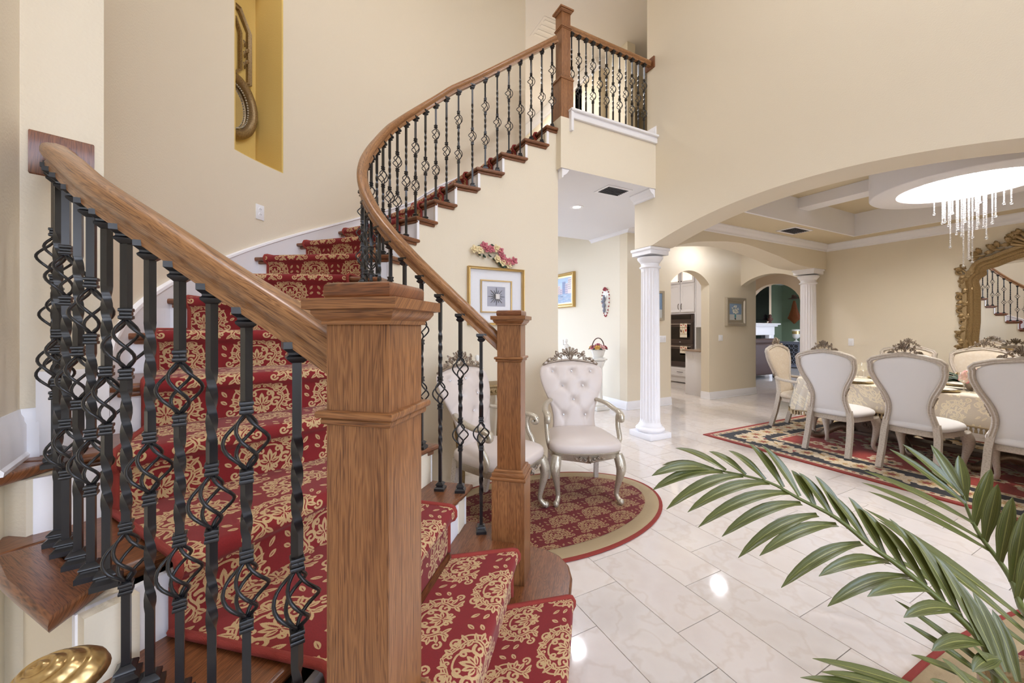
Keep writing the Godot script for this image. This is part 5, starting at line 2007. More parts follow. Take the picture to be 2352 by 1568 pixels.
func wall_art() -> void:
	# framed jewel on the stair wall
	var t := thing("framed_brooch", "square gilt frame with white mats round a dark starburst brooch", "picture", V(1.50, 1.628, -3.279))
	var mb := MB.new()
	frame_strip(mb, 0.53, 0.49, poly2([0, 0.0, 0, 0.034, 0.004, 0.038, 0.010, 0.036, 0.014, 0.044, 0.020, 0.046, 0.022, 0.040, 0.022, 0.0]))
	put(mb, "frame", "gold_frame", t)
	mb = MB.new()
	mb.box(V(0, 0, 0.004), V(0.53, 0.49, 0.004))
	put(mb, "mat_board", "white_paper", t)
	mb = MB.new()
	frame_strip(mb, 0.30, 0.28, poly2([0, 0.006, 0, 0.022, 0.008, 0.024, 0.012, 0.022, 0.012, 0.006]))
	put(mb, "inner_fillet", "gold_frame", t)
	mb = MB.new()
	frame_strip(mb, 0.185, 0.185, poly2([0, 0.006, 0, 0.011, 0.05, 0.012, 0.05, 0.006]))
	put(mb, "inner_mat", "white_paper", t)
	mb = MB.new()
	mb.box(V(0, 0, 0.008), V(0.185, 0.185, 0.002))
	put(mb, "backing_card", "grey_card", t)
	mb = MB.new()
	for k in 16:
		var a := TAU * k / 16.0
		var r := 0.082 if k % 2 == 0 else 0.062
		mb.tube([V(cos(a) * 0.01, sin(a) * 0.01, 0.014), V(cos(a) * r * 0.5, sin(a) * r * 0.5, 0.016), V(cos(a) * r, sin(a) * r, 0.012)], [0.006, 0.0055, 0.004], 5, false, 0.5)
	put(mb, "starburst", "dark_metal", t)
	mb = MB.new()
	mb.box(V(0.008, 0.0, 0.021), V(0.040, 0.052, 0.014), 0.005)
	put(mb, "stone", "crystal_button", t)
	mb = MB.new()
	mb.quad(V(-0.265, -0.245, 0.033), V(0.265, -0.245, 0.033), V(0.265, 0.245, 0.033), V(-0.265, 0.245, 0.033), Vector3.BACK)
	put(mb, "glass", "pane", t)
	# porcelain magnolia garland
	t = thing("magnolia_garland", "pink and cream porcelain magnolia branch on the stair wall", "wall ornament", V(1.48, 2.03, -3.279))
	mb = MB.new()
	mb.tube(curve([V(-0.20, 0.02, 0.012), V(-0.12, 0.045, 0.02), V(-0.03, 0.035, 0.02), V(0.03, 0.02, 0.022), V(0.07, -0.04, 0.02), V(0.13, -0.07, 0.02), V(0.20, -0.085, 0.018)], 4), 0.006, 6)
	put(mb, "branch", "stem_brown", t)
	var fl := [[-0.205, 0.015, 1], [-0.155, 0.01, 1], [-0.115, 0.055, 0], [-0.085, 0.03, 0], [-0.045, 0.03, 0], [0.01, 0.04, 1], [0.045, 0.02, 0], [0.02, -0.055, 1], [0.065, -0.035, 0], [0.075, -0.085, 1], [0.11, -0.07, 0], [0.15, -0.075, 0], [0.19, -0.06, 0], [0.13, -0.10, 1]]
	for f in fl:
		mb = MB.new()
		bloom(mb, V(f[0], f[1], 0.028), 0.043, V(f[0] * 0.8, 0.15, 1).normalized(), 5, 2)
		put(mb, "flower", "rose_pink" if f[2] == 0 else "rose_cream", t)
	for f in [[-0.18, 0.05], [-0.135, 0.085], [-0.04, 0.08], [-0.17, -0.025], [-0.12, -0.045], [-0.06, -0.035], [-0.03, 0.07], [-0.01, -0.07], [0.035, -0.095], [0.06, -0.12], [0.09, -0.145], [0.14, -0.13], [0.17, -0.11], [0.10, -0.03]]:
		mb = MB.new()
		acanthus(mb, V(f[0] * 0.85, f[1] * 0.6, 0.016), V(f[0], f[1], 0.028), 0.022, 0.014)
		put(mb, "leaf", "leaf_dark", t)
	# painting on the hall wall (its plane is x = 4.5, facing west)
	t = thing("canal_painting", "pale blue canal painting in a deep gilt frame on the hall wall", "painting", V(4.5, 2.10, -6.45), -PI / 2)
	mb = MB.new()
	frame_strip(mb, 0.52, 0.52, poly2([0, 0.0, 0, 0.03, 0.015, 0.034, 0.03, 0.03, 0.045, 0.05, 0.07, 0.06, 0.085, 0.05, 0.09, 0.0]))
	put(mb, "frame", "gold_frame", t)
	mb = MB.new()
	frame_strip(mb, 0.50, 0.50, poly2([0, 0.01, 0, 0.03, 0.02, 0.036, 0.02, 0.01]))
	put(mb, "liner", "silver_frame", t)
	mb = MB.new()
	mb.grid([PackedVector3Array([V(-0.26, 0.26, 0.02), V(0.26, 0.26, 0.02)]), PackedVector3Array([V(-0.26, -0.26, 0.02), V(0.26, -0.26, 0.02)])])
	put(mb, "canvas", "picture_venice", t)
	# porcelain relief
	t = thing("porcelain_relief", "white porcelain wall relief with a wine red shell border", "wall ornament", V(4.498, 1.78, -5.22), -PI / 2)
	mb = MB.new()
	var rows := []
	for e in [[0.0, 0.03], [0.5, 0.02], [0.8, 0.014], [1.0, 0.0]]:
		var row := PackedVector3Array()
		for k in 32:
			var a := TAU * k / 32
			var yy := sin(a)
			row.push_back(V(cos(a) * 0.085 * e[0] * (1.0 + 0.35 * yy) * (1.0 + 0.06 * cos(a * 9.0)), yy * 0.235 * e[0], e[1]))
		rows.append(row)
	mb.grid(rows, true, false, 0.2)
	put(mb, "plaque", "porcelain", t)
	mb = MB.new()
	for k in 22:
		var a := TAU * k / 22
		var yy := sin(a)
		mb.ball(V(cos(a) * 0.09 * (1.0 + 0.35 * yy), yy * 0.24, 0.006), V(0.011, 0.013, 0.012), 6, 5)
	shell_fan(mb, V(0, 0.20, 0.01), 0.07, 5, 0.9, 0.010)
	put(mb, "border", "rose_red", t)
	mb = MB.new()
	mb.ball(V(0.01, 0.06, 0.05), V(0.03, 0.05, 0.025), 10, 7)
	mb.ball(V(0.012, 0.115, 0.055), 0.018, 8, 6)
	mb.ball(V(-0.02, 0.02, 0.05), V(0.04, 0.025, 0.025), 10, 7)
	mb.ball(V(0.0, -0.05, 0.045), V(0.035, 0.05, 0.025), 10, 7)
	mb.ball(V(0.0, -0.13, 0.04), V(0.022, 0.05, 0.02), 10, 7)
	put(mb, "figure", "blue_grey_wood", t)
	# flower picture on the kitchen wall
	t = thing("lily_painting", "small painting of white lilies in a vase in a silver frame", "painting", V(7.285, 1.655, -4.70))
	mb = MB.new()
	frame_strip(mb, 0.38, 0.32, poly2([0, 0.0, 0, 0.02, 0.02, 0.026, 0.05, 0.022, 0.07, 0.045, 0.10, 0.05, 0.115, 0.04, 0.12, 0.0]))
	put(mb, "frame", "silver_frame", t)
	mb = MB.new()
	mb.grid([PackedVector3Array([V(-0.19, 0.16, 0.012), V(0.19, 0.16, 0.012)]), PackedVector3Array([V(-0.19, -0.16, 0.012), V(0.19, -0.16, 0.012)])])
	put(mb, "canvas", "picture_vase", t)
	t = thing("wall_picture", "silver framed picture half behind the fluted column", "picture", V(5.10, 1.72, -4.70))
	mb = MB.new()
	frame_strip(mb, 0.36, 0.42, poly2([0, 0.0, 0, 0.02, 0.02, 0.026, 0.04, 0.03, 0.045, 0.0]))
	put(mb, "frame", "silver_frame", t)
	mb = MB.new()
	mb.grid([PackedVector3Array([V(-0.18, 0.21, 0.012), V(0.18, 0.21, 0.012)]), PackedVector3Array([V(-0.18, -0.21, 0.012), V(0.18, -0.21, 0.012)])])
	put(mb, "canvas", "picture_vase", t)
	# the two frames in the niche
	var na := deg_to_rad(39.5)
	var on_back := func(deg: float, y: float) -> Vector3:
		var p := outer_at(deg, 1.982)
		return V(p.x, y, p.y)
	t = thing("oval_mirror", "thick bronze oval mirror with beaded rim in the niche", "mirror", on_back.call(40.0, 3.10), PI / 2 - deg_to_rad(40.0))
	mb = MB.new()
	var path := []
	for k in 40: path.append(V(0.175 * cos(TAU * k / 40), 0.225 * sin(TAU * k / 40), 0.03))
	mb.tube(path, 0.048, 12, true, 0.75)
	put(mb, "rim", "bronze_gold", t)
	mb = MB.new()
	for k in 56: mb.ball(V(0.128 * cos(TAU * k / 56), 0.176 * sin(TAU * k / 56), 0.042), 0.007, 6, 4)
	put(mb, "beading", "silver_frame", t)
	mb = MB.new()
	var oval := PackedVector3Array()
	for k in 40: oval.push_back(V(0.13 * cos(TAU * k / 40), 0.18 * sin(TAU * k / 40), 0.02))
	mb.cap(oval, Vector3.BACK)
	put(mb, "glass", "mirror", t)
	t = thing("octagonal_frame", "gilt eight sided openwork frame above the oval mirror", "wall ornament", on_back.call(39.2, 3.56), PI / 2 - deg_to_rad(39.2))
	mb = MB.new()
	path = [V(-0.10, 0.36, 0.015), V(0.10, 0.36, 0.015), V(0.19, 0.22, 0.015), V(0.19, -0.20, 0.015), V(0.10, -0.27, 0.015), V(-0.10, -0.27, 0.015), V(-0.19, -0.20, 0.015), V(-0.19, 0.22, 0.015)]
	mb.sweep(path, poly2([-0.02, -0.012, 0.02, -0.012, 0.02, 0.014, 0.008, 0.02, 0.0, 0.012, -0.010, 0.02, -0.02, 0.012]), Vector3.BACK, true, 0.8)
	put(mb, "outer_frame", "bronze_gold", t)
	mb = MB.new()
	path = [V(-0.06, 0.26, 0.02), V(0.06, 0.26, 0.02), V(0.105, 0.17, 0.02), V(0.105, -0.13, 0.02), V(0.06, -0.18, 0.02), V(-0.06, -0.18, 0.02), V(-0.105, -0.13, 0.02), V(-0.105, 0.17, 0.02)]
	mb.sweep(path, poly2([-0.010, -0.01, 0.010, -0.01, 0.010, 0.012, -0.010, 0.012]), Vector3.BACK, true, 0.8)
	put(mb, "inner_frame", "bronze_gold", t)
	mb = MB.new()
	for s in [-1.0, 1.0]:
		for k in 5: acanthus(mb, V(s * 0.145, -0.10 + k * 0.045, 0.02), V(s * (0.17 if k % 2 else 0.12), -0.06 + k * 0.045, 0.03), 0.014, 0.012)
		scroll(mb, Vector2(s * 0.05, 0.42), 0.035, (PI if s > 0 else 0.0), -1.2 * s, 0.009, 0.01, [Vector2(s * 0.01, 0.37)])
	shell_fan(mb, V(0, 0.41, 0.01), 0.07, 5, 0.8, 0.01)
	put(mb, "carving", "bronze_gold", t)

func pedestals() -> void:
	# white column pedestal with the flower basket, behind the armchair
	var t := thing("pedestal", "white carved column pedestal holding the flower basket", "pedestal", V(4.13, 0, -4.98))
	var mb := MB.new()
	mb.box(V(0, 0.03, 0), V(0.26, 0.06, 0.26), 0.006)
	put(mb, "base", "porcelain", t)
	mb = MB.new()
	mb.lathe([Vector2(0.0, 0.06), Vector2(0.115, 0.06), Vector2(0.12, 0.09), Vector2(0.09, 0.12), Vector2(0.075, 0.16), Vector2(0.07, 0.68), Vector2(0.09, 0.72), Vector2(0.10, 0.76), Vector2(0.12, 0.79), Vector2(0.10, 0.81), Vector2(0.0, 0.81)], 24)
	put(mb, "shaft", "porcelain", t)
	mb = MB.new()
	mb.lathe([Vector2(0.0, 0.81), Vector2(0.14, 0.81), Vector2(0.15, 0.82), Vector2(0.15, 0.835), Vector2(0.13, 0.842), Vector2(0.0, 0.842)], 24)
	put(mb, "top", "porcelain", t)
	t = thing("flower_basket", "white woven porcelain basket of pink and yellow roses with looped handle", "flower basket", V(4.13, 0.842, -4.98))
	mb = MB.new()
	var prof := []
	for k in 12: prof.append(Vector2(0.058 + 0.036 * k / 11.0 + (0.003 if k % 2 else 0.0), 0.014 + 0.10 * k / 11.0))
	mb.lathe([Vector2(0.0, 0.0), Vector2(0.068, 0.0), Vector2(0.068, 0.012)] + prof + [Vector2(0.08, 0.115), Vector2(0.0, 0.10)], 24, 0.8)
	put(mb, "basket", "porcelain", t)
	mb = MB.new()
	var path := []
	for k in 17:
		var a := PI * k / 16.0
		path.append(V(0.10 * cos(a), 0.12 + 0.155 * sin(a), 0))
	mb.tube(path, 0.0065, 6)
	put(mb, "handle", "stem_brown", t)
	var cols := ["rose_pink", "rose_red", "rose_pale", "rose_yellow", "rose_pink", "rose_yellow", "rose_red", "rose_cream", "rose_pink"]
	for k in 9:
		var a := TAU * k / 8.0
		var o := V(cos(a) * 0.075, 0.135, sin(a) * 0.075) if k < 8 else V(0, 0.165, 0)
		mb = MB.new()
		bloom(mb, o, 0.044, (o - V(0, 0.06, 0)).normalized(), 6, 2)
		put(mb, "rose", cols[k], t)
	for k in 8:
		var a := TAU * (k + 0.5) / 8.0
		mb = MB.new()
		acanthus(mb, V(cos(a) * 0.06, 0.12, sin(a) * 0.06), V(cos(a) * 0.125, 0.115, sin(a) * 0.125), 0.020, 0.012, Vector3.UP)
		put(mb, "leaf", "leaf_dark", t)
	t.scale = V(1.3, 1.2, 1.3)
	# second pedestal with a white figurine, mostly behind the stair wall
	t = thing("pedestal", "white carved column pedestal holding the white figurine", "pedestal", V(3.77, 0, -5.38))
	mb = MB.new()
	mb.box(V(0, 0.03, 0), V(0.26, 0.06, 0.26), 0.006)
	put(mb, "base", "porcelain", t)
	mb = MB.new()
	mb.lathe([Vector2(0.0, 0.06), Vector2(0.115, 0.06), Vector2(0.12, 0.09), Vector2(0.09, 0.12), Vector2(0.075, 0.16), Vector2(0.07, 0.68), Vector2(0.09, 0.72), Vector2(0.12, 0.76), Vector2(0.10, 0.78), Vector2(0.0, 0.78)], 24)
	put(mb, "shaft", "porcelain", t)
	t = thing("figurine", "white porcelain figurine of a draped standing figure", "figurine", V(3.77, 0.78, -5.38))
	mb = MB.new()
	mb.lathe([Vector2(0.0, 0.0), Vector2(0.075, 0.0), Vector2(0.07, 0.02), Vector2(0.055, 0.05), Vector2(0.05, 0.12), Vector2(0.04, 0.17), Vector2(0.03, 0.20), Vector2(0.038, 0.24), Vector2(0.042, 0.275), Vector2(0.018, 0.295), Vector2(0.016, 0.305), Vector2(0.028, 0.325), Vector2(0.03, 0.345), Vector2(0.022, 0.37), Vector2(0.0, 0.378)], 14, -1.0)
	mb.tube(curve([V(0.035, 0.27, 0.0), V(0.065, 0.22, 0.03), V(0.03, 0.19, 0.055)], 4), [0.014, 0.013, 0.012, 0.012, 0.012, 0.011, 0.011, 0.01, 0.01], 7)
	mb.tube(curve([V(-0.035, 0.27, 0.0), V(-0.07, 0.29, 0.02), V(-0.075, 0.36, 0.02)], 4), 0.011, 7)
	put(mb, "body", "porcelain", t)
	# gilded console beside the far armchair, with a small figurine
	t = thing("console_table", "small antique gold console table against the stair wall", "console table", V(1.28, 0, -3.10))
	mb = MB.new()
	mb.box(V(0, 0.835, 0), V(0.50, 0.025, 0.24), 0.006)
	put(mb, "top", "bronze_gold", t)
	mb = MB.new()
	mb.box(V(0, 0.79, 0), V(0.46, 0.065, 0.20), 0.004)
	for k in 12: mb.ball(V(-0.21 + k * 0.038, 0.79, 0.103), 0.012, 6, 5)
	put(mb, "apron", "bronze_gold", t)
	for sx in [-1.0, 1.0]:
		for sz in [-1.0, 1.0]:
			mb = MB.new()
			mb.tube(curve([V(sx * 0.20, 0.76, sz * 0.08), V(sx * 0.215, 0.6, sz * 0.09), V(sx * 0.19, 0.3, sz * 0.075), V(sx * 0.20, 0.0, sz * 0.085)], 4), [0.022, 0.021, 0.02, 0.019, 0.018, 0.017, 0.016, 0.015, 0.014, 0.014, 0.015, 0.016, 0.017], 8)
			put(mb, "leg", "bronze_gold", t)
	t = thing("figurine", "small white porcelain figurine on the gold console", "figurine", V(1.24, 0.848, -3.10))
	mb = MB.new()
	mb.lathe([Vector2(0.0, 0.0), Vector2(0.045, 0.0), Vector2(0.04, 0.02), Vector2(0.025, 0.05), Vector2(0.03, 0.10), Vector2(0.02, 0.14), Vector2(0.026, 0.17), Vector2(0.012, 0.20), Vector2(0.02, 0.22), Vector2(0.018, 0.245), Vector2(0.0, 0.255)], 12, -1.0)
	mb.tube([V(0.02, 0.17, 0.0), V(0.045, 0.14, 0.02), V(0.02, 0.11, 0.03)], 0.009, 6)
	put(mb, "body", "porcelain", t)

# ---------------------------------------------------------------- dining room
func dining_room() -> void:
	# rug
	var t := thing("persian_rug", "large red and black floral rug under the dining table", "rug", V(5.60, 0, -1.42))
	var hx := 1.30
	var hz := 1.76
	var mb := MB.new()
	mb.grid([PackedVector3Array([V(-hx, 0.011, -hz), V(hx, 0.011, -hz)]), PackedVector3Array([V(-hx, 0.011, hz), V(hx, 0.011, hz)])])
	if mb.n[0].y < 0.0:
		for k in mb.n.size(): mb.n[k] = Vector3.UP
	put(mb, "pile", "rug_persian", t)
	mb = MB.new()
	mb.box(V(0, 0.005, 0), V(hx * 2 + 0.006, 0.010, hz * 2 + 0.006), 0.004)
	put(mb, "edge_binding", "rug_edge", t)
	table()
	# side chairs: three on the west side, three on the east side, armchair at the north end
	var grp := "carved dining side chairs"
	var west := ["white backed carved dining chair beside the one next to the armchair end", "white backed carved dining chair nearest the hall corner of the table", "white backed carved dining chair farthest from the fluted columns"]
	var c := dining_chair("dining_chair", "carved dining chair with plain white linen back on the foyer side", grp, false)
	c.position = V(5.085, 0.0115, -2.10)
	c.rotation.y = PI / 2
	c.set_meta("label", "white backed dining chair on the foyer side beside the head armchair")
	copy(c, V(5.06, 0.0115, -1.46), PI / 2 - 0.04, "white backed dining chair in the middle of the foyer side")
	copy(c, V(5.03, 0.0115, -0.83), PI / 2 + 0.03, "white backed dining chair on the foyer side farthest from the columns")
	var east := ["cream dining chair on the wall side beside the head armchair", "cream dining chair in the middle of the wall side before the mirror", "cream dining chair on the wall side farthest from the columns"]
	for k in 3: copy(c, V(6.50, 0.0115, -2.10 + 0.64 * k), -PI / 2, east[k])
	var a := dining_chair("dining_armchair", "cream velvet dining armchair at the head of the table", "", true)
	a.position = V(5.70, 0.0115, -2.74)
	a.rotation.y = 0.0
	settings()
	centrepiece()
	wall_mirror()
	chandelier()

func table_outline(grow: float, n := 72) -> Array:
	var out := []
	for k in n:
		var a := TAU * k / n
		var x := signf(cos(a)) * pow(absf(cos(a)), 0.36) * (0.47 + grow)
		var z := signf(sin(a)) * pow(absf(sin(a)), 0.30) * (1.30 + grow)
		out.append(Vector2(x, z))
	return out

func table() -> void:
	var t := thing("dining_table", "long dining table on two carved silver grey pedestals", "dining table", V(5.80, 0.0115, -1.42))
	var mb := MB.new()
	mb.prism(PackedVector2Array(table_outline(-0.015, 48)), 0.67, 0.700, 0.006)
	put(mb, "tabletop", "table_wood", t)
	for s in [-1.0, 1.0]:
		mb = MB.new()
		mb.box(V(0, 0.20, s * 0.62), V(0.30, 0.22, 0.44), 0.012)
		mb.box(V(0, 0.33, s * 0.62), V(0.36, 0.04, 0.50), 0.012)
		mb.box(V(0, 0.10, s * 0.62), V(0.36, 0.04, 0.50), 0.012)
		for f in [-1.0, 1.0]:
			mb.xf = Transform3D(Basis(Vector3.UP, PI / 2 * f), V(f * 0.152, 0.17, s * 0.62)) * Transform3D(Basis().scaled(V(0.9, 0.9, 1)), Vector3.ZERO)
			scroll(mb, Vector2(0.06, 0.04), 0.04, PI, 1.2, 0.011, 0.0, [Vector2(0.0, -0.01)])
			scroll(mb, Vector2(-0.06, 0.04), 0.04, 0.0, -1.2, 0.011, 0.0, [Vector2(0.0, -0.01)])
			mb.xf = Transform3D.IDENTITY
		put(mb, "pedestal_box", "table_wood", t)
		mb = MB.new()
		for k in 4:
			mb.tube(curve([V((k % 2 - 0.5) * 0.16, 0.35, s * 0.62 + (k / 2 - 0.5) * 0.24), V((k % 2 - 0.5) * 0.22, 0.48, s * 0.62 + (k / 2 - 0.5) * 0.30), V((k % 2 - 0.5) * 0.12, 0.60, s * 0.62 + (k / 2 - 0.5) * 0.20), V((k % 2 - 0.5) * 0.26, 0.67, s * 0.62 + (k / 2 - 0.5) * 0.30)], 4), 0.035, 8)
		put(mb, "scroll_support", "silver_leaf", t)
		for k in 4:
			var fx := (k % 2 - 0.5) * 2.0
			var fz := (k / 2 - 0.5) * 2.0
			mb = MB.new()
			var path := curve([V(fx * 0.14, 0.12, s * 0.62 + fz * 0.18), V(fx * 0.22, 0.16, s * 0.62 + fz * 0.26), V(fx * 0.30, 0.11, s * 0.62 + fz * 0.33), V(fx * 0.37, 0.045, s * 0.62 + fz * 0.39), V(fx * 0.43, 0.04, s * 0.62 + fz * 0.44), V(fx * 0.45, 0.075, s * 0.62 + fz * 0.455)], 4)
			var rad := []
			for q in path.size(): rad.append(lerpf(0.055, 0.026, float(q) / path.size()))
			mb.tube(path, rad, 9)
			put(mb, "scroll_foot", "silver_leaf", t)
	mb = MB.new()
	mb.box(V(0, 0.09, 0), V(0.16, 0.05, 0.86), 0.01)
	put(mb, "stretcher", "table_wood", t)
	# cloth
	t = thing("tablecloth", "cream damask tablecloth with tasselled hem over the dining table", "tablecloth", V(5.80, 0.0115, -1.42))
	mb = MB.new()
	var n := 144
	var rows := []
	var lev := [[-0.6, 0.7035, 0.0], [-0.25, 0.7035, 0.0], [-0.012, 0.7035, 0.0], [0.0, 0.700, 0.0], [0.006, 0.686, 0.1], [0.008, 0.63, 0.35], [0.010, 0.55, 0.7], [0.012, 0.48, 1.0], [0.014, 0.435, 1.15]]
	for e in lev:
		var row := PackedVector3Array()
		var o := table_outline(maxf(e[0], -0.4), n)
		for k in n:
			var p: Vector2 = o[k]
			if e[0] < -0.3: p *= 0.35
			var corner := pow(absf(sin(2.0 * atan2(p.x / 0.5, p.y / 1.38))), 6.0)
			var s := p.x * 14.0 + p.y * 14.0
			var wv: float = e[2] * (0.010 * sin(s) + 0.008 * sin(s * 2.3 + 1.0) + corner * 0.05 * (1.0 + sin(k * 1.9)))
			var q := p + p.normalized() * wv
			row.push_back(V(q.x, e[1] - corner * 0.10 * e[2] * e[2], q.y))
		rows.append(row)
	mb.grid(rows, true, false, -1.0)
	for k in mb.v.size():   # planar cloth print in metres; the hanging part unrolls
		var p := mb.v[k]
		var out := Vector2(p.x, p.z)
		mb.u[k] = out + out.normalized() * clampf(0.7035 - p.y, 0.0, 0.4)
	put(mb, "cloth", "lace", t)
	# tassel fringe along the hem that shows
	mb = MB.new()
	mb.lathe([Vector2(0.0, 0.0), Vector2(0.0085, -0.002), Vector2(0.0095, -0.010), Vector2(0.006, -0.016), Vector2(0.0105, -0.024), Vector2(0.0125, -0.048), Vector2(0.0, -0.049)], 7)
	var tm := mb.mesh()
	var hem: PackedVector3Array = rows[-1]
	mb = MB.new()
	var hp := []
	for k in n: hp.append(hem[k] + V(0, -0.004, 0))
	mb.tube(hp, 0.008, 6, true)
	put(mb, "braid", "tassel", t)
	var far := 0.0
	for k in n:
		var a := hem[k]
		var b := hem[(k + 1) % n]
		if a.x > 0.1 and a.z > -1.0: continue
		var l := (b - a).length()
		while far < l:
			share(tm, "tassel", "tassel", t, Transform3D(Basis(), a.lerp(b, far / l) + V(0, -0.010, 0)))
			far += 0.031
		far -= l

func settings() -> void:
	var seats := [[V(5.46, 0.7165, -2.10), PI / 2], [V(5.46, 0.7165, -1.46), PI / 2], [V(5.46, 0.7165, -0.83), PI / 2], [V(6.14, 0.7165, -2.10), -PI / 2], [V(6.14, 0.7165, -1.46), -PI / 2], [V(6.14, 0.7165, -0.83), -PI / 2], [V(5.80, 0.7165, -2.50), 0.0]]
	var places := ["the foyer side place beside the head armchair", "the middle place of the foyer side", "the foyer side place farthest from the columns", "the wall side place beside the head armchair", "the middle place of the wall side", "the wall side place farthest from the columns", "the place before the head armchair"]
	var charger: Node3D
	var plate: Node3D
	var nap: Node3D
	var gob: Node3D
	for k in seats.size():
		var p: Vector3 = seats[k][0]
		var turn: float = seats[k][1]
		var side := Basis(Vector3.UP, turn)
		if k == 0:
			charger = thing("charger_plate", "wide gold charger plate on the cream tablecloth", "plate", p, turn, "gold charger plates")
			var mb := MB.new()
			mb.lathe([Vector2(0.0, 0.002), Vector2(0.10, 0.002), Vector2(0.135, 0.010), Vector2(0.15, 0.012), Vector2(0.15, 0.015), Vector2(0.13, 0.013), Vector2(0.10, 0.006), Vector2(0.0, 0.006)], 32)
			put(mb, "disc", "plate_gold", charger)
			plate = thing("dinner_plate", "ivory dinner plate lying on a gold charger", "plate", p + V(0, 0.007, 0), turn, "ivory dinner plates")
			mb = MB.new()
			mb.lathe([Vector2(0.0, 0.003), Vector2(0.075, 0.003), Vector2(0.10, 0.012), Vector2(0.125, 0.016), Vector2(0.125, 0.019), Vector2(0.10, 0.016), Vector2(0.075, 0.008), Vector2(0.0, 0.008)], 32)
			put(mb, "disc", "porcelain", plate)
			nap = thing("napkin", "peach satin napkin gathered in a gold ring", "napkin", p + side * V(0.02, 0.010, -0.21), turn + 0.4, "peach napkins")
			mb = MB.new()
			for f in 7:
				var a := lerpf(-0.75, 0.75, f / 6.0)
				acanthus(mb, V(0, 0.012 + 0.004 * f, 0), V(sin(a) * 0.12, 0.020 + 0.020 * cos(f * 1.7), cos(a) * 0.12), 0.030, 0.022, Vector3.UP)
				acanthus(mb, V(0, 0.012 + 0.003 * f, 0), V(-sin(a) * 0.08, 0.014 + 0.010 * cos(f * 2.1), -cos(a) * 0.08), 0.024, 0.014, Vector3.UP)
			put(mb, "cloth", "napkin", nap)
			mb = MB.new()
			mb.xf = Transform3D(Basis(Vector3.RIGHT, PI / 2), V(0, 0.018, 0))
			mb.lathe([Vector2(0.020, -0.012), Vector2(0.023, -0.012), Vector2(0.023, 0.012), Vector2(0.020, 0.012)], 20)
			put(mb, "ring", "plate_gold", nap)
			gob = thing("goblet", "gold tinted stemmed glass on the cream tablecloth", "glass", p + side * V(-0.14, 0.0, 0.13), turn, "gold tinted stemmed glasses")
			mb = MB.new()
			mb.lathe([Vector2(0.0, 0.002), Vector2(0.034, 0.002), Vector2(0.034, 0.005), Vector2(0.008, 0.010), Vector2(0.005, 0.03), Vector2(0.005, 0.075), Vector2(0.012, 0.085), Vector2(0.030, 0.10), Vector2(0.037, 0.125), Vector2(0.038, 0.16), Vector2(0.034, 0.19), Vector2(0.0325, 0.19), Vector2(0.036, 0.16), Vector2(0.035, 0.125), Vector2(0.028, 0.103), Vector2(0.0, 0.092)], 20)
			put(mb, "bowl", "stemware", gob)
			copy(gob, p + side * V(-0.21, 0.0, 0.10), turn, "small stemmed glass at " + places[0]).scale = V(0.82, 0.86, 0.82)
		else:
			copy(charger, p, turn, "gold charger plate at " + places[k])
			copy(plate, p + V(0, 0.007, 0), turn, "ivory dinner plate at " + places[k])
			copy(nap, p + side * V(0.02, 0.010, -0.21), turn + 0.4, "peach ringed napkin at " + places[k])
			copy(gob, p + side * V(-0.14, 0.0, 0.13), turn, "large stemmed glass at " + places[k])
			copy(gob, p + side * V(-0.21, 0.0, 0.10), turn, "small stemmed glass at " + places[k]).scale = V(0.82, 0.86, 0.82)
	charger.set_meta("label", "gold charger plate at " + places[0])
	plate.set_meta("label", "ivory dinner plate at " + places[0])
	nap.set_meta("label", "peach ringed napkin at " + places[0])
	gob.set_meta("label", "large stemmed glass at " + places[0])

func centrepiece() -> void:
	var at := V(5.80, 0.7165, -1.24)
	var t := thing("flower_centrepiece", "pink and cream rose centrepiece in the middle of the dining table", "flower arrangement", at)
	var mb := MB.new()
	mb.lathe([Vector2(0.0, 0.0), Vector2(0.10, 0.0), Vector2(0.13, 0.05), Vector2(0.14, 0.08), Vector2(0.12, 0.08), Vector2(0.0, 0.06)], 20)
	put(mb, "bowl", "silver_leaf", t)
	var r := RandomNumberGenerator.new()
	r.seed = 5
	var cols := ["rose_pink", "rose_pale", "rose_cream", "rose_pale", "rose_cream"]
	for k in 24:
		var a := r.randf() * TAU
		var e := r.randf_range(0.1, 1.35)
		var d := V(cos(a) * sin(e), cos(e) * 0.8, sin(a) * sin(e) * 1.5)
		mb = MB.new()
		bloom(mb, V(0, 0.07, 0) + d * 0.13, 0.052, d.normalized(), 7, 2)
		put(mb, "rose", cols[k % 5], t)
	for k in 26:
		var a := r.randf() * TAU
		var d := V(cos(a), r.randf_range(-0.1, 0.5), sin(a) * 1.5)
		mb = MB.new()
		acanthus(mb, V(0, 0.07, 0) + d * 0.09, V(0, 0.06, 0) + d * r.randf_range(0.16, 0.21), 0.026, 0.015, Vector3.UP)
		put(mb, "leaf", "leaf_dark", t)
	for s in [-1.0, 1.0]:
		t = thing("glass_bowl", "footed clear glass bowl beside the roses on the %s side" % ("column" if s < 0 else "window"), "bowl", at + V(-0.12, 0, s * 0.30), 0.0, "footed glass bowls")
		mb = MB.new()
		mb.lathe([Vector2(0.0, 0.002), Vector2(0.05, 0.002), Vector2(0.045, 0.008), Vector2(0.012, 0.02), Vector2(0.03, 0.035), Vector2(0.065, 0.07), Vector2(0.072, 0.11), Vector2(0.06, 0.15), Vector2(0.05, 0.16), Vector2(0.048, 0.158), Vector2(0.069, 0.11), Vector2(0.062, 0.072), Vector2(0.0, 0.036)], 24)
		put(mb, "bowl", "pane", t)

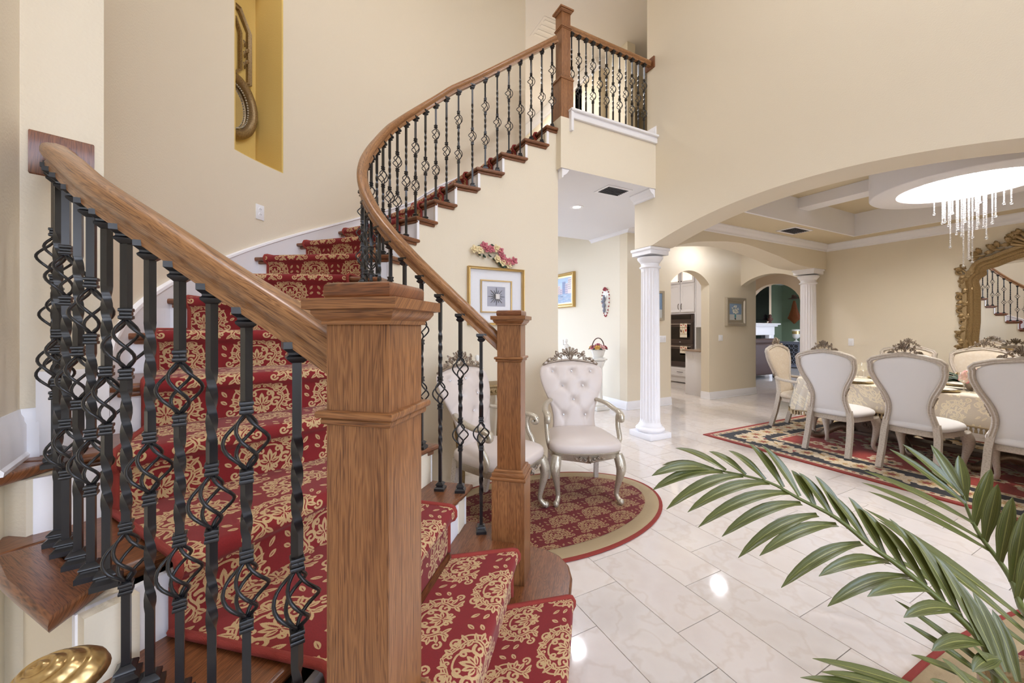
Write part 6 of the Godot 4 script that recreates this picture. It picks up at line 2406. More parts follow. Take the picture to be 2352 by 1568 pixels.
func wall_mirror() -> void:
	# local x runs south along the wall when it faces west: at turn -PI/2 local +z looks to -x, local +x looks to +z
	var t := thing("carved_mirror", "large bronze gold mirror with carved scrolls and shell crest", "mirror", V(7.478, 1.62, -1.20), -PI / 2)
	var w := 0.43
	var h := 0.52
	var line := []
	# scalloped opening: shouldered corners and a bowed top
	for p in [Vector2(-w, -h), Vector2(-w * 0.5, -h - 0.02), Vector2(0, -h - 0.03), Vector2(w * 0.5, -h - 0.02), Vector2(w, -h), Vector2(w, -h * 0.4), Vector2(w, h * 0.35), Vector2(w + 0.012, h * 0.62), Vector2(w - 0.05, h * 0.74), Vector2(w - 0.05, h * 0.86), Vector2(w * 0.66, h * 0.92), Vector2(w * 0.40, h * 1.02), Vector2(0.0, h * 1.12), Vector2(-w * 0.40, h * 1.02), Vector2(-w * 0.66, h * 0.92), Vector2(-w + 0.05, h * 0.86), Vector2(-w + 0.05, h * 0.74), Vector2(-w - 0.012, h * 0.62), Vector2(-w, h * 0.35), Vector2(-w, -h * 0.4)]:
		line.append(V(p.x, p.y, 0.03))
	var path := curve(line, 3, true)
	var mb := MB.new()
	var flat := PackedVector3Array()
	for p in path: flat.push_back(V(p.x, p.y, 0.022))
	mb.cap(flat, Vector3.BACK)
	put(mb, "glass", "mirror", t)
	mb = MB.new()
	mb.sweep(path, poly2([-0.010, -0.02, 0.14, -0.02, 0.15, 0.0, 0.14, 0.022, 0.10, 0.030, 0.09, 0.020, 0.07, 0.034, 0.05, 0.022, 0.035, 0.036, 0.02, 0.028, 0.008, 0.014, -0.010, 0.0]), Vector3.BACK, true, 0.7)
	put(mb, "moulding", "bronze_gold", t)
	# carved scrolls and leaves round the outside
	var r := RandomNumberGenerator.new()
	r.seed = 14
	var side := func(x: float, y: float, k: int, s: float) -> MB:
		var m := MB.new()
		m.xf = Transform3D(Basis(Vector3.BACK, r.randf_range(-0.5, 0.5)), V(x, y, 0.03))
		scroll(m, Vector2(s * 0.03, 0.0), 0.042, PI if s > 0 else 0.0, 1.25 * s * (1 if k % 2 else -1), 0.015, 0.0, [Vector2(-s * 0.03, -0.09), Vector2(-s * 0.035, -0.04)])
		acanthus(m, V(-s * 0.02, -0.04, 0), V(s * 0.05, -0.085, 0.01), 0.024, 0.022)
		acanthus(m, V(-s * 0.01, 0.02, 0), V(s * 0.065, 0.065, 0.01), 0.026, 0.024)
		acanthus(m, V(-s * 0.03, 0.03, 0), V(s * 0.00, 0.10, 0.01), 0.024, 0.024)
		acanthus(m, V(-s * 0.04, -0.02, 0), V(-s * 0.03, -0.11, 0.01), 0.020, 0.018)
		return m
	for s in [-1.0, 1.0]:
		for k in 7:
			put(side.call(s * (w + 0.125 + 0.018 * sin(k * 2.2)), -h - 0.03 + k * 0.165, k, s), "carved_scroll", "bronze_gold", t)
		for k in 3:
			var m := MB.new()
			m.xf = Transform3D(Basis(Vector3.BACK, s * (-0.75 + 0.2 * k)), V(s * (0.42 - 0.13 * k), 0.62 + 0.055 * k, 0.03))
			scroll(m, Vector2(0.0, 0.05), 0.042, -PI / 2, 1.2 * s, 0.015, 0.0, [Vector2(-s * 0.06, -0.02), Vector2(-s * 0.02, -0.02)])
			acanthus(m, V(0, 0.02, 0), V(s * 0.03, 0.11, 0.01), 0.028, 0.024)
			acanthus(m, V(-s * 0.03, 0.02, 0), V(-s * 0.05, 0.10, 0.01), 0.026, 0.024)
			acanthus(m, V(s * 0.02, 0.0, 0), V(s * 0.10, 0.03, 0.01), 0.024, 0.02)
			put(m, "carved_scroll", "bronze_gold", t)
	mb = MB.new()
	shell_fan(mb, V(0, 0.66, 0.03), 0.22, 11, 1.25, 0.020)
	for s in [-1.0, 1.0]:
		for k in 3: acanthus(mb, V(s * 0.10, 0.82, 0.03), V(s * (0.14 + 0.04 * k), 0.90 - 0.03 * k, 0.04), 0.026, 0.02)
	put(mb, "shell_crest", "bronze_gold", t)
	mb = MB.new()
	for k in 9: acanthus(mb, V(-0.36 + k * 0.09, -h - 0.10, 0.03), V(-0.33 + k * 0.085, -h - 0.17, 0.035), 0.030, 0.018)
	put(mb, "bottom_carving", "bronze_gold", t)

func chandelier() -> void:
	var c := V(5.66, 0, -1.32)
	var mb := MB.new()
	mb.lathe([Vector2(0.48, 2.94), Vector2(0.48, 2.72), Vector2(0.49, 2.708), Vector2(0.69, 2.708), Vector2(0.70, 2.718), Vector2(0.70, 3.018)], 64, 0.7)
	var ring := struct(mb, "trim_12", "ceiling", "thick white ring on the tray ceiling round the crystal light", "trim")
	ring.position = c
	var t := thing("crystal_chandelier", "glowing round crystal ceiling light with long hanging bead strands", "chandelier", c)
	mb = MB.new()
	mb.lathe([Vector2(0.0, 2.93), Vector2(0.30, 2.925), Vector2(0.479, 2.90)], 40, -1.0)
	put(mb, "glowing_dome", "cove_glow", t)
	lamp_area("lamp_light", c + V(0, 2.87, 0), Vector2(0.7, 0.7), 9.0, c8(255, 250, 244), Vector3.DOWN, t)
	mb = MB.new()
	mb.lathe([Vector2(0.0, 0.5), Vector2(0.36, 0.33), Vector2(0.5, 0.0), Vector2(0.36, -0.33), Vector2(0.0, -0.5)], 7, 0.3)
	var bead := mb.mesh()
	var r := RandomNumberGenerator.new()
	r.seed = 77
	var lens := []
	var strands := [[0.0, -0.02, 0.86], [0.03, 0.03, 0.84], [-0.05, 0.05, 0.60], [0.07, -0.05, 0.56], [-0.03, -0.10, 0.66], [0.02, 0.12, 0.62], [-0.12, 0.02, 0.46], [0.12, 0.05, 0.46], [0.03, -0.17, 0.40], [-0.05, 0.19, 0.44], [-0.01, 0.02, 0.80], [0.05, 0.0, 0.78], [-0.09, -0.12, 0.42], [0.10, 0.14, 0.46], [0.16, -0.10, 0.32], [-0.16, 0.12, 0.30], [0.0, -0.22, 0.30], [0.06, 0.26, 0.32], [-0.02, 0.07, 0.52], [0.02, -0.07, 0.54], [-0.06, -0.04, 0.50], [0.08, 0.09, 0.50], [-0.13, -0.06, 0.36], [0.17, 0.02, 0.30], [0.0, 0.16, 0.48], [-0.08, 0.13, 0.40], [0.04, -0.13, 0.44], [0.12, -0.14, 0.28], [-0.02, -0.15, 0.36], [0.10, 0.21, 0.30]]
	var bead_mb := mb
	for e in strands:
		var m := MB.new()
		var cnt := int(e[2] / 0.0165)
		for k in cnt:
			var w := 0.0145 if k < cnt - 1 else 0.026
			m.append(bead_mb, Transform3D(Basis(Vector3.UP, k * 1.1).scaled(V(w, w, w)), V(e[0], 2.79 - k * 0.0165 - (0.006 if k == cnt - 1 else 0.0), e[1])))
		var o := put(m, "bead_strand", "crystal", t)
		o.set_meta("kind", "stuff")
	var mm := MultiMesh.new()
	mm.transform_format = MultiMesh.TRANSFORM_3D
	mm.mesh = bead
	mm.instance_count = 1500
	for k in 1500:
		var rad := 0.40 * sqrt(r.randf())
		var a := r.randf() * TAU
		var s := r.randf_range(0.012, 0.020)
		mm.set_instance_transform(k, Transform3D(Basis(Vector3.UP, a).scaled(V(s, s, s)), V(rad * cos(a), 2.89 - 0.14 * (1.0 - rad / 0.40) * r.randf() - r.randf() * 0.03, rad * sin(a))))
	var oo := MultiMeshInstance3D.new()
	oo.name = "crystal_field"
	oo.multimesh = mm
	oo.material_override = M.crystal
	oo.set_meta("kind", "stuff")
	t.add_child(oo, true)

# ---------------------------------------------------------------- kitchen and living room seen through the arches
func far_rooms() -> void:
	var mb := MB.new()
	mb.span(8.52, 8.66, 0, 3.0, -8.1, -5.40)
	mb.span(4.67, 8.66, 0, 3.0, -8.24, -8.1)
	struct(mb, "wall_kitchen_back", "peach_wall", "pale back walls of the kitchen", "wall")
	mb = MB.new()
	mb.span(4.67, 7.98, 2.96, 3.05, -8.1, -4.872)
	mb.span(7.98, 9.3, 2.96, 3.05, -8.1, -3.0)
	mb.span(9.3, 16.0, 2.96, 3.05, -8.5, -3.0)
	struct(mb, "ceiling_far_rooms", "ceiling", "white ceiling of kitchen and living room", "ceiling")
	mb = MB.new()
	mb.span(8.30, 8.50, 0.9, 1.5, -6.04, -5.42)
	struct(mb, "wall_backsplash", "green_wall", "pale green kitchen wall above the counter", "wall")
	oven_tower()
	# peninsula
	var t := thing("kitchen_peninsula", "white kitchen peninsula with granite top behind the narrow arch", "counter", V(7.0, 0, -5.15))
	mb = MB.new()
	mb.box(V(0, 0.435, 0), V(0.62, 0.87, 0.40), 0.003)
	put(mb, "body", "cabinet", t)
	mb = MB.new()
	mb.box(V(-0.01, 0.888, 0), V(0.70, 0.036, 0.46), 0.008)
	put(mb, "worktop", "granite", t)
	t = thing("wall_cabinet", "white wall cabinet with shelf moulding over the green kitchen wall", "cabinet", V(8.2, 1.36, -5.72))
	mb = MB.new()
	mb.box(V(0, 0.78, 0), V(0.6, 1.52, 0.60), 0.004)
	put(mb, "body", "cabinet", t)
	mb = MB.new()
	mb.box(V(-0.02, 0.01, 0), V(0.64, 0.03, 0.62), 0.006)
	put(mb, "shelf_moulding", "trim", t)
	# living room
	mb = MB.new()
	var pts := PackedVector2Array()
	for p in [Vector2(-3.0, 0), Vector2(-4.50, 0)]: pts.push_back(p)
	for p in arc_pts(-4.50, -5.70, 1.76, 0.59, 16): pts.push_back(p)
	for p in [Vector2(-5.70, 0), Vector2(-8.1, 0), Vector2(-8.1, 2.96), Vector2(-3.0, 2.96)]: pts.push_back(p)
	mb.slab(pts, "x", 9.3, 9.45)
	struct(mb, "wall_living_arch", "peach_wall", "pale wall with the second arch into the living room", "wall")
	mb = MB.new()
	mb.span(9.45, 13.4, 0, 2.96, -8.4, -7.4)
	struct(mb, "wall_fireplace", "peach_wall", "pale chimney wall with the television", "wall")
	mb = MB.new()
	mb.span(13.4, 15.9, 0, 2.96, -8.5, -8.3)
	mb.span(15.7, 15.9, 0, 2.96, -8.3, -3.0)
	struct(mb, "wall_living", "green_wall", "green corner walls of the living room", "wall")
	mb = MB.new()
	mb.span(7.65, 10.2, 0, 2.96, -3.15, -3.0)
	mb.span(10.2, 15.0, 0, 0.4, -3.15, -3.0)
	mb.span(10.2, 15.0, 2.5, 2.96, -3.15, -3.0)
	mb.span(15.0, 15.9, 0, 2.96, -3.15, -3.0)
	struct(mb, "wall_living_south", "green_wall", "green window wall of the living room", "wall")
	mb = MB.new()
	for e in 5: mb.span(10.2 + e * 1.18, 10.26 + e * 1.18, 0.4, 2.5, -3.1, -3.05)
	var wn := struct(mb, "window_3", "trim", "wide window of the living room", "window")
	mb = MB.new()
	mb.span(10.2, 15.0, 0.4, 2.5, -3.08, -3.075)
	put(mb, "pane", "pane", wn)
	t = thing("television", "black flat television above the white mantel", "television", V(12.30, 2.13, -7.40))
	mb = MB.new()
	mb.box(V(0, 0, 0.04), V(1.72, 1.14, 0.05), 0.008)
	put(mb, "bezel", "black_gloss", t)
	mb = MB.new()
	mb.box(V(0, 0.01, 0.066), V(1.66, 1.06, 0.004))
	put(mb, "screen", "black_gloss", t)
	t = thing("soundbar", "short black soundbar under the television", "soundbar", V(12.5, 1.50, -7.30))
	mb = MB.new()
	mb.box(V(0, 0.05, 0), V(0.8, 0.09, 0.09), 0.015)
	put(mb, "body", "black_gloss", t)
	mb = MB.new()
	for e in [-1, 1]: mb.box(V(0.3 * e, 0.004, 0), V(0.06, 0.01, 0.07), 0.002)
	put(mb, "foot", "slot", t)
	t = thing("fireplace_mantel", "white panelled fireplace mantel below the television", "fireplace", V(12.2, 0, -7.398))
	mb = MB.new()
	mb.box(V(0, 1.47, 0.14), V(2.4, 0.05, 0.30), 0.01)
	put(mb, "shelf", "trim", t)
	mb = MB.new()
	mb.box(V(0, 1.28, 0.09), V(2.1, 0.32, 0.18), 0.008)
	mb.box(V(0, 1.42, 0.12), V(2.25, 0.06, 0.24), 0.008)
	put(mb, "frieze", "trim", t)
	for s in [-1.0, 1.0]:
		mb = MB.new()
		mb.box(V(0.92 * s, 0.56, 0.08), V(0.26, 1.12, 0.16), 0.006)
		put(mb, "pilaster", "trim", t)
		mb = MB.new()
		mb.xf = Transform3D(Basis(Vector3.RIGHT, PI / 2), V(0.92 * s, 1.0, 0.16))
		mb.lathe([Vector2(0.0, 0.012), Vector2(0.03, 0.014), Vector2(0.05, 0.008), Vector2(0.075, 0.016), Vector2(0.09, 0.0)], 20)
		put(mb, "roundel", "trim", t)
	mb = MB.new()
	mb.box(V(0, 0.56, 0.02), V(1.6, 1.1, 0.03))
	put(mb, "firebox", "black_gloss", t)
	t = thing("mantel_ornament", "small dark bronze bust on the white mantel", "ornament", V(13.08, 1.495, -7.26))
	mb = MB.new()
	mb.lathe([Vector2(0.0, 0.0), Vector2(0.06, 0.0), Vector2(0.05, 0.03), Vector2(0.03, 0.05), Vector2(0.075, 0.10), Vector2(0.085, 0.16), Vector2(0.03, 0.19), Vector2(0.05, 0.22), Vector2(0.05, 0.26), Vector2(0.0, 0.30)], 14, -1.0)
	put(mb, "bust", "stem_brown", t)
	# sofa seen from behind
	t = thing("leather_sofa", "dark brown leather sofa seen from behind in the living room", "sofa", V(10.35, 0, -6.2))
	mb = MB.new()
	mb.box(V(0, 0.52, 0.16), V(1.6, 0.84, 0.20), 0.06)
	put(mb, "backrest", "sofa_leather", t)
	mb = MB.new()
	mb.box(V(0, 0.98, 0.14), V(1.5, 0.16, 0.22), 0.06)
	put(mb, "head_cushion", "sofa_leather", t)
	mb = MB.new()
	mb.box(V(0, 0.28, -0.2), V(1.5, 0.32, 0.6), 0.05)
	put(mb, "seat", "sofa_leather", t)
	for s in [-1.0, 1.0]:
		mb = MB.new()
		mb.box(V(0.75 * s, 0.40, -0.15), V(0.18, 0.54, 0.75), 0.06)
		put(mb, "arm", "sofa_leather", t)
		for z in [-0.4, 0.18]:
			mb = MB.new()
			mb.box(V(0.7 * s, 0.055, z), V(0.07, 0.11, 0.07), 0.008)
			put(mb, "leg", "slot", t)
	# lattice cabinet
	t = thing("lattice_cabinet", "blue grey cabinet with quatrefoil lattice doors over dark glass", "cabinet", V(14.3, 0, -7.0), -PI / 2)
	mb = MB.new()
	mb.box(V(0, 0.47, -0.22), V(1.30, 0.80, 0.40), 0.008)
	put(mb, "body", "slot", t)
	mb = MB.new()
	mb.box(V(0, 0.865, -0.2), V(1.36, 0.03, 0.46), 0.006)
	put(mb, "top", "blue_grey_wood", t)
	mb = MB.new()
	mb.box(V(0, 0.05, -0.2), V(1.30, 0.06, 0.42), 0.004)
	put(mb, "plinth", "blue_grey_wood", t)
	for d in 2:
		var dr := group_node("door", t, Transform3D(Basis(), V(-0.325 + 0.65 * d, 0.46, 0.0)))
		mb = MB.new()
		frame_strip(mb, 0.56, 0.68, poly2([0, -0.01, 0, 0.012, 0.04, 0.012, 0.04, -0.01]))
		put(mb, "door_frame", "blue_grey_wood", dr)
		mb = MB.new()
		for a in 4:
			for b in 5:
				var ring := []
				for k in 16:
					var th := TAU * k / 16
					ring.append(V(-0.21 + a * 0.14 + cos(th) * (0.068 + 0.006 * cos(4 * th)), -0.27 + b * 0.135 + sin(th) * (0.066 + 0.006 * cos(4 * th)), 0.004))
				mb.tube(ring, 0.008, 5, true)
		var la := put(mb, "lattice", "blue_grey_wood", dr)
		la.set_meta("kind", "stuff")
	t = thing("urn", "white and gold footed urn on the lattice cabinet", "urn", V(14.5, 0.88, -7.21))
	mb = MB.new()
	mb.lathe([Vector2(0.0, 0.0), Vector2(0.09, 0.0), Vector2(0.07, 0.02), Vector2(0.02, 0.05), Vector2(0.025, 0.09), Vector2(0.07, 0.11), Vector2(0.11, 0.17), Vector2(0.115, 0.25), Vector2(0.115, 0.26)], 20)
	put(mb, "bowl", "porcelain", t)
	mb = MB.new()
	mb.lathe([Vector2(0.115, 0.26), Vector2(0.117, 0.26), Vector2(0.117, 0.36), Vector2(0.115, 0.36)], 20)
	put(mb, "gold_band", "plate_gold", t)
	mb = MB.new()
	mb.lathe([Vector2(0.115, 0.36), Vector2(0.125, 0.36), Vector2(0.13, 0.40), Vector2(0.12, 0.42), Vector2(0.0, 0.41)], 20)
	put(mb, "rim", "porcelain", t)
	t = thing("hanging_drape", "rust brown draped scarf hanging below a brown hat on the green wall", "drape", V(15.55, 1.62, -7.75), -PI / 2)
	mb = MB.new()
	var rows := []
	for e in [[0.03, 0.72], [0.06, 0.60], [0.10, 0.40], [0.17, 0.18], [0.21, 0.08], [0.10, -0.02], [0.02, -0.12]]:
		var row := PackedVector3Array()
		for k in 28:
			var a := TAU * k / 28
			row.push_back(V(cos(a) * e[0] * (1.0 + 0.12 * cos(a * 7.0)), e[1], 0.09 + sin(a) * e[0] * 0.35))
		rows.append(row)
	mb.grid(rows, true, false, -1.0)
	put(mb, "scarf", "amber_drape", t)
	mb = MB.new()
	mb.xf = Transform3D(Basis(Vector3.BACK, 0.12), V(0, 0.80, 0.09))
	mb.lathe([Vector2(0.0, 0.14), Vector2(0.06, 0.13), Vector2(0.085, 0.02), Vector2(0.18, 0.0), Vector2(0.19, 0.01), Vector2(0.08, -0.02), Vector2(0.0, -0.02)], 20)
	put(mb, "hat", "brown_felt", t)
	t = thing("framed_glass", "brown framed glass picture reflecting a bright window", "picture", V(15.69, 2.28, -6.9), -PI / 2)
	mb = MB.new()
	frame_strip(mb, 0.55, 0.40, poly2([0, 0, 0, 0.03, 0.22, 0.04, 0.22, 0.0]))
	put(mb, "frame", "brown_felt", t)
	mb = MB.new()
	mb.box(V(0, 0, 0.012), V(0.55, 0.40, 0.006))
	put(mb, "glass", "mirror", t)
	for e in [[V(11.5, 2.96, -5.4), "unseen lamp added in the living room ceiling for its light", 2.2], [V(6.2, 2.96, -6.2), "recessed lamp in the kitchen ceiling by the ovens", 3.0]]:  # the living room lamp is unseen and added only to light that room
		t = thing("recessed_lamp", e[1], "ceiling lamp", e[0])
		mb = MB.new()
		mb.lathe([Vector2(0.0, -0.003), Vector2(0.055, -0.003), Vector2(0.09, 0.0)], 20)
		put(mb, "glowing_lens", "lamp_glow", t)
		lamp_area("lamp_light", e[0] + V(0, -0.015, 0), Vector2(0.2, 0.2), e[2], c8(250, 246, 244), Vector3.DOWN, t)

func oven_tower() -> void:
	var t := thing("oven_cabinet", "tall white cabinet with glazed lit top doors holding the ovens", "cabinet", V(7.9, 0, -6.46), -PI / 2)
	var mb := MB.new()
	mb.box(V(0, 1.48, -0.31), V(0.84, 2.92, 0.58), 0.004)
	put(mb, "body", "cabinet", t)
	for s in [-1.0, 1.0]:
		var d := group_node("door", t, Transform3D(Basis(), V(0.2 * s, 2.06, 0.0)))
		mb = MB.new()
		mb.box(V(0, 0, -0.008), V(0.385, 0.69, 0.02), 0.003)
		frame_strip(mb, 0.25, 0.56, poly2([0, 0.002, 0.006, 0.010, 0.05, 0.012, 0.062, 0.0]))
		put(mb, "panel", "cabinet", d)
		mb = MB.new()
		mb.tube(curve([V(-0.155 * s, -0.27, 0.012), V(-0.155 * s, -0.24, 0.035), V(-0.155 * s, -0.16, 0.035), V(-0.155 * s, -0.13, 0.012)], 4), 0.006, 6)
		put(mb, "handle", "steel_dark", d)
		var g := group_node("glazed_door", t, Transform3D(Basis(), V(0.2 * s, 2.66, 0.0)))
		mb = MB.new()
		frame_strip(mb, 0.27, 0.36, poly2([0, -0.01, 0, 0.012, 0.055, 0.012, 0.055, -0.01]))
		put(mb, "door_frame", "cabinet", g)
		mb = MB.new()
		mb.box(V(0, 0, -0.002), V(0.28, 0.37, 0.004))
		put(mb, "lit_glass", "shelf_glow", g)
		mb = MB.new()
		mb.ball(V(-0.16 * s, -0.19, 0.02), 0.014, 8, 6)
		put(mb, "knob", "steel_dark", g)
	mb = MB.new()
	mb.box(V(0, 0.27, -0.002), V(0.80, 0.22, 0.02), 0.004)
	mb.xf = Transform3D(Basis(), V(0, 0.27, 0.008))
	frame_strip(mb, 0.66, 0.10, poly2([0, 0.0, 0.006, 0.006, 0.04, 0.006, 0.05, 0.0]))
	var dw := put(mb, "drawer", "cabinet", t)
	mb = MB.new()
	mb.tube(curve([V(-0.08, 0.27, 0.014), V(-0.06, 0.27, 0.038), V(0.06, 0.27, 0.038), V(0.08, 0.27, 0.014)], 4), 0.006, 6)
	put(mb, "handle", "steel_dark", dw)
	var o := thing("wall_oven", "dark steel double wall oven with a printed towel on its door", "oven", V(7.889, 0, -6.46), -PI / 2)
	mb = MB.new()
	mb.box(V(0, 1.04, -0.005), V(0.76, 1.28, 0.03), 0.004)
	put(mb, "face", "steel_dark", o)
	mb = MB.new()
	mb.box(V(0, 1.60, 0.012), V(0.62, 0.10, 0.006))
	put(mb, "control_panel", "black_gloss", o)
	for k in 2:
		var y: float = [1.22, 0.68][k]
		var d := group_node("oven_door", o, Transform3D(Basis(), V(0, y, 0.012)))
		mb = MB.new()
		mb.box(V(0, 0, 0), V(0.74, 0.52, 0.024), 0.004)
		put(mb, "door_panel", "steel_dark", d)
		mb = MB.new()
		mb.box(V(0, 0.0, 0.013), V(0.58, 0.30, 0.003))
		put(mb, "window", "black_gloss", d)
		mb = MB.new()
		mb.tube([V(-0.32, 0.215, 0.014), V(-0.32, 0.215, 0.05), V(0.32, 0.215, 0.05), V(0.32, 0.215, 0.014)], 0.011, 7)
		put(mb, "handle", "chrome", d)
		if k == 0:
			var tm := TextMesh.new()
			tm.text = "LG"
			tm.font_size = 24
			tm.pixel_size = 0.0016
			tm.depth = 0.002
			var fo := SystemFont.new()
			fo.font_names = PackedStringArray(["Droid Sans"])
			tm.font = fo
			share(tm, "maker_mark", "white_paper", d, Transform3D(Basis(), V(0.02, -0.215, 0.014)))
	for k in 2:
		var tw := thing("kitchen_towel", ["cream printed kitchen towel over the upper oven handle", "cream printed kitchen towel over the lower oven handle"][k], "towel", V(7.889, [1.435, 0.895][k], -6.30), -PI / 2)
		mb = MB.new()
		var rows := []
		for e in [[0.0, 0.048], [0.014, 0.058], [0.012, 0.072], [-0.05, 0.078], [-0.20, 0.080], [-0.32 if k == 0 else -0.12, 0.080]]:
			var row := PackedVector3Array()
			for j in 9: row.push_back(V(-0.10 + j * 0.025, e[0], e[1] + 0.004 * sin(j * 1.6)))
			rows.append(row)
		mb.grid(rows, false, false, -1.0)
		put(mb, "cloth", "towel", tw)

# ---------------------------------------------------------------- palm and the gilded stand
func zp(x: float, y: float, d: float) -> Vector3:   # pixel of the enlarged view that was measured, with its depth
	return along(1480.0 + x * 0.375, 980.0 + y * 0.375, d)

func leaflet(parent: Node3D, a: Vector3, b: Vector3, wide: float, bend: float, twist: float) -> void:
	var L := (b - a).length()
	var mid := (a + b) * 0.5 + Vector3.UP * bend * L
	var rows := []
	var n := 9
	for k in n + 1:
		var t := float(k) / n
		var p := a.lerp(mid, t).lerp(mid.lerp(b, t), t)
		var d := (mid - a).lerp(b - mid, t).normalized()
		var face := (Vector3.UP + (V(0, EYE, 0) - p).normalized() * 0.9).normalized()
		var side := d.cross(face).normalized().rotated(d, twist * (0.4 + 0.6 * t))
		var nor := side.cross(d).normalized()
		var w := wide * maxf(0.03, pow(sin(PI * (0.13 + 0.87 * t)), 0.62) if t > 0.42 else lerpf(0.42, 1.0, smoothstep(0.0, 0.45, t)))
		if t > 0.999: w = 0.0006
		rows.append(PackedVector3Array([p - side * w + nor * w * 0.25, p - side * w * 0.5 + nor * w * 0.22, p - nor * w * 0.10, p + side * w * 0.5 + nor * w * 0.22, p + side * w + nor * w * 0.25]))
	var mb := MB.new()
	mb.grid(rows, false, false, -1.0)
	put(mb, "leaflet", "palm_leaf", parent)

func plants_and_extras() -> void:
	var t := thing("potted_palm", "potted palm with long arching green fronds on the oval rug", "palm")
	var root := V(1.80, 0, -0.22)
	var mb := MB.new()
	mb.xf = Transform3D(Basis(), root + V(0, 0.0145, 0))
	mb.lathe([Vector2(0.0, 0.0), Vector2(0.11, 0.0), Vector2(0.13, 0.02), Vector2(0.16, 0.25), Vector2(0.175, 0.27), Vector2(0.175, 0.30), Vector2(0.16, 0.30), Vector2(0.15, 0.26), Vector2(0.0, 0.26)], 28)
	put(mb, "pot", "bronze_gold", t)
	mb = MB.new()
	mb.xf = Transform3D(Basis(), root)
	mb.tube([V(0, 0.26, 0), V(0, 0.34, 0.005), V(-0.01, 0.44, 0.0)], [0.035, 0.03, 0.022], 8)
	put(mb, "trunk", "stem_brown", t)
	var crown := root + V(-0.01, 0.42, 0)
	# fronds: rachis, then leaflets as [base x, base y, tip x, tip y, base depth, tip depth, width, bend, twist]
	var A := group_node("frond", t)
	var ra := [crown]
	for e in [[2330, 1640, 1.00], [2264, 1486, 1.02], [2166, 1385, 1.05], [2069, 1302, 1.08], [2005, 1257, 1.10], [1922, 1190, 1.14], [1836, 1145, 1.18], [1765, 1107, 1.21], [1667, 1083, 1.25], [1625, 1079, 1.27]]: ra.append(along(e[0], e[1], e[2]))
	var path := curve(ra, 4)
	var rad := []
	for k in path.size(): rad.append(lerpf(0.011, 0.0025, float(k) / path.size()))
	mb = MB.new()
	mb.tube(path, rad, 6)
	put(mb, "rachis", "palm_stem", A)
	for e in [[430, 265, 45, 300], [480, 278, 50, 388], [600, 300, 135, 505], [760, 345, 265, 523], [880, 405, 330, 615], [960, 470, 475, 672], [1060, 540, 575, 802], [1180, 600, 705, 790], [1330, 715, 838, 985], [1500, 830, 1068, 915], [1620, 920, 1122, 1100], [1770, 1010, 1365, 1040], [1930, 1130, 1588, 1168], [2060, 1330, 1760, 1372], [2170, 1420, 2010, 1500]]:
		var d := lerpf(1.26, 1.0, clampf((e[0] - 430.0) / 1750.0, 0, 1))
		leaflet(A, zp(e[0], e[1], d), zp(e[2], e[3], d - 0.03), 0.0175, 0.20, -0.25)
	for e in [[400, 255, 110, 235], [500, 268, 190, 130], [620, 295, 395, 150], [740, 325, 515, 145], [850, 370, 640, 100], [950, 425, 720, 112], [1040, 480, 900, 265], [1150, 550, 945, 280], [1250, 620, 1045, 300], [1370, 715, 1110, 390], [1470, 790, 1250, 430], [1600, 890, 1330, 500], [1720, 970, 1430, 580], [1830, 1070, 1500, 560], [1940, 1180, 1620, 640], [2060, 1300, 1780, 790], [2140, 1400, 1900, 930], [2220, 1500, 2010, 1010], [2290, 1560, 2130, 1120]]:
		var d := lerpf(1.26, 1.0, clampf((e[0] - 430.0) / 1750.0, 0, 1))
		leaflet(A, zp(e[0], e[1], d), zp(e[2], e[3], d + 0.05), 0.0165, 0.14, 0.35)
	var B := group_node("frond", t)
	ra = [crown, along(2420, 1500, 1.10), along(2365, 1420, 1.20), zp(2310, 1110, 1.27), zp(2260, 960, 1.32), zp(2180, 830, 1.37), zp(2080, 700, 1.42), zp(2020, 600, 1.46), zp(1970, 480, 1.50), zp(1950, 400, 1.52)]
	path = curve(ra, 4)
	rad = []
	for k in path.size(): rad.append(lerpf(0.012, 0.004, float(k) / path.size()))
	mb = MB.new()
	mb.tube(path, rad, 6)
	put(mb, "rachis", "palm_stem", B)
	for e in [[1965, 470, 1500, 135, 1.50, 1.62], [1955, 420, 1580, 105, 1.51, 1.62], [1955, 420, 1755, 110, 1.51, 1.60], [1965, 450, 1925, 175, 1.51, 1.56], [2015, 590, 1345, 270, 1.46, 1.55], [2065, 690, 1330, 340, 1.43, 1.50], [2130, 770, 1370, 395, 1.40, 1.46], [2020, 600, 2125, 255, 1.46, 1.46], [2085, 700, 2165, 350, 1.42, 1.40], [2175, 825, 2255, 430, 1.37, 1.36], [2255, 955, 2330, 520, 1.32, 1.32], [2290, 1060, 2420, 640, 1.29, 1.28], [2325, 1180, 1345, 500, 1.22, 1.36], [2330, 1260, 1420, 560, 1.18, 1.32], [2330, 1330, 1520, 800, 1.14, 1.26]]:
		leaflet(B, zp(e[0], e[1], e[4]), zp(e[2], e[3], e[5]), 0.021, 0.06, 0.2)
	var C := group_node("frond", t)
	ra = [crown, along(2290, 1640, 0.95), along(2180, 1640, 0.90), along(2080, 1660, 0.86)]
	path = curve(ra, 4)
	mb = MB.new()
	mb.tube(path, 0.006, 6)
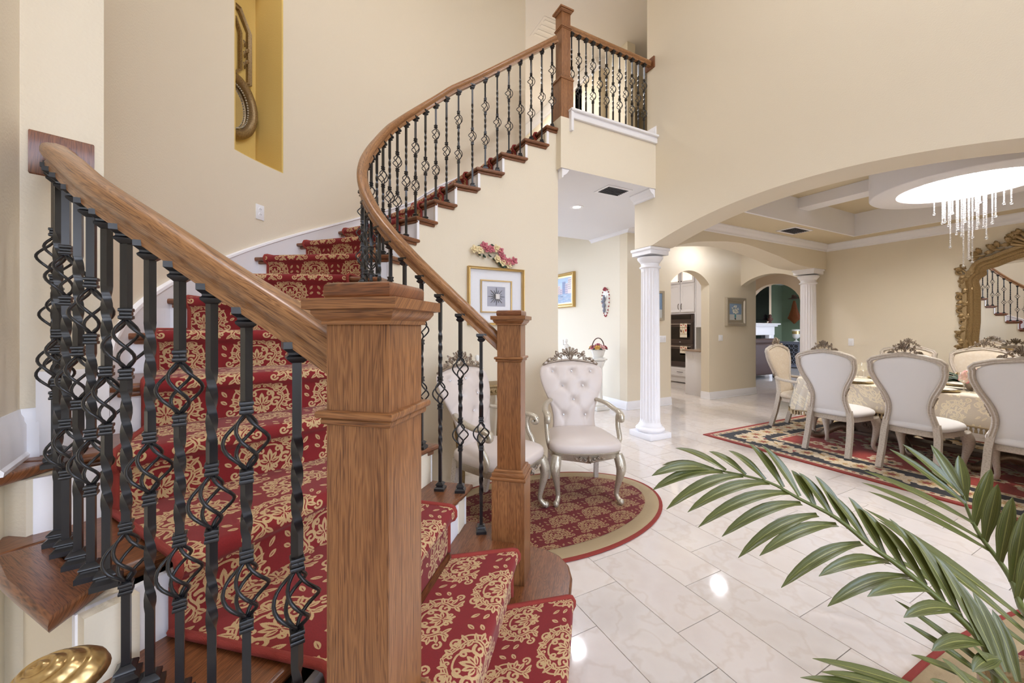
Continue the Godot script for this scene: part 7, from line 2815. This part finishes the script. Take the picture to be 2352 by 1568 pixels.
	put(mb, "rachis", "palm_stem", C)
	for e in [[1800, 1650, 1030, 1418, 0.9, 0.92], [1760, 1660, 1085, 1500, 0.89, 0.90], [1720, 1670, 955, 1535, 0.88, 0.90], [2150, 1620, 1635, 1395, 0.95, 0.96], [2050, 1640, 1820, 1415, 0.93, 0.95], [2200, 1560, 1535, 1060, 0.99, 1.06], [2120, 1560, 1590, 1195, 0.98, 1.04], [1960, 1660, 1750, 1545, 0.91, 0.93], [2260, 1600, 2000, 1330, 0.98, 1.0]]:
		leaflet(C, zp(e[0], e[1], e[4]), zp(e[2], e[3], e[5]), 0.0125, 0.05, 0.1)
	gilded_stand()

func gilded_stand() -> void:
	# carved gilded volute that tops a slim pedestal beside the lower treads
	var at := along(128, 1562, 0.56)
	var t := thing("gilded_stand", "gilded carved stand with a ribbed shell volute beside the lower treads", "stand", V(at.x, 0, at.z))
	var mb := MB.new()
	mb.lathe([Vector2(0.0, 0.0), Vector2(0.11, 0.0), Vector2(0.115, 0.02), Vector2(0.08, 0.05), Vector2(0.03, 0.08), Vector2(0.022, 0.2), Vector2(0.034, 0.4), Vector2(0.022, 0.6), Vector2(0.03, at.y - 0.06), Vector2(0.0, at.y - 0.05)], 20)
	put(mb, "stem", "gold", t)
	mb = MB.new()
	var prof := []
	for k in 40:
		var s := k / 39.0
		prof.append(Vector2(0.066 * s, 0.034 * (1.0 - s * s) + 0.0042 * absf(sin(s * PI * 4.0))))
	prof.append(Vector2(0.064, -0.012))
	prof.append(Vector2(0.0, -0.02))
	mb.xf = Transform3D(Basis(Vector3.UP, -0.45) * Basis(Vector3.BACK, 0.30) * Basis(Vector3.RIGHT, 0.42), V(0, at.y, 0)) * Transform3D(Basis().scaled(V(1.05, 1.1, 0.62)), Vector3.ZERO)
	mb.lathe(prof, 28, -1.0)
	put(mb, "volute", "gold", t)
	mb = MB.new()
	mb.ball(along(62, 1562, 0.56) - V(at.x, 0, at.z), 0.014, 10, 8)
	put(mb, "bud", "gold", t)
